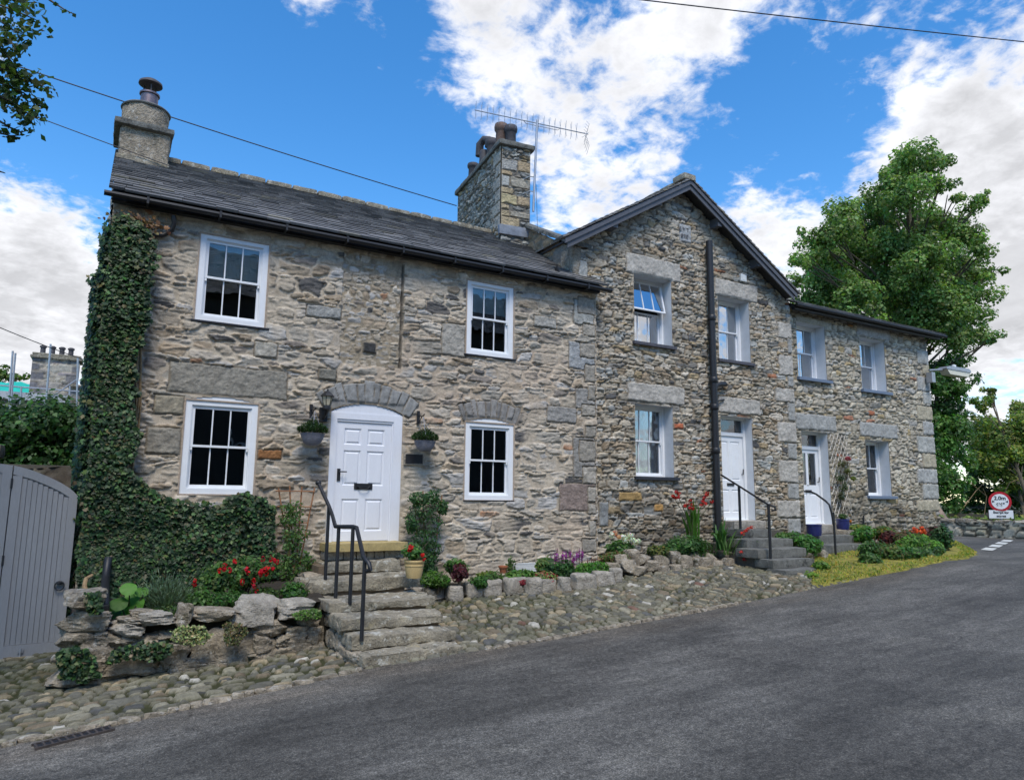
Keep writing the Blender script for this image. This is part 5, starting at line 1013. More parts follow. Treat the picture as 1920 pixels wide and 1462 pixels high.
B('leafy_clump', 'upright green stems left of the purple spikes', 1018, 1058, 34, 34, 10.5, 700, 6, seed=103, col=[(.06, .14, .03), (.12, .17, .04)], depth=.15)
B('heuchera', 'small crimson tuft low among the edging stones', 981, 1092, 12, 12, 9.8, 160, 5, seed=48, col=[(.22, .02, .03)], depth=.06)
B('leafy_clump', 'dark green clump below the purple flowers', 1050, 1070, 80, 34, 10.25, 1500, 6.5, seed=49, col=[(.03, .09, .02), (.05, .12, .03)], depth=.2)
B('leafy_clump', 'fresh green willow leaved clump at the right end of the narrow bed', 1108, 1072, 86, 40, 10.1, 2300, 6.5, seed=50, col=[(.07, .2, .02), (.1, .26, .03), (.04, .12, .02)], depth=.25, aspect=2.6)
a_ = thing('astilbe', 'cluster of purple feathery flower spikes against the cottage wall', 'flowers', PY(1064, 1080, 10.55)); L = []; m = MB()
for i in range(24):
    px = 1036+58*(i/23)+random.uniform(-3, 3); py = 1046+random.uniform(-11, 8); q, s = px_at(px, py, 10.55+random.uniform(-.1, .1)); P, D = ball_pts(q, (.028, .028, .11), 60, i, .1); L.append(leafset(P, D+np.array((0, 0, .5)), .024, [(.36, .05, .36), (.28, .03, .3), (.45, .12, .42)], 'dia', 1.6, -.5, .5, .25, i)); m.tube([q-np.array((0, 0, .28)), q+np.array((0, 0, .1))], .004, 4)
V, F, C = jl(L); mesh_np('blooms', V, F, M['petal'], a_, C); m.build('stems', M['bark'], a_)
pk = thing('pink_spikes', 'thin dusty pink spikes behind the willow leaved clump', 'flowers', PY(1120, 1070, 10.5)); L = []; m = MB()
for i in range(16):
    px = 1100+3.6*i+random.uniform(-2, 2); q, s = px_at(px, 1052+random.uniform(-5, 6), 10.5); P, D = ball_pts(q, (.016, .016, .06), 16, i, .1); L.append(leafset(P, D, .022, [(.25, .06, .07), (.3, .12, .12)], 'dia', 1.6, 0, .5, .25, i)); m.tube([q-np.array((0, 0, .25)), q+np.array((0, 0, .05))], .004, 4)
V, F, C = jl(L); mesh_np('blooms', V, F, M['petal'], pk, C); m.build('stems', M['barkp'], pk)
# slatted vent
vt = thing('slatted_vent', 'white slatted vent low in the cottage wall', 'vent', PY(986, 1064, 10.93)); q0, q1 = PY(963, 1056, 10.93), PY(1008, 1070, 10.93); m = MB(); x0, x1, z0, z1 = q0[0], q1[0], q1[2], q0[2]; ring(m, x0, x1, z0, z1, 10.91, 10.97, .012, .012, .012, .012)
for i in range(5): zz = z0+.014+(z1-z0-.02)*i/5; m.box((x0+.012, 10.915+.002*i*0, zz), (x1-.012, 10.93, zz+(z1-z0)/5*.72))
m.build('slats', M['vent'], vt); m = MB(); m.box((x0, 10.955, z0), (x1, 10.969, z1)); m.build('vent_back', M['room'], vt)
bx_ = thing('terracotta_pot', 'small orange terracotta pot by the wall left of the vent', 'plant pot', PY(943, 1073, 10.7)); q, s = px_at(943, 1074, 10.7); m = MB(); m.lathe(q, [(.05, 0), (.07, .09), (.08, .09), (.082, .12), (.07, .12), (.065, .1)], 18); m.build('pot', M['terr2'], bx_, smooth=True)
# hydrangea etc on the upper bed
hy = B('hydrangea', 'hydrangea with white and peach flower heads at the corner of the gabled house', 1170, 1030, 62, 36, 10.7, 1300, 8, seed=51, col=[(.07, .17, .03), (.05, .12, .03)], depth=.25)
flowers(hy, 'white_blooms', [PY(x, y, 10.5) for x, y in ((1147, 1003), (1172, 1007), (1171, 1013), (1181, 1003), (1187, 1012), (1197, 1014), (1191, 1016), (1182, 1010), (1166, 1006))], .035, [(.75, .76, .7), (.68, .7, .62)], 60, 9, (.06, .05, .055)); flowers(hy, 'peach_blooms', [PY(x, y, 10.5) for x, y in ((1153, 999), (1160, 1006))], .035, [(.7, .36, .2), (.62, .3, .18)], 50, 19, (.055, .05, .05))
B('leafy_clump', 'low mixed green and rust leaves under the hydrangea', 1150, 1045, 60, 26, 10.4, 700, 6, seed=52, col=[(.07, .13, .03), (.14, .09, .03)], depth=.2)
B('shrub', 'rounded shrub with tiny pink flowers under the red spiky flowers', 1288, 1030, 120, 44, 10.5, 3000, 6, seed=53, col=[(.05, .12, .03), (.08, .17, .04), (.03, .08, .02)], depth=.35)
B('ground_cover', 'yellowing low growth on the tumbled stones', 1228, 1035, 50, 30, 10.4, 600, 6, seed=54, col=[(.14, .15, .03), (.07, .11, .03)], depth=.2)
CR_ = (.06, .17, .02)
cr = blades('crocosmia', 'tall upright sword leaves topped with scarlet flowers by the soil pipe', 'flowers', 1300, 1022, 10.75, 44, .98, .30, CR_, .04, 1)
fp = [PY(x, y, 10.6) for x, y in ((1268, 922), (1274, 926), (1262, 930), (1266, 934), (1272, 932), (1294, 938), (1290, 944), (1298, 946), (1324, 928), (1320, 934), (1318, 940), (1326, 924), (1316, 947), (1322, 944), (1335, 940), (1294, 952), (1300, 953), (1284, 948))]
flowers(cr, 'blooms', fp, .05, [(.5, .05, .03), (.42, .02, .03)], 9, 13, (.05, .03, .03)); m = MB()
for p in fp[::2]: m.tube([PY(1298, 1015, 10.72), (np.array(PY(1298, 990, 10.7))+np.array(p))/2, p], .006, 5)
m.build('flower_stems', M['grass'], cr)
c3 = blades('crocosmia', 'arching strap leaves drooping over the dark steps', 'flowers', 1352, 1030, 10.35, 46, .72, .75, (.05, .14, .03), .03, 2, lean=(.15, -.1)); blades('', '', '', 1365, 1040, 10.2, 14, .7, .9, (.1, .2, .05), .026, 3, parent=c3, lean=(.25, -.1))
flowers(c3, 'blooms', [PY(x, y, 9.9) for x, y in ((1395, 996), (1400, 994), (1404, 991), (1410, 988), (1392, 1000), (1390, 1034), (1396, 1049), (1406, 1056), (1412, 1060), (1418, 1052), (1409, 1065), (1402, 1062), (1420, 1060), (1425, 1062))], .045, [(.5, .04, .03), (.45, .07, .05)], 9, 33, (.06, .04, .03))
B('leafy_clump', 'green leafy clump growing between the two dark flights of steps', 1478, 1010, 44, 32, 10.3, 900, 6, seed=55, col=[(.06, .15, .03), (.09, .18, .04)], depth=.3)
B('leafy_clump', 'drooping broad leaves right of the dark steps', 1515, 1022, 56, 36, 9.9, 1100, 8, seed=56, col=[(.06, .16, .03), (.08, .2, .04)], depth=.3, aspect=2.4)
B('ground_cover', 'bright weeds beside the lowest dark step', 1540, 1060, 34, 18, 8.9, 500, 5, seed=57, col=[(.12, .24, .03), (.09, .18, .03)], depth=.2, stems=False)
B('ground_cover', 'lime green weeds in front of the lowest dark step', 1523, 1078, 28, 16, 8.6, 420, 4, seed=58, col=[(.15, .27, .03)], depth=.15, stems=False)
# end house bed
EB = [('leafy_clump', 'fern green clump next to the broad steps of the end house', 1618, 1005, 48, 26, 10.6, [(.05, .15, .03), (.08, .2, .03)]), ('leafy_clump', 'trailing leaves over the edge of the broad steps', 1640, 1028, 60, 34, 10.2, [(.05, .12, .03), (.07, .15, .03)]),
      ('shrub', 'dark red leaved shrub in the middle of the end house bed', 1672, 1012, 34, 26, 10.5, [(.12, .03, .03), (.08, .03, .03)]), ('leafy_clump', 'mixed green plants behind the red leaved shrub', 1650, 1000, 50, 22, 10.9, [(.06, .12, .03), (.16, .16, .03)]),
      ('leafy_clump', 'light green clump before the orange begonias', 1712, 1022, 56, 26, 10.1, [(.12, .26, .04), (.08, .18, .03)]), ('leafy_clump', 'bright broad leaved plant right below the orange begonias', 1733, 1016, 36, 20, 10.3, [(.14, .3, .04), (.1, .22, .04)]),
      ('leafy_clump', 'low green leaves spilling on the moss before the red shrub', 1690, 1038, 60, 20, 9.8, [(.06, .16, .03), (.05, .12, .03)]), ('shrub', 'glossy dark shrub at the far right end of the bed', 1768, 1010, 36, 40, 10.3, [(.035, .09, .025), (.05, .12, .04)]),
      ('leafy_clump', 'small lime leaved clump left of the glossy shrub', 1752, 1026, 30, 18, 10.0, [(.13, .26, .04)]), ('shrub', 'purple brown foliage between begonias and glossy shrub', 1748, 1000, 26, 18, 10.8, [(.09, .03, .03), (.06, .05, .03)])]
EB += [('leafy_clump', 'dark green sprawling plant at the lower edge of the bed beside the broad steps', 1628, 1046, 40, 18, 9, [(.05, .12, .03), (.09, .16, .04)]), ('leafy_clump', 'fern like leaves between trailing plant and red leaved shrub', 1668, 1034, 44, 28, 9, [(.06, .14, .03), (.12, .16, .04)]),
       ('shrub', 'rust tinted leaves under the slate ledge of the end house', 1700, 1008, 44, 24, 10, [(.14, .08, .04), (.07, .10, .03)]), ('leafy_clump', 'broad mid green leaves below the light green clump', 1716, 1038, 44, 20, 9, [(.08, .17, .03), (.05, .12, .03)]),
       ('leafy_clump', 'dark small leaved plant under the bright broad leaved plant', 1742, 1034, 36, 18, 9, [(.04, .10, .03), (.07, .14, .03)]), ('shrub', 'yellow flowered weeds at the back of the end house bed', 1610, 992, 40, 18, 10.9, [(.08, .16, .03), (.3, .28, .05)])]
for i, (nm, lb_, cx, cy, w, h, Y, c) in enumerate(EB): B(nm, lb_, cx, cy, w*1.15, h*1.25, Y, 1000, 6.5, seed=70+i, col=c, depth=.3)
bg_ = B('begonia', 'orange begonias flowering above the end house bed', 1720, 1004, 44, 16, 10.7, 500, 6, seed=90, col=[(.04, .1, .03)], depth=.2); flowers(bg_, 'blooms', [PY(x, y, 10.55) for x, y in ((1708, 997), (1714, 991), (1719, 995), (1726, 997), (1731, 993), (1734, 998), (1716, 999), (1728, 990), (1707, 1002))], .06, [(.75, .13, .04), (.65, .09, .03)], 22, 7, (.055, .05, .055))
# white trellis with rose on the end house
tw_ = thing('lattice_trellis', 'pale diagonal lattice trellis fixed to the end house wall', 'trellis', PY(1578, 900, 11.3)); m = MB()
za_, zb_ = PY(1578, 815, 11.3)[2], PY(1582, 968, 11.3)[2]; xA, xB = PY(1560, 890, 11.28)[0], PY(1593, 890, 11.28)[0]; w_ = xB-xA; step_ = (za_-zb_)/7.5
for k in range(-2, 9):
    z0 = zb_+k*step_
    for sgn in (1, -1):
        a0, a1 = (z0, z0+w_*1.9) if sgn > 0 else (z0+w_*1.9, z0); t0, t1 = 0., 1.
        lo_, hi_ = zb_, za_; dz = a1-a0
        ts = sorted([(lo_-a0)/dz, (hi_-a0)/dz]); t0, t1 = max(0, ts[0]), min(1, ts[1])
        if t1-t0 > .05: m.tube([(xA+w_*t0, 11.29+.008*sgn, a0+dz*t0), (xA+w_*t1, 11.29+.008*sgn, a0+dz*t1)], .011 if sgn > 0 else .007, 5)
m.build('lattice', M['trelw'], tw_)
ro = thing('climbing_rose', 'straggly rose on the pale lattice trellis', 'plant', PY(1582, 975, 11.22)); L = []
for i, (px, py, w, h, c) in enumerate([(1580, 870, 30, 16, (.1, .1, .04)), (1590, 882, 24, 16, (.1, .12, .03)), (1576, 895, 30, 20, (.04, .07, .02)), (1584, 912, 26, 24, (.05, .08, .02)), (1600, 897, 10, 8, (.16, .2, .03)), (1578, 930, 20, 20, (.06, .07, .03)), (1590, 860, 14, 8, (.3, .05, .06))]): q, s = px_at(px, py, 11.2); P, D = ball_pts(q, (w*s/2, .07, h*s/2), 130, i, .1); L.append(leafset(P, D+np.array((0, -1, .2)), .05, c, seed=i+7))
V, F, C = jl(L); mesh_np('foliage', V, F, M['leaf'], ro, C); m = MB(); m.tube([PY(1582, 975, 11.25), PY(1575, 930, 11.25), PY(1585, 900, 11.25), PY(1590, 865, 11.25)], .01, 5); m.build('stems', M['bark'], ro)
o, q, s, h = pot_lathe('plant_pot', 'squat dark blue glazed pot on the step by the glazed door', 1527, 983, 1004, 28, 24, 10.62, 'blue', 'blue glazed pots', False)
o, q, s, h = pot_lathe('plant_pot', 'dark blue glazed pot with a pansy below the lattice trellis', 1581, 973, 992, 24, 20, 11.0, 'blue', 'blue glazed pots', False); gp = bush('potted_pansy', 'sprawling pansy with one orange flower in the blue pot', 'plant', q+np.array((0, 0, h+.06)), (.16, .12, .08), 260, .05, seed=95); flowers(gp, 'blooms', [PY(1594, 977, 10.9)], .05, [(.7, .25, .03)], 40, 3, (.03, .03, .03))
m = MB(); q = PY(1581, 992, 11.0); m.box((q[0]-.2, 10.85, -1.3), (q[0]+.2, 11.3, q[2])); V, F = rough_box(None, (q[0]-.22, 10.82, q[2]-.3), (q[0]+.22, 11.3, q[2]-.002), res=.08, rough=.02, rnd=.04, seed=4); tag(smoothed(mesh_np('stone_plinth', V, F, M['rock'])), 'rubble plinth under the right hand blue pot', 'plinth')
bk = ivy_patch('sunlit green bank of weeds behind the low junction wall', [(1765, 978), (1800, 972), (1850, 975), (1925, 985), (1925, 1003), (1850, 996), (1765, 990)], 18, 10, .1, nm='weeds', seed=77, cat='weeds', shape='dia', cols=[(.14, .2, .04)]) if 0 else None
# verge grass tufts
r = np.random.default_rng(9); n = 9000; gx = r.uniform(8.9, 21.2, n*3); gy = r.uniform(7.95, 11.2, n*3); k = verge_keep(gx, gy) & ((vn(gx*1.2, gy*1.5, 3)+.9*r.random(len(gx)) > .35) | (gy < kerb_y(gx)+.35)); gx, gy = gx[k], gy[k]; P = np.stack([gx, gy, cob_z(gx, gy)+.045], 1)
V, F, C = leafset(P, np.stack([r.normal(size=len(gx))*.6, -.6*np.ones(len(gx)), .4*np.ones(len(gx))], 1), .055, [(.36, .33, .045), (.24, .28, .04), (.44, .34, .06), (.12, .18, .03), (.18, .24, .035)], 'dia', 3.2, -2, .5, .3, 3); tag(mesh_np('moss_and_grass', V, F, M['leaf'], None, C), 'golden moss and short grass on the verge', 'moss', kind='stuff')
# ============================================================ GATE
GY = 10.9
gt = thing('garden_gate', 'grey boarded double gate with an arched top and black ring handle', 'gate', (-.5, GY, -2.07))
arc = [(-40, 862), (0, 869), (30, 873), (60, 881), (90, 893), (115, 905), (135, 918), (149, 933)]
AX_ = [PY(x, y, GY) for x, y in arc]; ax = np.array([p[0] for p in AX_]); az = np.array([p[2] for p in AX_]); zb = PY(50, 1239, GY)[2]; xs_ = PY(11, 1000, GY)[0]; xr_ = PY(128, 1100, GY)[0]+.005
def gz_(x): return float(np.interp(x, ax, az))
def leaf_(x0, x1, nm, sgn):
    n = 14; X_ = np.linspace(x0, x1, n); m = MB(); m.prism([(x1, GY+.03, zb), (x0, GY+.03, zb)]+[(x, GY+.03, gz_(x)) for x in X_], (0, .04, 0))
    # frame: stiles, bottom rail, arched top rail stand proud
    m.box((x0, GY, zb), (x0+.1, GY+.03, gz_(x0+.1)-.1)); m.box((x1-.1, GY, zb), (x1, GY+.03, gz_(x1)-.02)); m.box((x0+.1, GY+.001, zb), (x1-.1, GY+.03, zb+.2))
    for i in range(n-1): a, b = X_[i], X_[i+1]; m.prism([(a, GY+.002, gz_(a)), (b, GY+.002, gz_(b)), (b, GY+.002, gz_(b)-.11), (a, GY+.002, gz_(a)-.11)], (0, .029, 0))
    l = m.build(nm, M['gate'], gt); k = MB(); nb = 9 if x1-x0 > .6 else 4; w = (x1-x0-.2)/nb
    for i in range(nb): xx = x0+.1+w*i; zt = min(gz_(xx), gz_(xx+w))-.115; k.box((xx+.003, GY+.012, zb+.203), (xx+w-.003, GY+.029, zt))
    k.build('boards', M['gate'], l); return l
g1_ = leaf_(xs_+.006, xr_, 'gate_leaf', 1); leaf_(xs_-1.1, xs_-.006, 'gate_leaf', -1)
m = MB(); m.box((xs_-.006, GY+.035, zb), (xs_+.006, GY+.06, gz_(xs_)-.05)); m.build('joint_shadow_strip', M['gatedk'], gt)
m = MB(); q = PY(112, 1092, GY); m.lathe((q[0], GY-.01, q[2]), [(.02, -.02), (.04, -.01), (.04, .01), (.02, .02)], 12); n = 20; m.tube([(q[0]+.05*math.cos(2*math.pi*i/n), GY-.03-.01*math.cos(2*math.pi*i/n), q[2]-.035+.055*math.sin(2*math.pi*i/n)) for i in range(n+1)], .009, 8, False); m.build('ring_handle', M['black'], g1_, smooth=True)
for px, py in ((22, 906), (4, 1050), (20, 1180)): q = PY(px if px > 15 else 12, py, GY); m = MB(); m.tube([(xs_, GY-.006, q[2]-.06), (xs_, GY-.006, q[2]+.06)], .012, 8); m.build('hinge', M['black'], gt)
m = MB(); q = PY(36, 1240, GY-.02); m.tube([(q[0], GY-.02, q[2]-.01), (q[0], GY-.02, q[2]+.16)], .009, 6); m.box((q[0]-.03, GY-.015, q[2]+.1), (q[0]+.03, GY, q[2]+.14)); m.build('drop_bolt', M['galv'], g1_)
# gate pier & stone boundary wall behind the hedge
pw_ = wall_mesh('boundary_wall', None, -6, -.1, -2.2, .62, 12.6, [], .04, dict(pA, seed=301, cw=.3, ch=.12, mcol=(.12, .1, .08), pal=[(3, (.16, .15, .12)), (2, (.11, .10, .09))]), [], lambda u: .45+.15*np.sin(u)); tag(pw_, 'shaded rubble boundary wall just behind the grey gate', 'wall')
o = wall_mesh('house_back_wall', None, -6, -5.9, -2, 0, 12.6, [], .05, pA); bpy.data.objects.remove(o)
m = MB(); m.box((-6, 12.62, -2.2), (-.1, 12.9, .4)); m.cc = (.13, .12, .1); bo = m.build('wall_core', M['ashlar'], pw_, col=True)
V, F = join([rough_box(None, (PY(-14, 830, 11.6)[0]-.3, 11.4, .45), (PY(6, 830, 11.6)[0], 11.9, .62), seed=1), rough_box(None, (PY(-14, 830, 11.6)[0]-.25, 11.45, -2.2), (PY(6, 830, 11.6)[0]-.03, 11.85, .45), seed=2)]); tag(smoothed(mesh_np('gate_pier', V, F, M['rock'])), 'stone gate pier with a flat cap at the left edge', 'pier')
# hedge behind gate
hc_ = [(.03, .085, .02), (.045, .12, .025), (.02, .06, .016), (.07, .15, .04)]
hg = thing('hedge', 'leafy dark green hedge rising behind the gate', 'hedge', (-1.2, 14, -1.6)); L = []
for i in range(60):
    px = random.uniform(-60, 165); py = random.uniform(775, 880)+(18*math.sin(px*.05)); q, s = px_at(px, py, 13.9+random.uniform(-.5, .7)); P, D = ball_pts(q, (.38, .4, .3), 300, i, .4); L.append(leafset(P, D+np.array((0, -.5, .6)), .085, hc_, 'dia', 1.5, .4, .5, .4, i+900))
V, F, C = jl(L); mesh_np('foliage', V, F, M['leaf'], hg, C); m = MB()
for i in range(10): x = -2.6+i*.3; m.tube([(x, 14, -2.1), (x+.05, 14, 0), (x-.05, 14, .9)], .03, 6)
m.build('stems', M['bark'], hg)
# ============================================================ LEFT BACKGROUND
bh = thing('distant_house', 'distant stone house under repair with a wide chimney and four pots', 'house', (-1.5, 26, -2)); pBH = dict(pB, seed=401, cw=.4, ch=.13, dark=None, mcol=(.42, .37, .3), pal=[(4, (.37, .34, .28)), (2, (.30, .27, .23)), (1, (.22, .2, .2))])
a0, a1 = PY(60, 675, 26), PY(150, 682, 26); xl_, xr2 = PY(58, 700, 26)[0], PY(148, 700, 26)[0]
qb = []
for i in range(6): zz = 2.6+i*.28; qb.append(('rect', xl_-.02, xl_+(.34 if i % 2 else .2), zz, zz+.2, (.16, .155, .16), .02)); qb.append(('rect', xr2-(.34 if i % 2 else .2), xr2+.02, zz, zz+.2, (.18, .175, .175), .02))
wall_mesh('chimney', bh, xl_, xr2, 2.2, 4.12, 26, [], .045, pBH, qb)
m = MB(); m.box((xl_+.01, 26.03, 2.2), (xr2-.01, 26.7, 4.1)); m.cc = (.25, .23, .2); m.build('chimney_core', M['ashlar'], bh, col=True)
V, F = join([rough_box(None, (xl_-.07, 25.9, 4.1), (xr2+.07, 26.8, 4.2), res=.2, seed=1), rough_box(None, (xl_-.03, 25.95, 4.2), (xr2+.03, 26.75, 4.28), res=.2, seed=2)]); smoothed(mesh_np('capstone', V, F, M['step'], bh))
for px in (79, 97, 115, 132): q, s = px_at(px, 672, 26.3); m = MB(); m.lathe((q[0], 26.3, 4.27), [(.075, 0), (.07, .22), (.095, .22), (.095, .27), (.06, .27), (.06, .29)], 14); m.build('chimney_pot', M['clayd'], bh, smooth=True)
wall_mesh('wall', bh, PY(128, 740, 25.6)[0], .8, -2, PY(140, 727, 25.6)[2], 25.6, [], .05, pBH, [('rect', PY(131, 740, 25.6)[0], PY(146, 740, 25.6)[0], zz, zz+.2, (.17, .16, .16), .03) for zz in (1.4, 1.8, 2.2, 2.6)])
V, F = rough_box(None, (PY(126, 725, 25.5)[0], 25.4, PY(140, 727, 25.6)[2]), (.9, 25.9, PY(140, 722, 25.6)[2]), res=.2, seed=1); smoothed(mesh_np('gable_coping', V, F, M['step'], bh))
m = MB(); zt_, zf_ = PY(30, 738, 25.7)[2], PY(30, 752, 25.7)[2]; m.box((-6, 25.2, zf_), (PY(128, 745, 25.2)[0], 26.4, zt_)); m.cc = (.42, .45, .48); m.build('lead_gutter', M['ashlar'], bh, col=True)
m = MB(); m.box((-6, 25.3, -2), (PY(128, 745, 25.3)[0], 26.3, zf_-.003)); m.cc = (.2, .18, .15); m.build('front_wall', M['ashlar'], bh, col=True)
m = MB(); P_ = [(-6.5, 26.3, PY(0, 735, 26.3)[2]), (xl_+.05, 26.3, PY(57, 738, 26.3)[2]-.02), (xl_+.05, 27.2, PY(56, 718, 27.2)[2]), (-6.5, 27.4, PY(0, 724, 27.2)[2])]; n = 24; V = []; F = []
for i in range(n+1):
    for j in range(7): a = i/n; b = j/6; p = (np.array(P_[0])*(1-a)+np.array(P_[1])*a)*(1-b)+(np.array(P_[3])*(1-a)+np.array(P_[2])*a)*b; V.append(p+np.array((0, 0, .03*math.sin(i*2.1)+.02*math.sin(j*3+i)))); 
F = [(i*7+j, (i+1)*7+j, (i+1)*7+j+1, i*7+j+1) for i in range(n) for j in range(6)]; mesh_np('roof_sheeting', V, F, M['teal'], bh, smooth=True)
sc_ = thing('scaffolding', 'grey tube scaffolding in front of the distant chimney', 'scaffolding', (-1.5, 25, -2)); SY = 24.8
for a, b in (((24, 658), (14, 790)), ((29, 662), (17, 790)), ((95, 645), (83, 800)), ((146, 670), (143, 800)), ((40, 725), (36, 800)), ((131, 724), (128, 800))): m = MB(); m.tube([PY(*a, SY), PY(*b, SY)], .028, 7); m.build('upright', M['galv'], sc_)
for a, b in (((-60, 718), (160, 735)), ((-60, 755), (160, 772)), ((-60, 768), (60, 772)), ((78, 745), (100, 800))): m = MB(); m.tube([PY(*a, SY), PY(*b, SY)], .022, 7); m.build('ledger', M['galv'], sc_)
for a, b in (((82, 755), (146, 710)), ((18, 760), (30, 790)), ((40, 760), (52, 790))): m = MB(); m.tube([PY(*a, SY), PY(*b, SY)], .022, 7); m.build('brace', M['galv'], sc_)
m = MB(); q0, q1 = PY(-60, 752, SY), PY(125, 764, SY); m.box((q0[0], SY, q0[2]-.1), (q1[0], SY+.9, q0[2]-.04)); m.build('board', M['wood'], sc_)
# ============================================================ WALL THINGS ON THE COTTAGE
def lantern():
    q, s = px_at(616, 760, 10.72); o = thing('wall_lantern', 'black coach lantern on the wall by the cottage door', 'lantern', (q[0], 11, q[2])); x, y = q[0], 10.80; zt = PY(616, 742, y)[2]; zg0, zg1 = PY(616, 760, y)[2], PY(616, 743, y)[2]
    m = MB(); m.lathe((x, y, zg1), [(.105, -.005), (.11, .0), (.075, .04), (.035, .075), (.012, .085), (.016, .1), (.006, .12)], 6); m.build('roof', M['black'], o)
    m = MB(); m.lathe((x, y, zg0), [(.052, 0), (.085, zg1-zg0)], 6); m.build('glass', M['bulb'], o)
    m = MB()
    for k in range(6): w = k*math.pi/3; m.tube([(x+.054*math.cos(w), y+.054*math.sin(w), zg0), (x+.087*math.cos(w), y+.087*math.sin(w), zg1)], .006, 5)
    m.lathe((x, y, zg0-.03), [(.03, -.06), (.06, -.03), (.06, 0), (.055, .03)], 10); m.build('frame', M['black'], o)
    m = MB(); m.tube([(x, y, zg0-.07), (x-.005, y+.04, zg0-.13), (x-.01, 10.95, zg0-.2)], [.035, .03, .02], 8); m.box((x-.07, 10.93, zg0-.24), (x+.05, 10.985, zg0-.02)); m.build('bracket', M['black'], o)
    return o
lantern()
def basket(cx, ctop, w, h, label, seed, bx, by, hook):
    Y = 10.72; q, s = px_at(cx, ctop, Y); o = thing('hanging_basket', label, 'basket', q, 'hanging baskets by the cottage door'); R_ = w*s/2; H = h*s; m = MB(); m.lathe((q[0], q[1], q[2]-H), [(R_*.45, 0), (R_*.72, H*.25), (R_*.9, H*.6), (R_, H*.95), (R_*1.02, H), (R_*.95, H), (R_*.9, H*.9)], 28, .8); V = np.array(m.v); k = .012*np.sin(np.arctan2(V[:, 1]-q[1], V[:, 0]-q[0])*14)*np.sin((V[:, 2]-q[2])*120); V[:, 0] += k; m.v = [tuple(v) for v in V]; m.build('bowl', M['basket'], o, smooth=True)
    m = MB(); m.lathe((q[0], q[1], q[2]-.03), [(R_*.9, 0), (R_*.9, .01)], 20, .8); m.build('compost', M['soil'], o)
    m = MB(); hk = PY(bx, by, 10.8)
    for w_ in (0.3, 2.4, 4.5): m.tube([(q[0]+R_*.95*math.cos(w_), q[1]+R_*.75*math.sin(w_), q[2]), (hk[0], hk[1]-.02, hk[2]-.02)], .004, 4)
    m.build('chain', M['galv'], o)
    b = thing('plant_bracket', hook, 'bracket', (hk[0], 10.95, hk[2])); m = MB(); m.box((hk[0]-.035, 10.95, hk[2]-.12), (hk[0]+.01, 10.985, hk[2]+.1)); m.tube([(hk[0]-.01, 10.96, hk[2]+.03), (hk[0], 10.85, hk[2]), (hk[0], 10.77, hk[2]+.005), (hk[0], 10.74, hk[2]+.03)], .01, 6); m.tube([(hk[0]-.01, 10.96, hk[2]-.09), (hk[0]-.005, 10.88, hk[2]-.05), (hk[0], 10.84, hk[2])], .008, 6); m.build('arm', M['black'], b)
    r_ = np.random.default_rng(seed); n = 1500; a = r_.uniform(0, 6.28, n); rr = r_.random(n)**.5*R_*1.3; P = np.stack([q[0]+np.cos(a)*rr, q[1]+np.sin(a)*rr*.8, q[2]+.02+.19*r_.random(n)*(1.15-rr/R_*.65)], 1); pl = thing('heather', 'dark green heather like plant filling the '+('left' if seed == 1 else 'right')+' hanging basket', 'plant', q+np.array((0, 0, .05))); V, F, C = leafset(P, r_.normal(size=(n, 3)), .055, [(.02, .05, .012), (.035, .075, .018), (.015, .04, .012)], 'dia', 4, -2.2, .3, .4, seed); mesh_np('foliage', V, F, M['leaf'], pl, C)
basket(586, 812, 44, 23, 'grey wicker basket hanging beside the lantern, left of the door', 1, 590, 768, 'black bracket carrying the basket beside the lantern')
basket(797, 826, 40, 20, 'grey wicker basket hanging right of the door above the black plaque', 2, 793, 780, 'black bracket above the basket right of the door')
q0, q1 = PY(761, 851, 10.95), PY(792, 869, 10.95); m = MB(); m.box((q0[0], 10.945, q1[2]), (q1[0], 10.975, q0[2])); pq_ = m.build('name_plaque', M['black']); tag(pq_, 'small black blank looking slate plaque right of the cottage door', 'plaque')
m = MB(); ring(m, q0[0]-.025, q1[0]+.025, q1[2]-.025, q0[2]+.02, 10.955, 10.985, .023, .023, .023, .019); m.build('plaque_frame', M['kerb'], pq_)
# ============================================================ AERIAL, CABLES
an = thing('tv_aerial', 'long television aerial on a mast strapped to the central chimney', 'aerial', PY(1001, 397, 12.75)); m = MB(); mt = (7.99, 12.72); z0, z1 = PY(1001, 397, 12.72)[2], 8.47; m.tube([(7.9, 12.72, z0), (7.99, 12.72, z1)], .026, 8); m.build('mast', M['galv'], an, smooth=True)
b0, b1_ = np.array(PY(890, 205, 13.06)), np.array(PY(1103, 252, 12.45)); b0[2] -= .02; m = MB(); m.tube([b0, b1_], .012, 6); m.tube([b0+(b1_-b0)*.42-np.array((0, 0, .01)), b0+(b1_-b0)*.44-np.array((0, 0, .06)), b0+(b1_-b0)*.72-np.array((0, 0, .06)), b0+(b1_-b0)*.74-np.array((0, 0, .01))], .008, 5); m.build('boom', M['galv'], an)
dv2 = (b1_-b0)/np.linalg.norm(b1_-b0); pr_ = np.cross(dv2, (0, 0, 1))
m = MB()
for i in range(19):
    p = b0+(b1_-b0)*(.01+i*.049)
    for s_ in (-.045, .045): m.tube([p-np.array((0, 0, .19))+pr_*s_, p+pr_*-s_*.2, p+np.array((0, 0, .19))+pr_*s_], .004, 4)
m.build('elements', M['galv'], an); m = MB()
for i in range(8): a = -.42+i*.12; p = b1_+dv2*(-.05+.18*abs(a))+np.array((0, 0, a*.62)); m.tube([p-pr_*.16+np.array((0, 0, -.16)), p+np.array((0, 0, .0)), p-pr_*.16+np.array((0, 0, .16))], .004, 4)
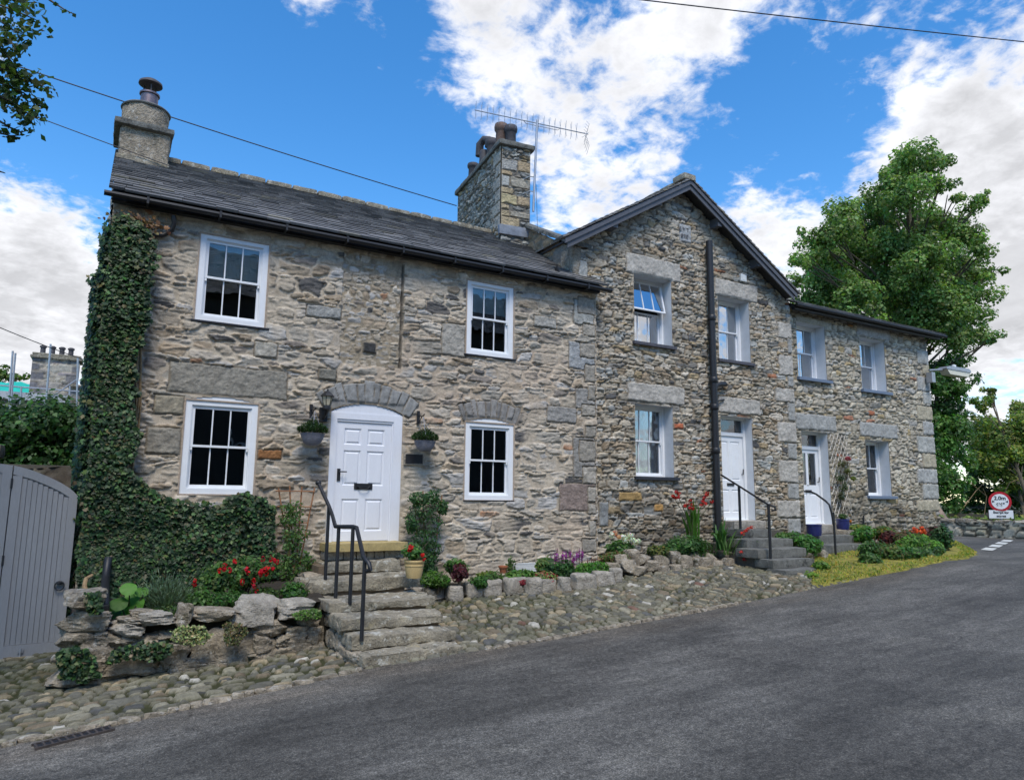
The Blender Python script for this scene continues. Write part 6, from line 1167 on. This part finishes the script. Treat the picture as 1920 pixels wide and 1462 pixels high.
m.tube([b1_-dv2*.15-np.array((0, 0, .1)), b1_+np.array((0, 0, .05))], .01, 5); m.build('reflector', M['galv'], an)
m = MB(); ztb = PY(970, 338, 12.9)[2]
for zz in (PY(1005, 333, 12.72)[2], PY(1003, 360, 12.72)[2]): m.tube([(7.93, 12.72, zz), (7.85, 12.8, zz+.03), (7.72, 12.96, zz-.03)], .012, 6)
m.build('bracket', M['galv'], an)
def cable(label, a, b, sag=.1, r=.012, n=30):
    a, b = np.array(a), np.array(b); m = MB(); m.tube([a+(b-a)*i/n-np.array((0, 0, sag*4*(i/n)*(1-i/n))) for i in range(n+1)], r, 5); o = m.build('overhead_cable', M['wire']); tag(o, label, 'cable'); return o
def ext(a, b, f0, f1): a, b = np.array(a), np.array(b); return a+(b-a)*f0, a+(b-a)*f1
a, b = ext(PY(1240, 0, 9), PY(1920, 76, 7), -.6, 1.4); cable('thick cable crossing the clouds at the top right', a, b, .06, .012)
a, b = PY(40, 116, 14.5), PY(856, 386, 14.6); a2, b2_ = ext(a, b, -.5, 1); cable('cable running behind the left chimney to the central chimney', a2, b2_, .12, .012)
a, b = PY(60, 214, 12.9), PY(320, 312, 12.85); a2, b2_ = ext(a, b, -1.2, 1); cable('thin cable passing across the face of the left chimney', a2, b2_, .02, .008)
a, b = PY(0, 611, 22), PY(150, 671, 24); a2, b2_ = ext(a, b, -.5, 1.1); cable('thin distant cable above the scaffolding', a2, b2_, .05, .012)
a, b = PY(985, 432, 12.7), PY(1380, 508, 11.05); cable('thin cable from the central chimney across the gable', a, b, .1, .006); cable('thin cable draped over the right half of the gable', PY(1380, 508, 11.05), PY(1478, 540, 11.05), .03, .006)
cable('aerial lead hanging from the mast to the parapet', (7.96, 12.7, 6.9), PY(1008, 440, 12.4), -.02, .005)
# ============================================================ STREET LAMP
sl = thing('street_lamp', 'wall mounted street lamp on the far corner of the end house', 'street lamp', (20.45, 11.25, 3.6)); LY = 11.15; m = MB(); m.tube([PY(1742, 694, LY), PY(1800, 692, LY)], .03, 8); m.build('arm', M['galv'], sl, smooth=True)
a, b = PY(1766, 692, LY), PY(1811, 693, LY); m = MB(); zc_ = a[2]; m.prism([(a[0], LY-.14, zc_+.03), (a[0]+.15, LY-.14, zc_+.09), (b[0]-.1, LY-.14, zc_+.11), (b[0], LY-.14, zc_+.06), (b[0], LY-.14, zc_-.0), (a[0], LY-.14, zc_-.0)], (0, .28, 0)); m.build('housing', M['galv'], sl)
m = MB(); m.prism([(a[0]+.05, LY-.12, zc_-.003), (a[0]+.2, LY-.12, zc_-.14), (b[0]-.12, LY-.12, zc_-.14), (b[0]-.03, LY-.12, zc_-.003)], (0, .24, 0)); m.build('diffuser', M['lamp'], sl)
m = MB(); m.lathe(((a[0]+b[0])/2, LY, zc_+.10), [(.06, 0), (.06, .08), (.02, .1)], 10); m.build('photocell', M['vent'], sl)
q = PY(1746, 707, LY); m = MB(); m.box((q[0]-.07, LY-.06, q[2]-.15), (q[0]+.1, LY+.1, q[2]+.14)); m.build('control_box', M['galv'], sl)
# ============================================================ DRAIN
dr = thing('drain_grate', 'rusty iron drain grating at the road edge', 'drain', PZ(128, 1382, -2.08)); A_ = PG(64, 1398); B_ = PG(202, 1364); n = 10; m = MB(); zt = -2.055
A_ = np.array((A_[0], A_[1])); B_ = np.array((B_[0], B_[1])); d = (B_-A_)/np.linalg.norm(B_-A_); p_ = np.array((d[1], -d[0])); Ln = np.linalg.norm(B_-A_); wd = .13; sl_z = lambda p: float(road_z(p[0]))+.022
def gbar(s0, s1, t0, t1):
    c = [A_+d*s0+p_*t0, A_+d*s1+p_*t0, A_+d*s1+p_*t1, A_+d*s0+p_*t1]; m.hexa([(*c[k], sl_z(c[k])-.03) for k in range(4)]+[(*c[k], sl_z(c[k])) for k in range(4)])
for i in range(n+1): gbar(Ln*i/n-.008, Ln*i/n+.008, .0105, wd-.0105)
gbar(-.02, Ln+.02, -.01, .01); gbar(-.02, Ln+.02, wd-.01, wd+.01); gbar(0, Ln, wd*.5-.005, wd*.5+.005) if 0 else None
m.build('bars', surf('rusty_iron', (.05, .04, .035), .7, .4, 12, 60, .4, .005), dr); m = MB(); c = [A_+d*0, A_+d*Ln, A_+d*Ln+p_*wd, A_+p_*wd]; m.add([(*q, sl_z(q)-.008) for q in c], [(0, 1, 2, 3)]); m.build('pit', M['sblack'], dr)
# ============================================================ JUNCTION: WALL, SIGN, BENCH, RAILINGS
fwx = 26.4; fw = wall_mesh('low_wall', None, 3.0, 24, -1.35, -.5, fwx, [], .05, dict(pE, seed=501, cw=.42, ch=.13, dark=None, mort=.02, mcol=(.09, .08, .06), pal=[(3, (.42, .39, .31)), (2, (.32, .3, .24)), (1, (.46, .42, .3))]), [], lambda u: -.62+.05*vn(u*1.4, u*0, 3), axis='y'); tag(fw, 'low rubble wall across the junction below the trees', 'wall')
m = MB(); m.box((fwx+.01, 3, -1.4), (fwx+.4, 24, -.66)); m.cc = (.2, .2, .16); m.build('wall_core', M['ashlar'], fw, col=True)
V, F = join([rough_box(None, (fwx-.05, 3+i*.62, -.7), (fwx+.4, 3.58+i*.62, -.6+random.uniform(-.02, .04)), res=.12, rough=.03, rnd=.04, seed=i) for i in range(34)]); smoothed(mesh_np('coping', V, F, M['rock'], fw), 35)
X_ = 26.9; qs = PX(1875, 940, X_); view = np.array((CF[0], CF[1], 0)); 
sg = thing('road_sign', 'round red rimmed width limit sign with a white plate on a grey post', 'sign', (qs[0], qs[1], -1.1)); sg_c = np.array(qs); sdist = (sg_c@CF)/FPX; R_ = 18.5*sdist
ang = math.atan2(-sg_c[0], sg_c[1])+.25; fx = np.array((math.cos(ang), math.sin(ang), 0)); fn = np.array((math.sin(ang), -math.cos(ang), 0))   # fx to the right, fn towards the viewer
def disc(r, o_, mat, nm, th=.012):
    m = MB(); n = 48; m.prism([tuple(sg_c+fn*o_+fx*r*math.cos(2*math.pi*i/n)+np.array((0, 0, r*math.sin(2*math.pi*i/n)))) for i in range(n)], tuple(-fn*th)); return m.build(nm, mat, sg)
disc(R_, 0, M['sred'], 'rim'); disc(R_*.76, .006, M['swhite'], 'face', .01)
E3 = (math.pi/2, 0, ang)
text('2.0m', R_*.52, sg_c+fn*.012+np.array((0, 0, R_*.33)), sg, M['sblack'], .002, E3, bold=.004); text('6\'6"', R_*.5, sg_c+fn*.012+np.array((0, 0, -R_*.33)), sg, M['sblack'], .002, E3, bold=.004)
m = MB()
for s_ in (-1, 1): m.prism([tuple(sg_c+fn*.013+fx*s_*R_*.68+np.array((0, 0, R_*.12))), tuple(sg_c+fn*.013+fx*s_*R_*.46), tuple(sg_c+fn*.013+fx*s_*R_*.68-np.array((0, 0, R_*.12)))], tuple(-fn*.006))
m.build('arrowheads', M['sblack'], sg)
pc = sg_c-np.array((0, 0, 23.5*sdist)); m = MB(); w, h = 19.5*sdist, 7.6*sdist; m.prism([tuple(pc+fx*a+np.array((0, 0, b))) for a, b in ((-w, -h), (w, -h), (w, h), (-w, h))], tuple(-fn*.012)); m.build('plate', M['swhite'], sg)
m = MB(); m.prism([tuple(pc-fn*.002+fx*a+np.array((0, 0, b))) for a, b in ((-w*1.05, -h*1.12), (w*1.05, -h*1.12), (w*1.05, h*1.12), (-w*1.05, h*1.12))], tuple(-fn*.008)); m.build('plate_border', M['sblack'], sg)
text('Except for', h*.78, pc+fn*.006+np.array((0, 0, h*.45)), sg, M['sblack'], .002, E3, bold=.003); text('access', h*.78, pc+fn*.006-np.array((0, 0, h*.42)), sg, M['sblack'], .002, E3, bold=.003)
m = MB(); m.tube([sg_c-fn*.05+np.array((0, 0, R_*.8)), (sg_c[0]-fn[0]*.05, sg_c[1]-fn[1]*.05, -1.2)], .04, 10); m.build('post', M['galv'], sg, smooth=True)
bn = thing('bench', 'pale slatted bench behind the low junction wall', 'bench', PX(1842, 988, 27.3)); m = MB(); a = PX(1817, 979, 27.4); b = PX(1866, 980, 27.4); hz = np.array((0, 0, .045)); e = np.array((.35, 0, 0)); m.hexa([tuple(v) for v in (a-hz, b-hz, b-hz+e, a-hz+e, a+hz, b+hz, b+hz+e, a+hz+e)]); m.build('seat', M['vent'], bn); 
for f in (.12, .88): p = a+(b-a)*f; m = MB(); m.box((p[0]+.05, p[1]-.04, -1.15), (p[0]+.3, p[1]+.04, p[2]-.046)); m.build('leg', M['wood'], bn)
rl = thing('rail_fence', 'weathered wooden rail fence behind the bench under the trees', 'fence', PX(1820, 980, 29)); 
for i, (a, b) in enumerate((((1775, 965), (1868, 967)), ((1790, 974), (1868, 975)))): m = MB(); a, b = PX(*a, 29), PX(*b, 29); m.box((29, min(a[1], b[1]), a[2]-.06), (29.06, max(a[1], b[1]), a[2]+.06)); m.build('rail', M['wood'], rl)
for px in (1795, 1818, 1850): m = MB(); a = PX(px, 961, 29); m.box((29.061, a[1]-.06, -1.2), (29.16, a[1]+.06, a[2])); m.build('post', M['wood'], rl)
# ============================================================ TREES
def tree(label, blobs, base, D0, leaf, n_per, cols, nm='tree', seed=0, trunk_r=.3, limbs=True, dspread=2.5, loc_z=-1.2, group=None, shell=.55, trunk_path=None, lm='leaf'):
    """blobs in px (cx,cy,r); base = (X,Y) of the trunk; D0 = distance along the view axis"""
    r = np.random.default_rng(seed); o = thing(nm, label, 'tree', (base[0], base[1], loc_z), group); L = []; tips = []
    for i, bl_ in enumerate(blobs):
        cx, cy, rad = bl_[:3]; dd = D0+(bl_[3] if len(bl_) > 3 else r.uniform(-dspread, dspread)); c = PD(cx, cy, dd); R0 = rad*dd/FPX; tips.append((c, R0))
        ns = max(4, int(R0*R0*15)); 
        for k in range(ns):
            d = r.normal(size=3); d /= np.linalg.norm(d); sc_ = c+d*R0*(.1+.85*r.random())*np.array((1, 1, .85)); sr = R0*(.28+.2*r.random()); m_ = int(n_per*sr*sr/leaf/leaf*.12)+30
            P, Dn = ball_pts(sc_, (sr*1.1, sr*1.1, sr*.9), m_, int(r.integers(1e6)), shell); L.append(leafset(P, Dn*.8+np.array((0, -.15, .4)), leaf, np.array(cols)*(.7+.6*r.random()), 'dia', 1.35, .5, .45, .3, int(r.integers(1e6))))
    V, F, C = jl(L); mesh_np('crown', V, F, M[lm], o, C); print(label[:30], len(V))
    m = MB(); top = max(tips, key=lambda t_: t_[0][2])[0]; b0 = np.array((base[0], base[1], loc_z-.2)); mid = [b0+(top-b0)*f+np.array((.3*math.sin(f*5), .2*math.cos(f*4), 0))*trunk_r for f in np.linspace(0, .92, 9)]; m.tube(mid, [trunk_r*1.35, trunk_r]+list(np.linspace(trunk_r*.7, .03, 7)), 12)
    m.build('trunk', M['bark'], o, smooth=True); m = MB()
    for c, R0 in tips:
        f = min(.85, max(.12, (c[2]-b0[2])/(top[2]-b0[2])*.75)); s_ = b0+(top-b0)*f; mm = (s_+c)/2+np.array((0, 0, .25*np.linalg.norm(c-s_)*.3)); m.tube([s_, mm, c], [trunk_r*.26*(1-f*.6), trunk_r*.13, .02], 7)
        for k in range(3): d = r.normal(size=3); d[2] = abs(d[2]); d /= np.linalg.norm(d); m.tube([c*.7+s_*.3, c*.85+s_*.15+d*R0*.3, c+d*R0*.6], [.03, .02, .008], 5)
    m.build('branches', M['bark'], o, smooth=True); return o
SY_ = [(.14, .23, .065), (.18, .28, .08), (.10, .18, .05), (.24, .33, .10)]
big_ = [(1715, 300, 42), (1690, 325, 46), (1740, 310, 40), (1660, 350, 40), (1760, 345, 36), (1700, 375, 52), (1640, 395, 48), (1590, 415, 50), (1550, 440, 46), (1520, 450, 30), (1505, 490, 30), (1560, 500, 60), (1620, 470, 60), (1680, 460, 60), (1740, 430, 46), (1640, 540, 66), (1570, 560, 56), (1700, 540, 60), (1750, 500, 45), (1820, 385, 30), (1790, 370, 22), (1845, 372, 16), (1800, 440, 42), (1835, 470, 36), (1860, 510, 26), (1790, 500, 50), (1840, 545, 36), (1770, 570, 60), (1820, 590, 40), (1830, 625, 36), (1865, 635, 24), (1795, 640, 40), (1730, 610, 60), (1520, 560, 40), (1500, 530, 26), (1600, 610, 50), (1530, 520, 40), (1660, 610, 50), (1745, 470, 48), (1725, 415, 44), (1790, 430, 36), (1760, 545, 46), (1815, 520, 38), (1780, 600, 46), (1700, 500, 50), (1650, 430, 44), (1610, 560, 50), (1700, 280, 26), (1770, 300, 24), (1800, 300, 0.1)]
tree('huge green sycamore towering behind the end house', big_[:-1], (29.3, 16.9), 30, .125, 125, SY_, 'sycamore_tree', 3, .32, dspread=2.2)
col_ = [(1765, 690, 46), (1790, 730, 40), (1770, 770, 50), (1760, 830, 55), (1790, 800, 40), (1765, 890, 46), (1800, 860, 30), (1775, 935, 36), (1800, 910, 26), (1740, 720, 40), (1745, 800, 40), (1750, 900, 36)]
tree('dark ivy clad tree column right beside the corner of the end house', col_, (28.6, 17.0), 29, .13, 130, [(.08, .17, .035), (.11, .22, .045), (.055, .13, .028)], 'ivy_clad_tree', 5, .35, dspread=1.2)
yl = [(1880, 840, 55), (1920, 870, 55), (1860, 870, 40), (1850, 800, 40), (1890, 810, 46), (1930, 800, 40), (1830, 760, 26), (1860, 745, 18), (1910, 770, 28), (1875, 850, 40), (1920, 850, 44), (1960, 830, 50), (1830, 850, 30), (1900, 900, 34), (1850, 730, 14), (1950, 880, 50)]
tree('sparse yellowing tree behind the road sign', yl, (33.5, 14.5), 33, .13, 150, [(.18, .24, .05), (.12, .19, .04), (.26, .28, .05), (.09, .15, .03)], 'yellowing_tree', 6, .12, dspread=2, shell=.3)
dkb = [(1830, 915, 36), (1870, 925, 40), (1920, 930, 46), (1960, 930, 46), (1900, 880, 32), (1840, 880, 34), (1940, 960, 40), (1820, 950, 26), (1860, 950, 30), (1795, 955, 20)]
tree('dark understorey thicket behind the fence', dkb, (34, 15.2), 35, .14, 130, [(.04, .09, .025), (.06, .12, .03), (.09, .15, .035)], 'thicket', 7, .12, dspread=.9)
bare = thing('bare_branches', 'pale leafless fallen branches in the thicket behind the sign', 'branches', PD(1830, 950, 31)); m = MB()
for pts in (((1800, 960), (1830, 920), (1845, 905), (1862, 902)), ((1790, 915), (1820, 905), (1850, 930)), ((1845, 970), (1850, 930), (1843, 915)), ((1880, 930), (1893, 905), (1915, 895))): m.tube([PD(x, y, 31.5) for x, y in pts], [.02, .016, .012, .008][:len(pts)], 5)
m.build('twigs', M['barkp'], bare)
tk = rock((0, 0, 0), (1, 1, 1), 7, .1); q = PX(1768, 985, 27.6); m = MB(); m.tube([(q[0], q[1], -1.2), (q[0]-.05, q[1]+.25, -.7), (q[0]-.1, q[1]+.5, .0), (q[0]-.1, q[1]+.6, .6)], [.62, .42, .33, .28], 14); tag(m.build('tree_stump', surf('pinkish_bark', (.24, .17, .13), .9, .3, 5, 30, .8, .03, sc=(1, 1, .3)), smooth=True), 'bare pinkish tree base just beyond the end house corner', 'tree trunk')
lt = [(0, 700, 22), (20, 705, 16), (38, 708, 14), (-30, 690, 30), (-10, 715, 24)]
tree('light green tree behind the scaffolding at the left edge', lt, (-6, 48), 42, .2, 120, [(.12, .18, .03), (.08, .14, .03)], 'background_tree', 8, .25, dspread=1)
# near branches, top left
nt = thing('overhanging_tree', 'near tree whose leafy branches hang into the top left corner', 'tree', (-4.2, 4.5, -2.3)); DL = 6.5; L = []; m = MB(); r = np.random.default_rng(12)
def spray(path, n, wid, sz, dd=0, seed=0):
    pts = [PD(x, y, DL+dd) for x, y in path]; m.tube(pts, list(np.linspace(.014, .003, len(pts))), 5); P = []
    rr = np.random.default_rng(seed); seg = rr.random(n)*(len(pts)-1); i = seg.astype(int); f = (seg-i)[:, None]; A = np.array(pts); P = A[i]*(1-f)+A[i+1]*f; P = P+rr.normal(size=P.shape)*wid*DL/FPX*np.array((1, 1.2, 1)); L.append(leafset(P, -CF[None, :]*.5+np.array((0, 0, .5))[None, :].repeat(n, 0), sz*DL/FPX, [(.04, .075, .02), (.055, .10, .025), (.03, .055, .016), (.08, .12, .03)], 'dia', 1.15, .8, .7, .3, seed))
for i, (pth, n, wd_) in enumerate([([(-60, -20), (0, 10), (50, 30), (72, 40)], 150, 13), ([(-60, 20), (0, 40), (30, 60), (52, 68)], 130, 12), ([(-60, 60), (0, 90), (25, 120), (30, 150)], 150, 10), ([(-60, 90), (0, 130), (50, 145), (92, 168)], 170, 9), ([(-60, 130), (10, 160), (45, 175), (78, 200)], 110, 8), ([(-60, 150), (0, 180), (40, 205), (74, 226)], 190, 10), ([(-40, 160), (20, 190), (45, 220), (50, 235)], 110, 9), ([(-60, 60), (-10, 70), (20, 75), (30, 95)], 90, 10),
                                   ([(-60, -30), (0, -8), (40, 5), (70, 5)], 100, 9), ([(-60, 120), (-20, 150), (0, 165), (10, 180)], 120, 12)]): spray(pth, n, wd_, 12, r.uniform(-.5, .5), i)
spray([(70, -20), (95, 2), (120, 18), (140, 28)], 9, 2.5, 11, 0, 31); spray([(-40, 215), (0, 228), (20, 240), (40, 248), (55, 244)], 26, 5, 14, 0, 32); spray([(-30, 240), (0, 250), (20, 255), (38, 254)], 14, 4, 14, 0, 33); spray([(-20, 320), (0, 322), (10, 325)], 2, 1, 10, 0, 34)
for i in range(26):
    q = PD(r.uniform(-900, -110), r.uniform(-250, 420), DL+r.uniform(-1, 1.2)); P, D_ = ball_pts(q, (.5, .5, .4), 420, i, .3); L.append(leafset(P, D_, .075, [(.04, .075, .02), (.055, .10, .025), (.08, .12, .03)], 'dia', 1.15, .8, .7, .3, i+60))
V, F, C = jl(L); mesh_np('leaves', V, F, M['leaf'], nt, C)
hub = PD(-60, 60, DL); tb = np.array((-4.2, 4.5, -2.5)); m.tube([tb, tb+np.array((.1, .1, 3.5)), tb+np.array((.3, .2, 6.5))], [.3, .24, .16], 12); m.tube([tb+np.array((.25, .2, 5.6)), (hub+tb+np.array((.3, .2, 6.5)))/2, hub], [.12, .07, .03], 8)
for y in (-30, 20, 90, 130, 160, 215, 240, 320): m.tube([hub, PD(-60, y, DL)], .018, 5)
m.tube([hub, PD(0, -40, DL), PD(70, -20, DL)], [.03, .015, .008], 5)
m.build('branches', M['bark'], nt, smooth=True)
# ============================================================ HOUSE ACROSS THE ROAD (seen only in the window glass)
op = thing('opposite_house', 'long dark slate roofed house across the road, mirrored in the cottage windows', 'house', (2, -9, -2)); m = MB(); m.box((-9, -14, -2.6), (20, -8, 8.1)); m.prism([(-9, -14, 8.1), (-9, -8, 8.1), (-9, -11, 10.8)], (29, 0, 0)); m.cc = (.08, .075, .068); m.build('wall', M['ashlar'], op, col=True)
slates('roof', op, (20.2, -7.7, 7.95), (-1, 0, 0), (0, -3.3/4.35, 2.83/4.35), 29.4, 4.35, .25, .2, .4, .6, 8)
for i in range(5): m = MB(); x = -7.5+i*4; m.box((x, -7.99, 2), (x+1, -7.95, 3.4)); m.build('window', M['room'], op); m = MB(); ring(m, x-.05, x+1.05, 1.95, 3.45, -8, -7.93, .06, .06, .06, .06); m.build('window_frame', M['white'], op)

r = np.random.default_rng(44); n = 7000; gy = r.uniform(4, 26, n); gx = r.uniform(26.9, 33, n); P = np.stack([gx, gy, road_z(gx)-.06+.05*far(gx, gy)+.05+.45*r.random(n)**2], 1); P[:, 2] += .25
V, F, C = leafset(P, np.stack([-.6*np.ones(n), -.5*np.ones(n), .6*np.ones(n)], 1), .16, [(.16, .22, .04), (.1, .17, .03), (.22, .24, .05)], 'dia', 2.2, -1, .6, .3, 5); tag(mesh_np('undergrowth', V, F, M['leaf'], None, C), 'sunlit weeds and grass behind the low junction wall', 'undergrowth', kind='stuff')
# ============================================================ WORLD & SUN
EXPO = globals().get('EXPO', 0.0)
W = bpy.data.worlds.new('World'); SC.world = W; W.use_nodes = True; t = W.node_tree; bg = t.nodes['Background']
SUN_EL, SUN_AZ = math.radians(58), math.radians(200)   # azimuth measured clockwise from +Y
sky = N(t, 'ShaderNodeTexSky', sky_type='NISHITA', sun_disc=False); sky.sun_elevation = SUN_EL; sky.sun_rotation = SUN_AZ; sky.air_density = 1.0; sky.dust_density = .3; sky.ozone_density = 2.5
hs = N(t, 'ShaderNodeHueSaturation'); hs.inputs['Saturation'].default_value = 1.33; hs.inputs['Value'].default_value = 1.65; t.links.new(sky.outputs[0], hs.inputs['Color'])
tc = N(t, 'ShaderNodeTexCoord'); sp = N(t, 'ShaderNodeSeparateXYZ'); t.links.new(tc.outputs['Generated'], sp.inputs[0])
def math_(op, a, b=None, c=None, clamp=False):
    n = N(t, 'ShaderNodeMath', operation=op, use_clamp=clamp)
    for i, s in enumerate((a, b, c)):
        if s is None: continue
        if hasattr(s, 'links'): t.links.new(s, n.inputs[i])
        else: n.inputs[i].default_value = s
    return n.outputs[0]
zc = math_('MAXIMUM', sp.outputs[2], 0.0); zc = math_('ADD', zc, .22)
cx_ = math_('DIVIDE', sp.outputs[0], zc); cy_ = math_('DIVIDE', sp.outputs[1], zc)
cb_ = N(t, 'ShaderNodeCombineXYZ'); t.links.new(cx_, cb_.inputs[0]); t.links.new(cy_, cb_.inputs[1]); 
def nz(scale, det, rough, loc=(0, 0, 0), dist=0):
    m = N(t, 'ShaderNodeMapping'); m.inputs['Location'].default_value = loc; t.links.new(cb_.outputs[0], m.inputs[0]); n = noise(t, scale, det, rough, m.outputs[0]); n.inputs['Distortion'].default_value = dist; return n.outputs[0]
big = nz(1.9, 12, .6, (3.1, 1.7, 0), .25); small = nz(9, 10, .6, (1, 5, 0), .4)
def blob(px, py, rad, amp):
    d = ray(px, py) if py is not None else np.array(px, float); d = d/np.linalg.norm(d); vd = N(t, 'ShaderNodeVectorMath', operation='DOT_PRODUCT'); t.links.new(tc.outputs['Generated'], vd.inputs[0]); vd.inputs[1].default_value = tuple(d)
    mr = N(t, 'ShaderNodeMapRange', interpolation_type='SMOOTHSTEP'); mr.inputs[1].default_value = math.cos(math.atan(rad/FPX)); mr.inputs[2].default_value = 1.0; mr.inputs[3].default_value = 0; mr.inputs[4].default_value = amp
    t.links.new(vd.outputs['Value'], mr.inputs[0]); return mr.outputs[0]
dens = math_('ADD', math_('ADD', math_('MULTIPLY', math_('SUBTRACT', big, .5), 2.4), math_('ADD', math_('MULTIPLY', math_('SUBTRACT', small, .5), 1.8), math_('MULTIPLY', math_('SUBTRACT', nz(26, 8, .6, (4, 7, 0), .3), .5), 1.1))), .34)
for a in ((1150, 100, 460, .42), (850, 60, 250, .22), (1350, 60, 300, .2), (700, 20, 260, .12), (1150, 260, 200, .3), (1720, 110, 220, .16), (1880, 60, 260, .2), (1880, 420, 260, .62), (1640, 440, 330, .5), (1880, 640, 250, .55), (1450, 410, 130, .38), (1750, 620, 300, .35), (60, 480, 210, .62), (-60, 560, 300, .5), (100, 680, 180, .5), (1880, 250, 150, .25), (1050, 320, 150, .2),
          ((13.5, -11.3, 3.8), None, 700, .5), (640, 30, 130, .6), (560, 10, 70, .4), (450, 180, 480, -.5), (1480, 240, 210, -.38), (1330, 60, 260, .12), (600, 330, 330, -.35), (1380, 250, 170, -.30), (1560, 280, 160, -.25), (640, 200, 300, -.2), (150, 330, 200, -.3), (1290, 330, 110, -.12), (130, 610, 70, -.2)):
    dens = math_('ADD', dens, blob(*a))
cov = N(t, 'ShaderNodeMapRange', interpolation_type='SMOOTHSTEP'); cov.inputs[1].default_value = .5; cov.inputs[2].default_value = 1.15; t.links.new(dens, cov.inputs[0])
# cloud brightness: thick parts greyer with bright edges
shd = N(t, 'ShaderNodeMapRange'); shd.inputs[1].default_value = .9; shd.inputs[2].default_value = 1.9; shd.inputs[3].default_value = 1.08; shd.inputs[4].default_value = .72; t.links.new(dens, shd.inputs[0])
det = N(t, 'ShaderNodeMapRange'); det.inputs[1].default_value = .3; det.inputs[2].default_value = .7; det.inputs[3].default_value = .82; det.inputs[4].default_value = 1.1; t.links.new(nz(5, 8, .6, (8, 2, 0), .4), det.inputs[0])
cb = math_('MULTIPLY', shd.outputs[0], det.outputs[0])
CL = N(t, 'ShaderNodeCombineColor'); 
for i, k in enumerate((8.7, 8.8, 9.2)): t.links.new(math_('MULTIPLY', cb, k*CLOUDK), CL.inputs[i])
mx = N(t, 'ShaderNodeMix', data_type='RGBA'); t.links.new(cov.outputs[0], mx.inputs[0]); t.links.new(hs.outputs[0], mx.inputs[6]); t.links.new(CL.outputs[0], mx.inputs[7])
t.links.new(mx.outputs[2], bg.inputs[0]); bg.inputs[1].default_value = .1
sl_ = bpy.data.lights.new('sun', 'SUN'); sl_.energy = 2.3; sl_.angle = math.radians(22); sl_.color = (1, .93, .82)
so_ = bpy.data.objects.new('sun', sl_); COL.objects.link(so_)
sd = Vector((math.sin(SUN_AZ)*math.cos(SUN_EL), math.cos(SUN_AZ)*math.cos(SUN_EL), math.sin(SUN_EL)))
so_.rotation_euler = sd.to_track_quat('Z', 'Y').to_euler()
SC.view_settings.view_transform = 'Standard'; SC.view_settings.look = 'None'; SC.view_settings.gamma = 1; SC.view_settings.exposure = EXPO
SC.cycles.max_bounces = 6; SC.cycles.diffuse_bounces = 3; SC.cycles.transparent_max_bounces = 8
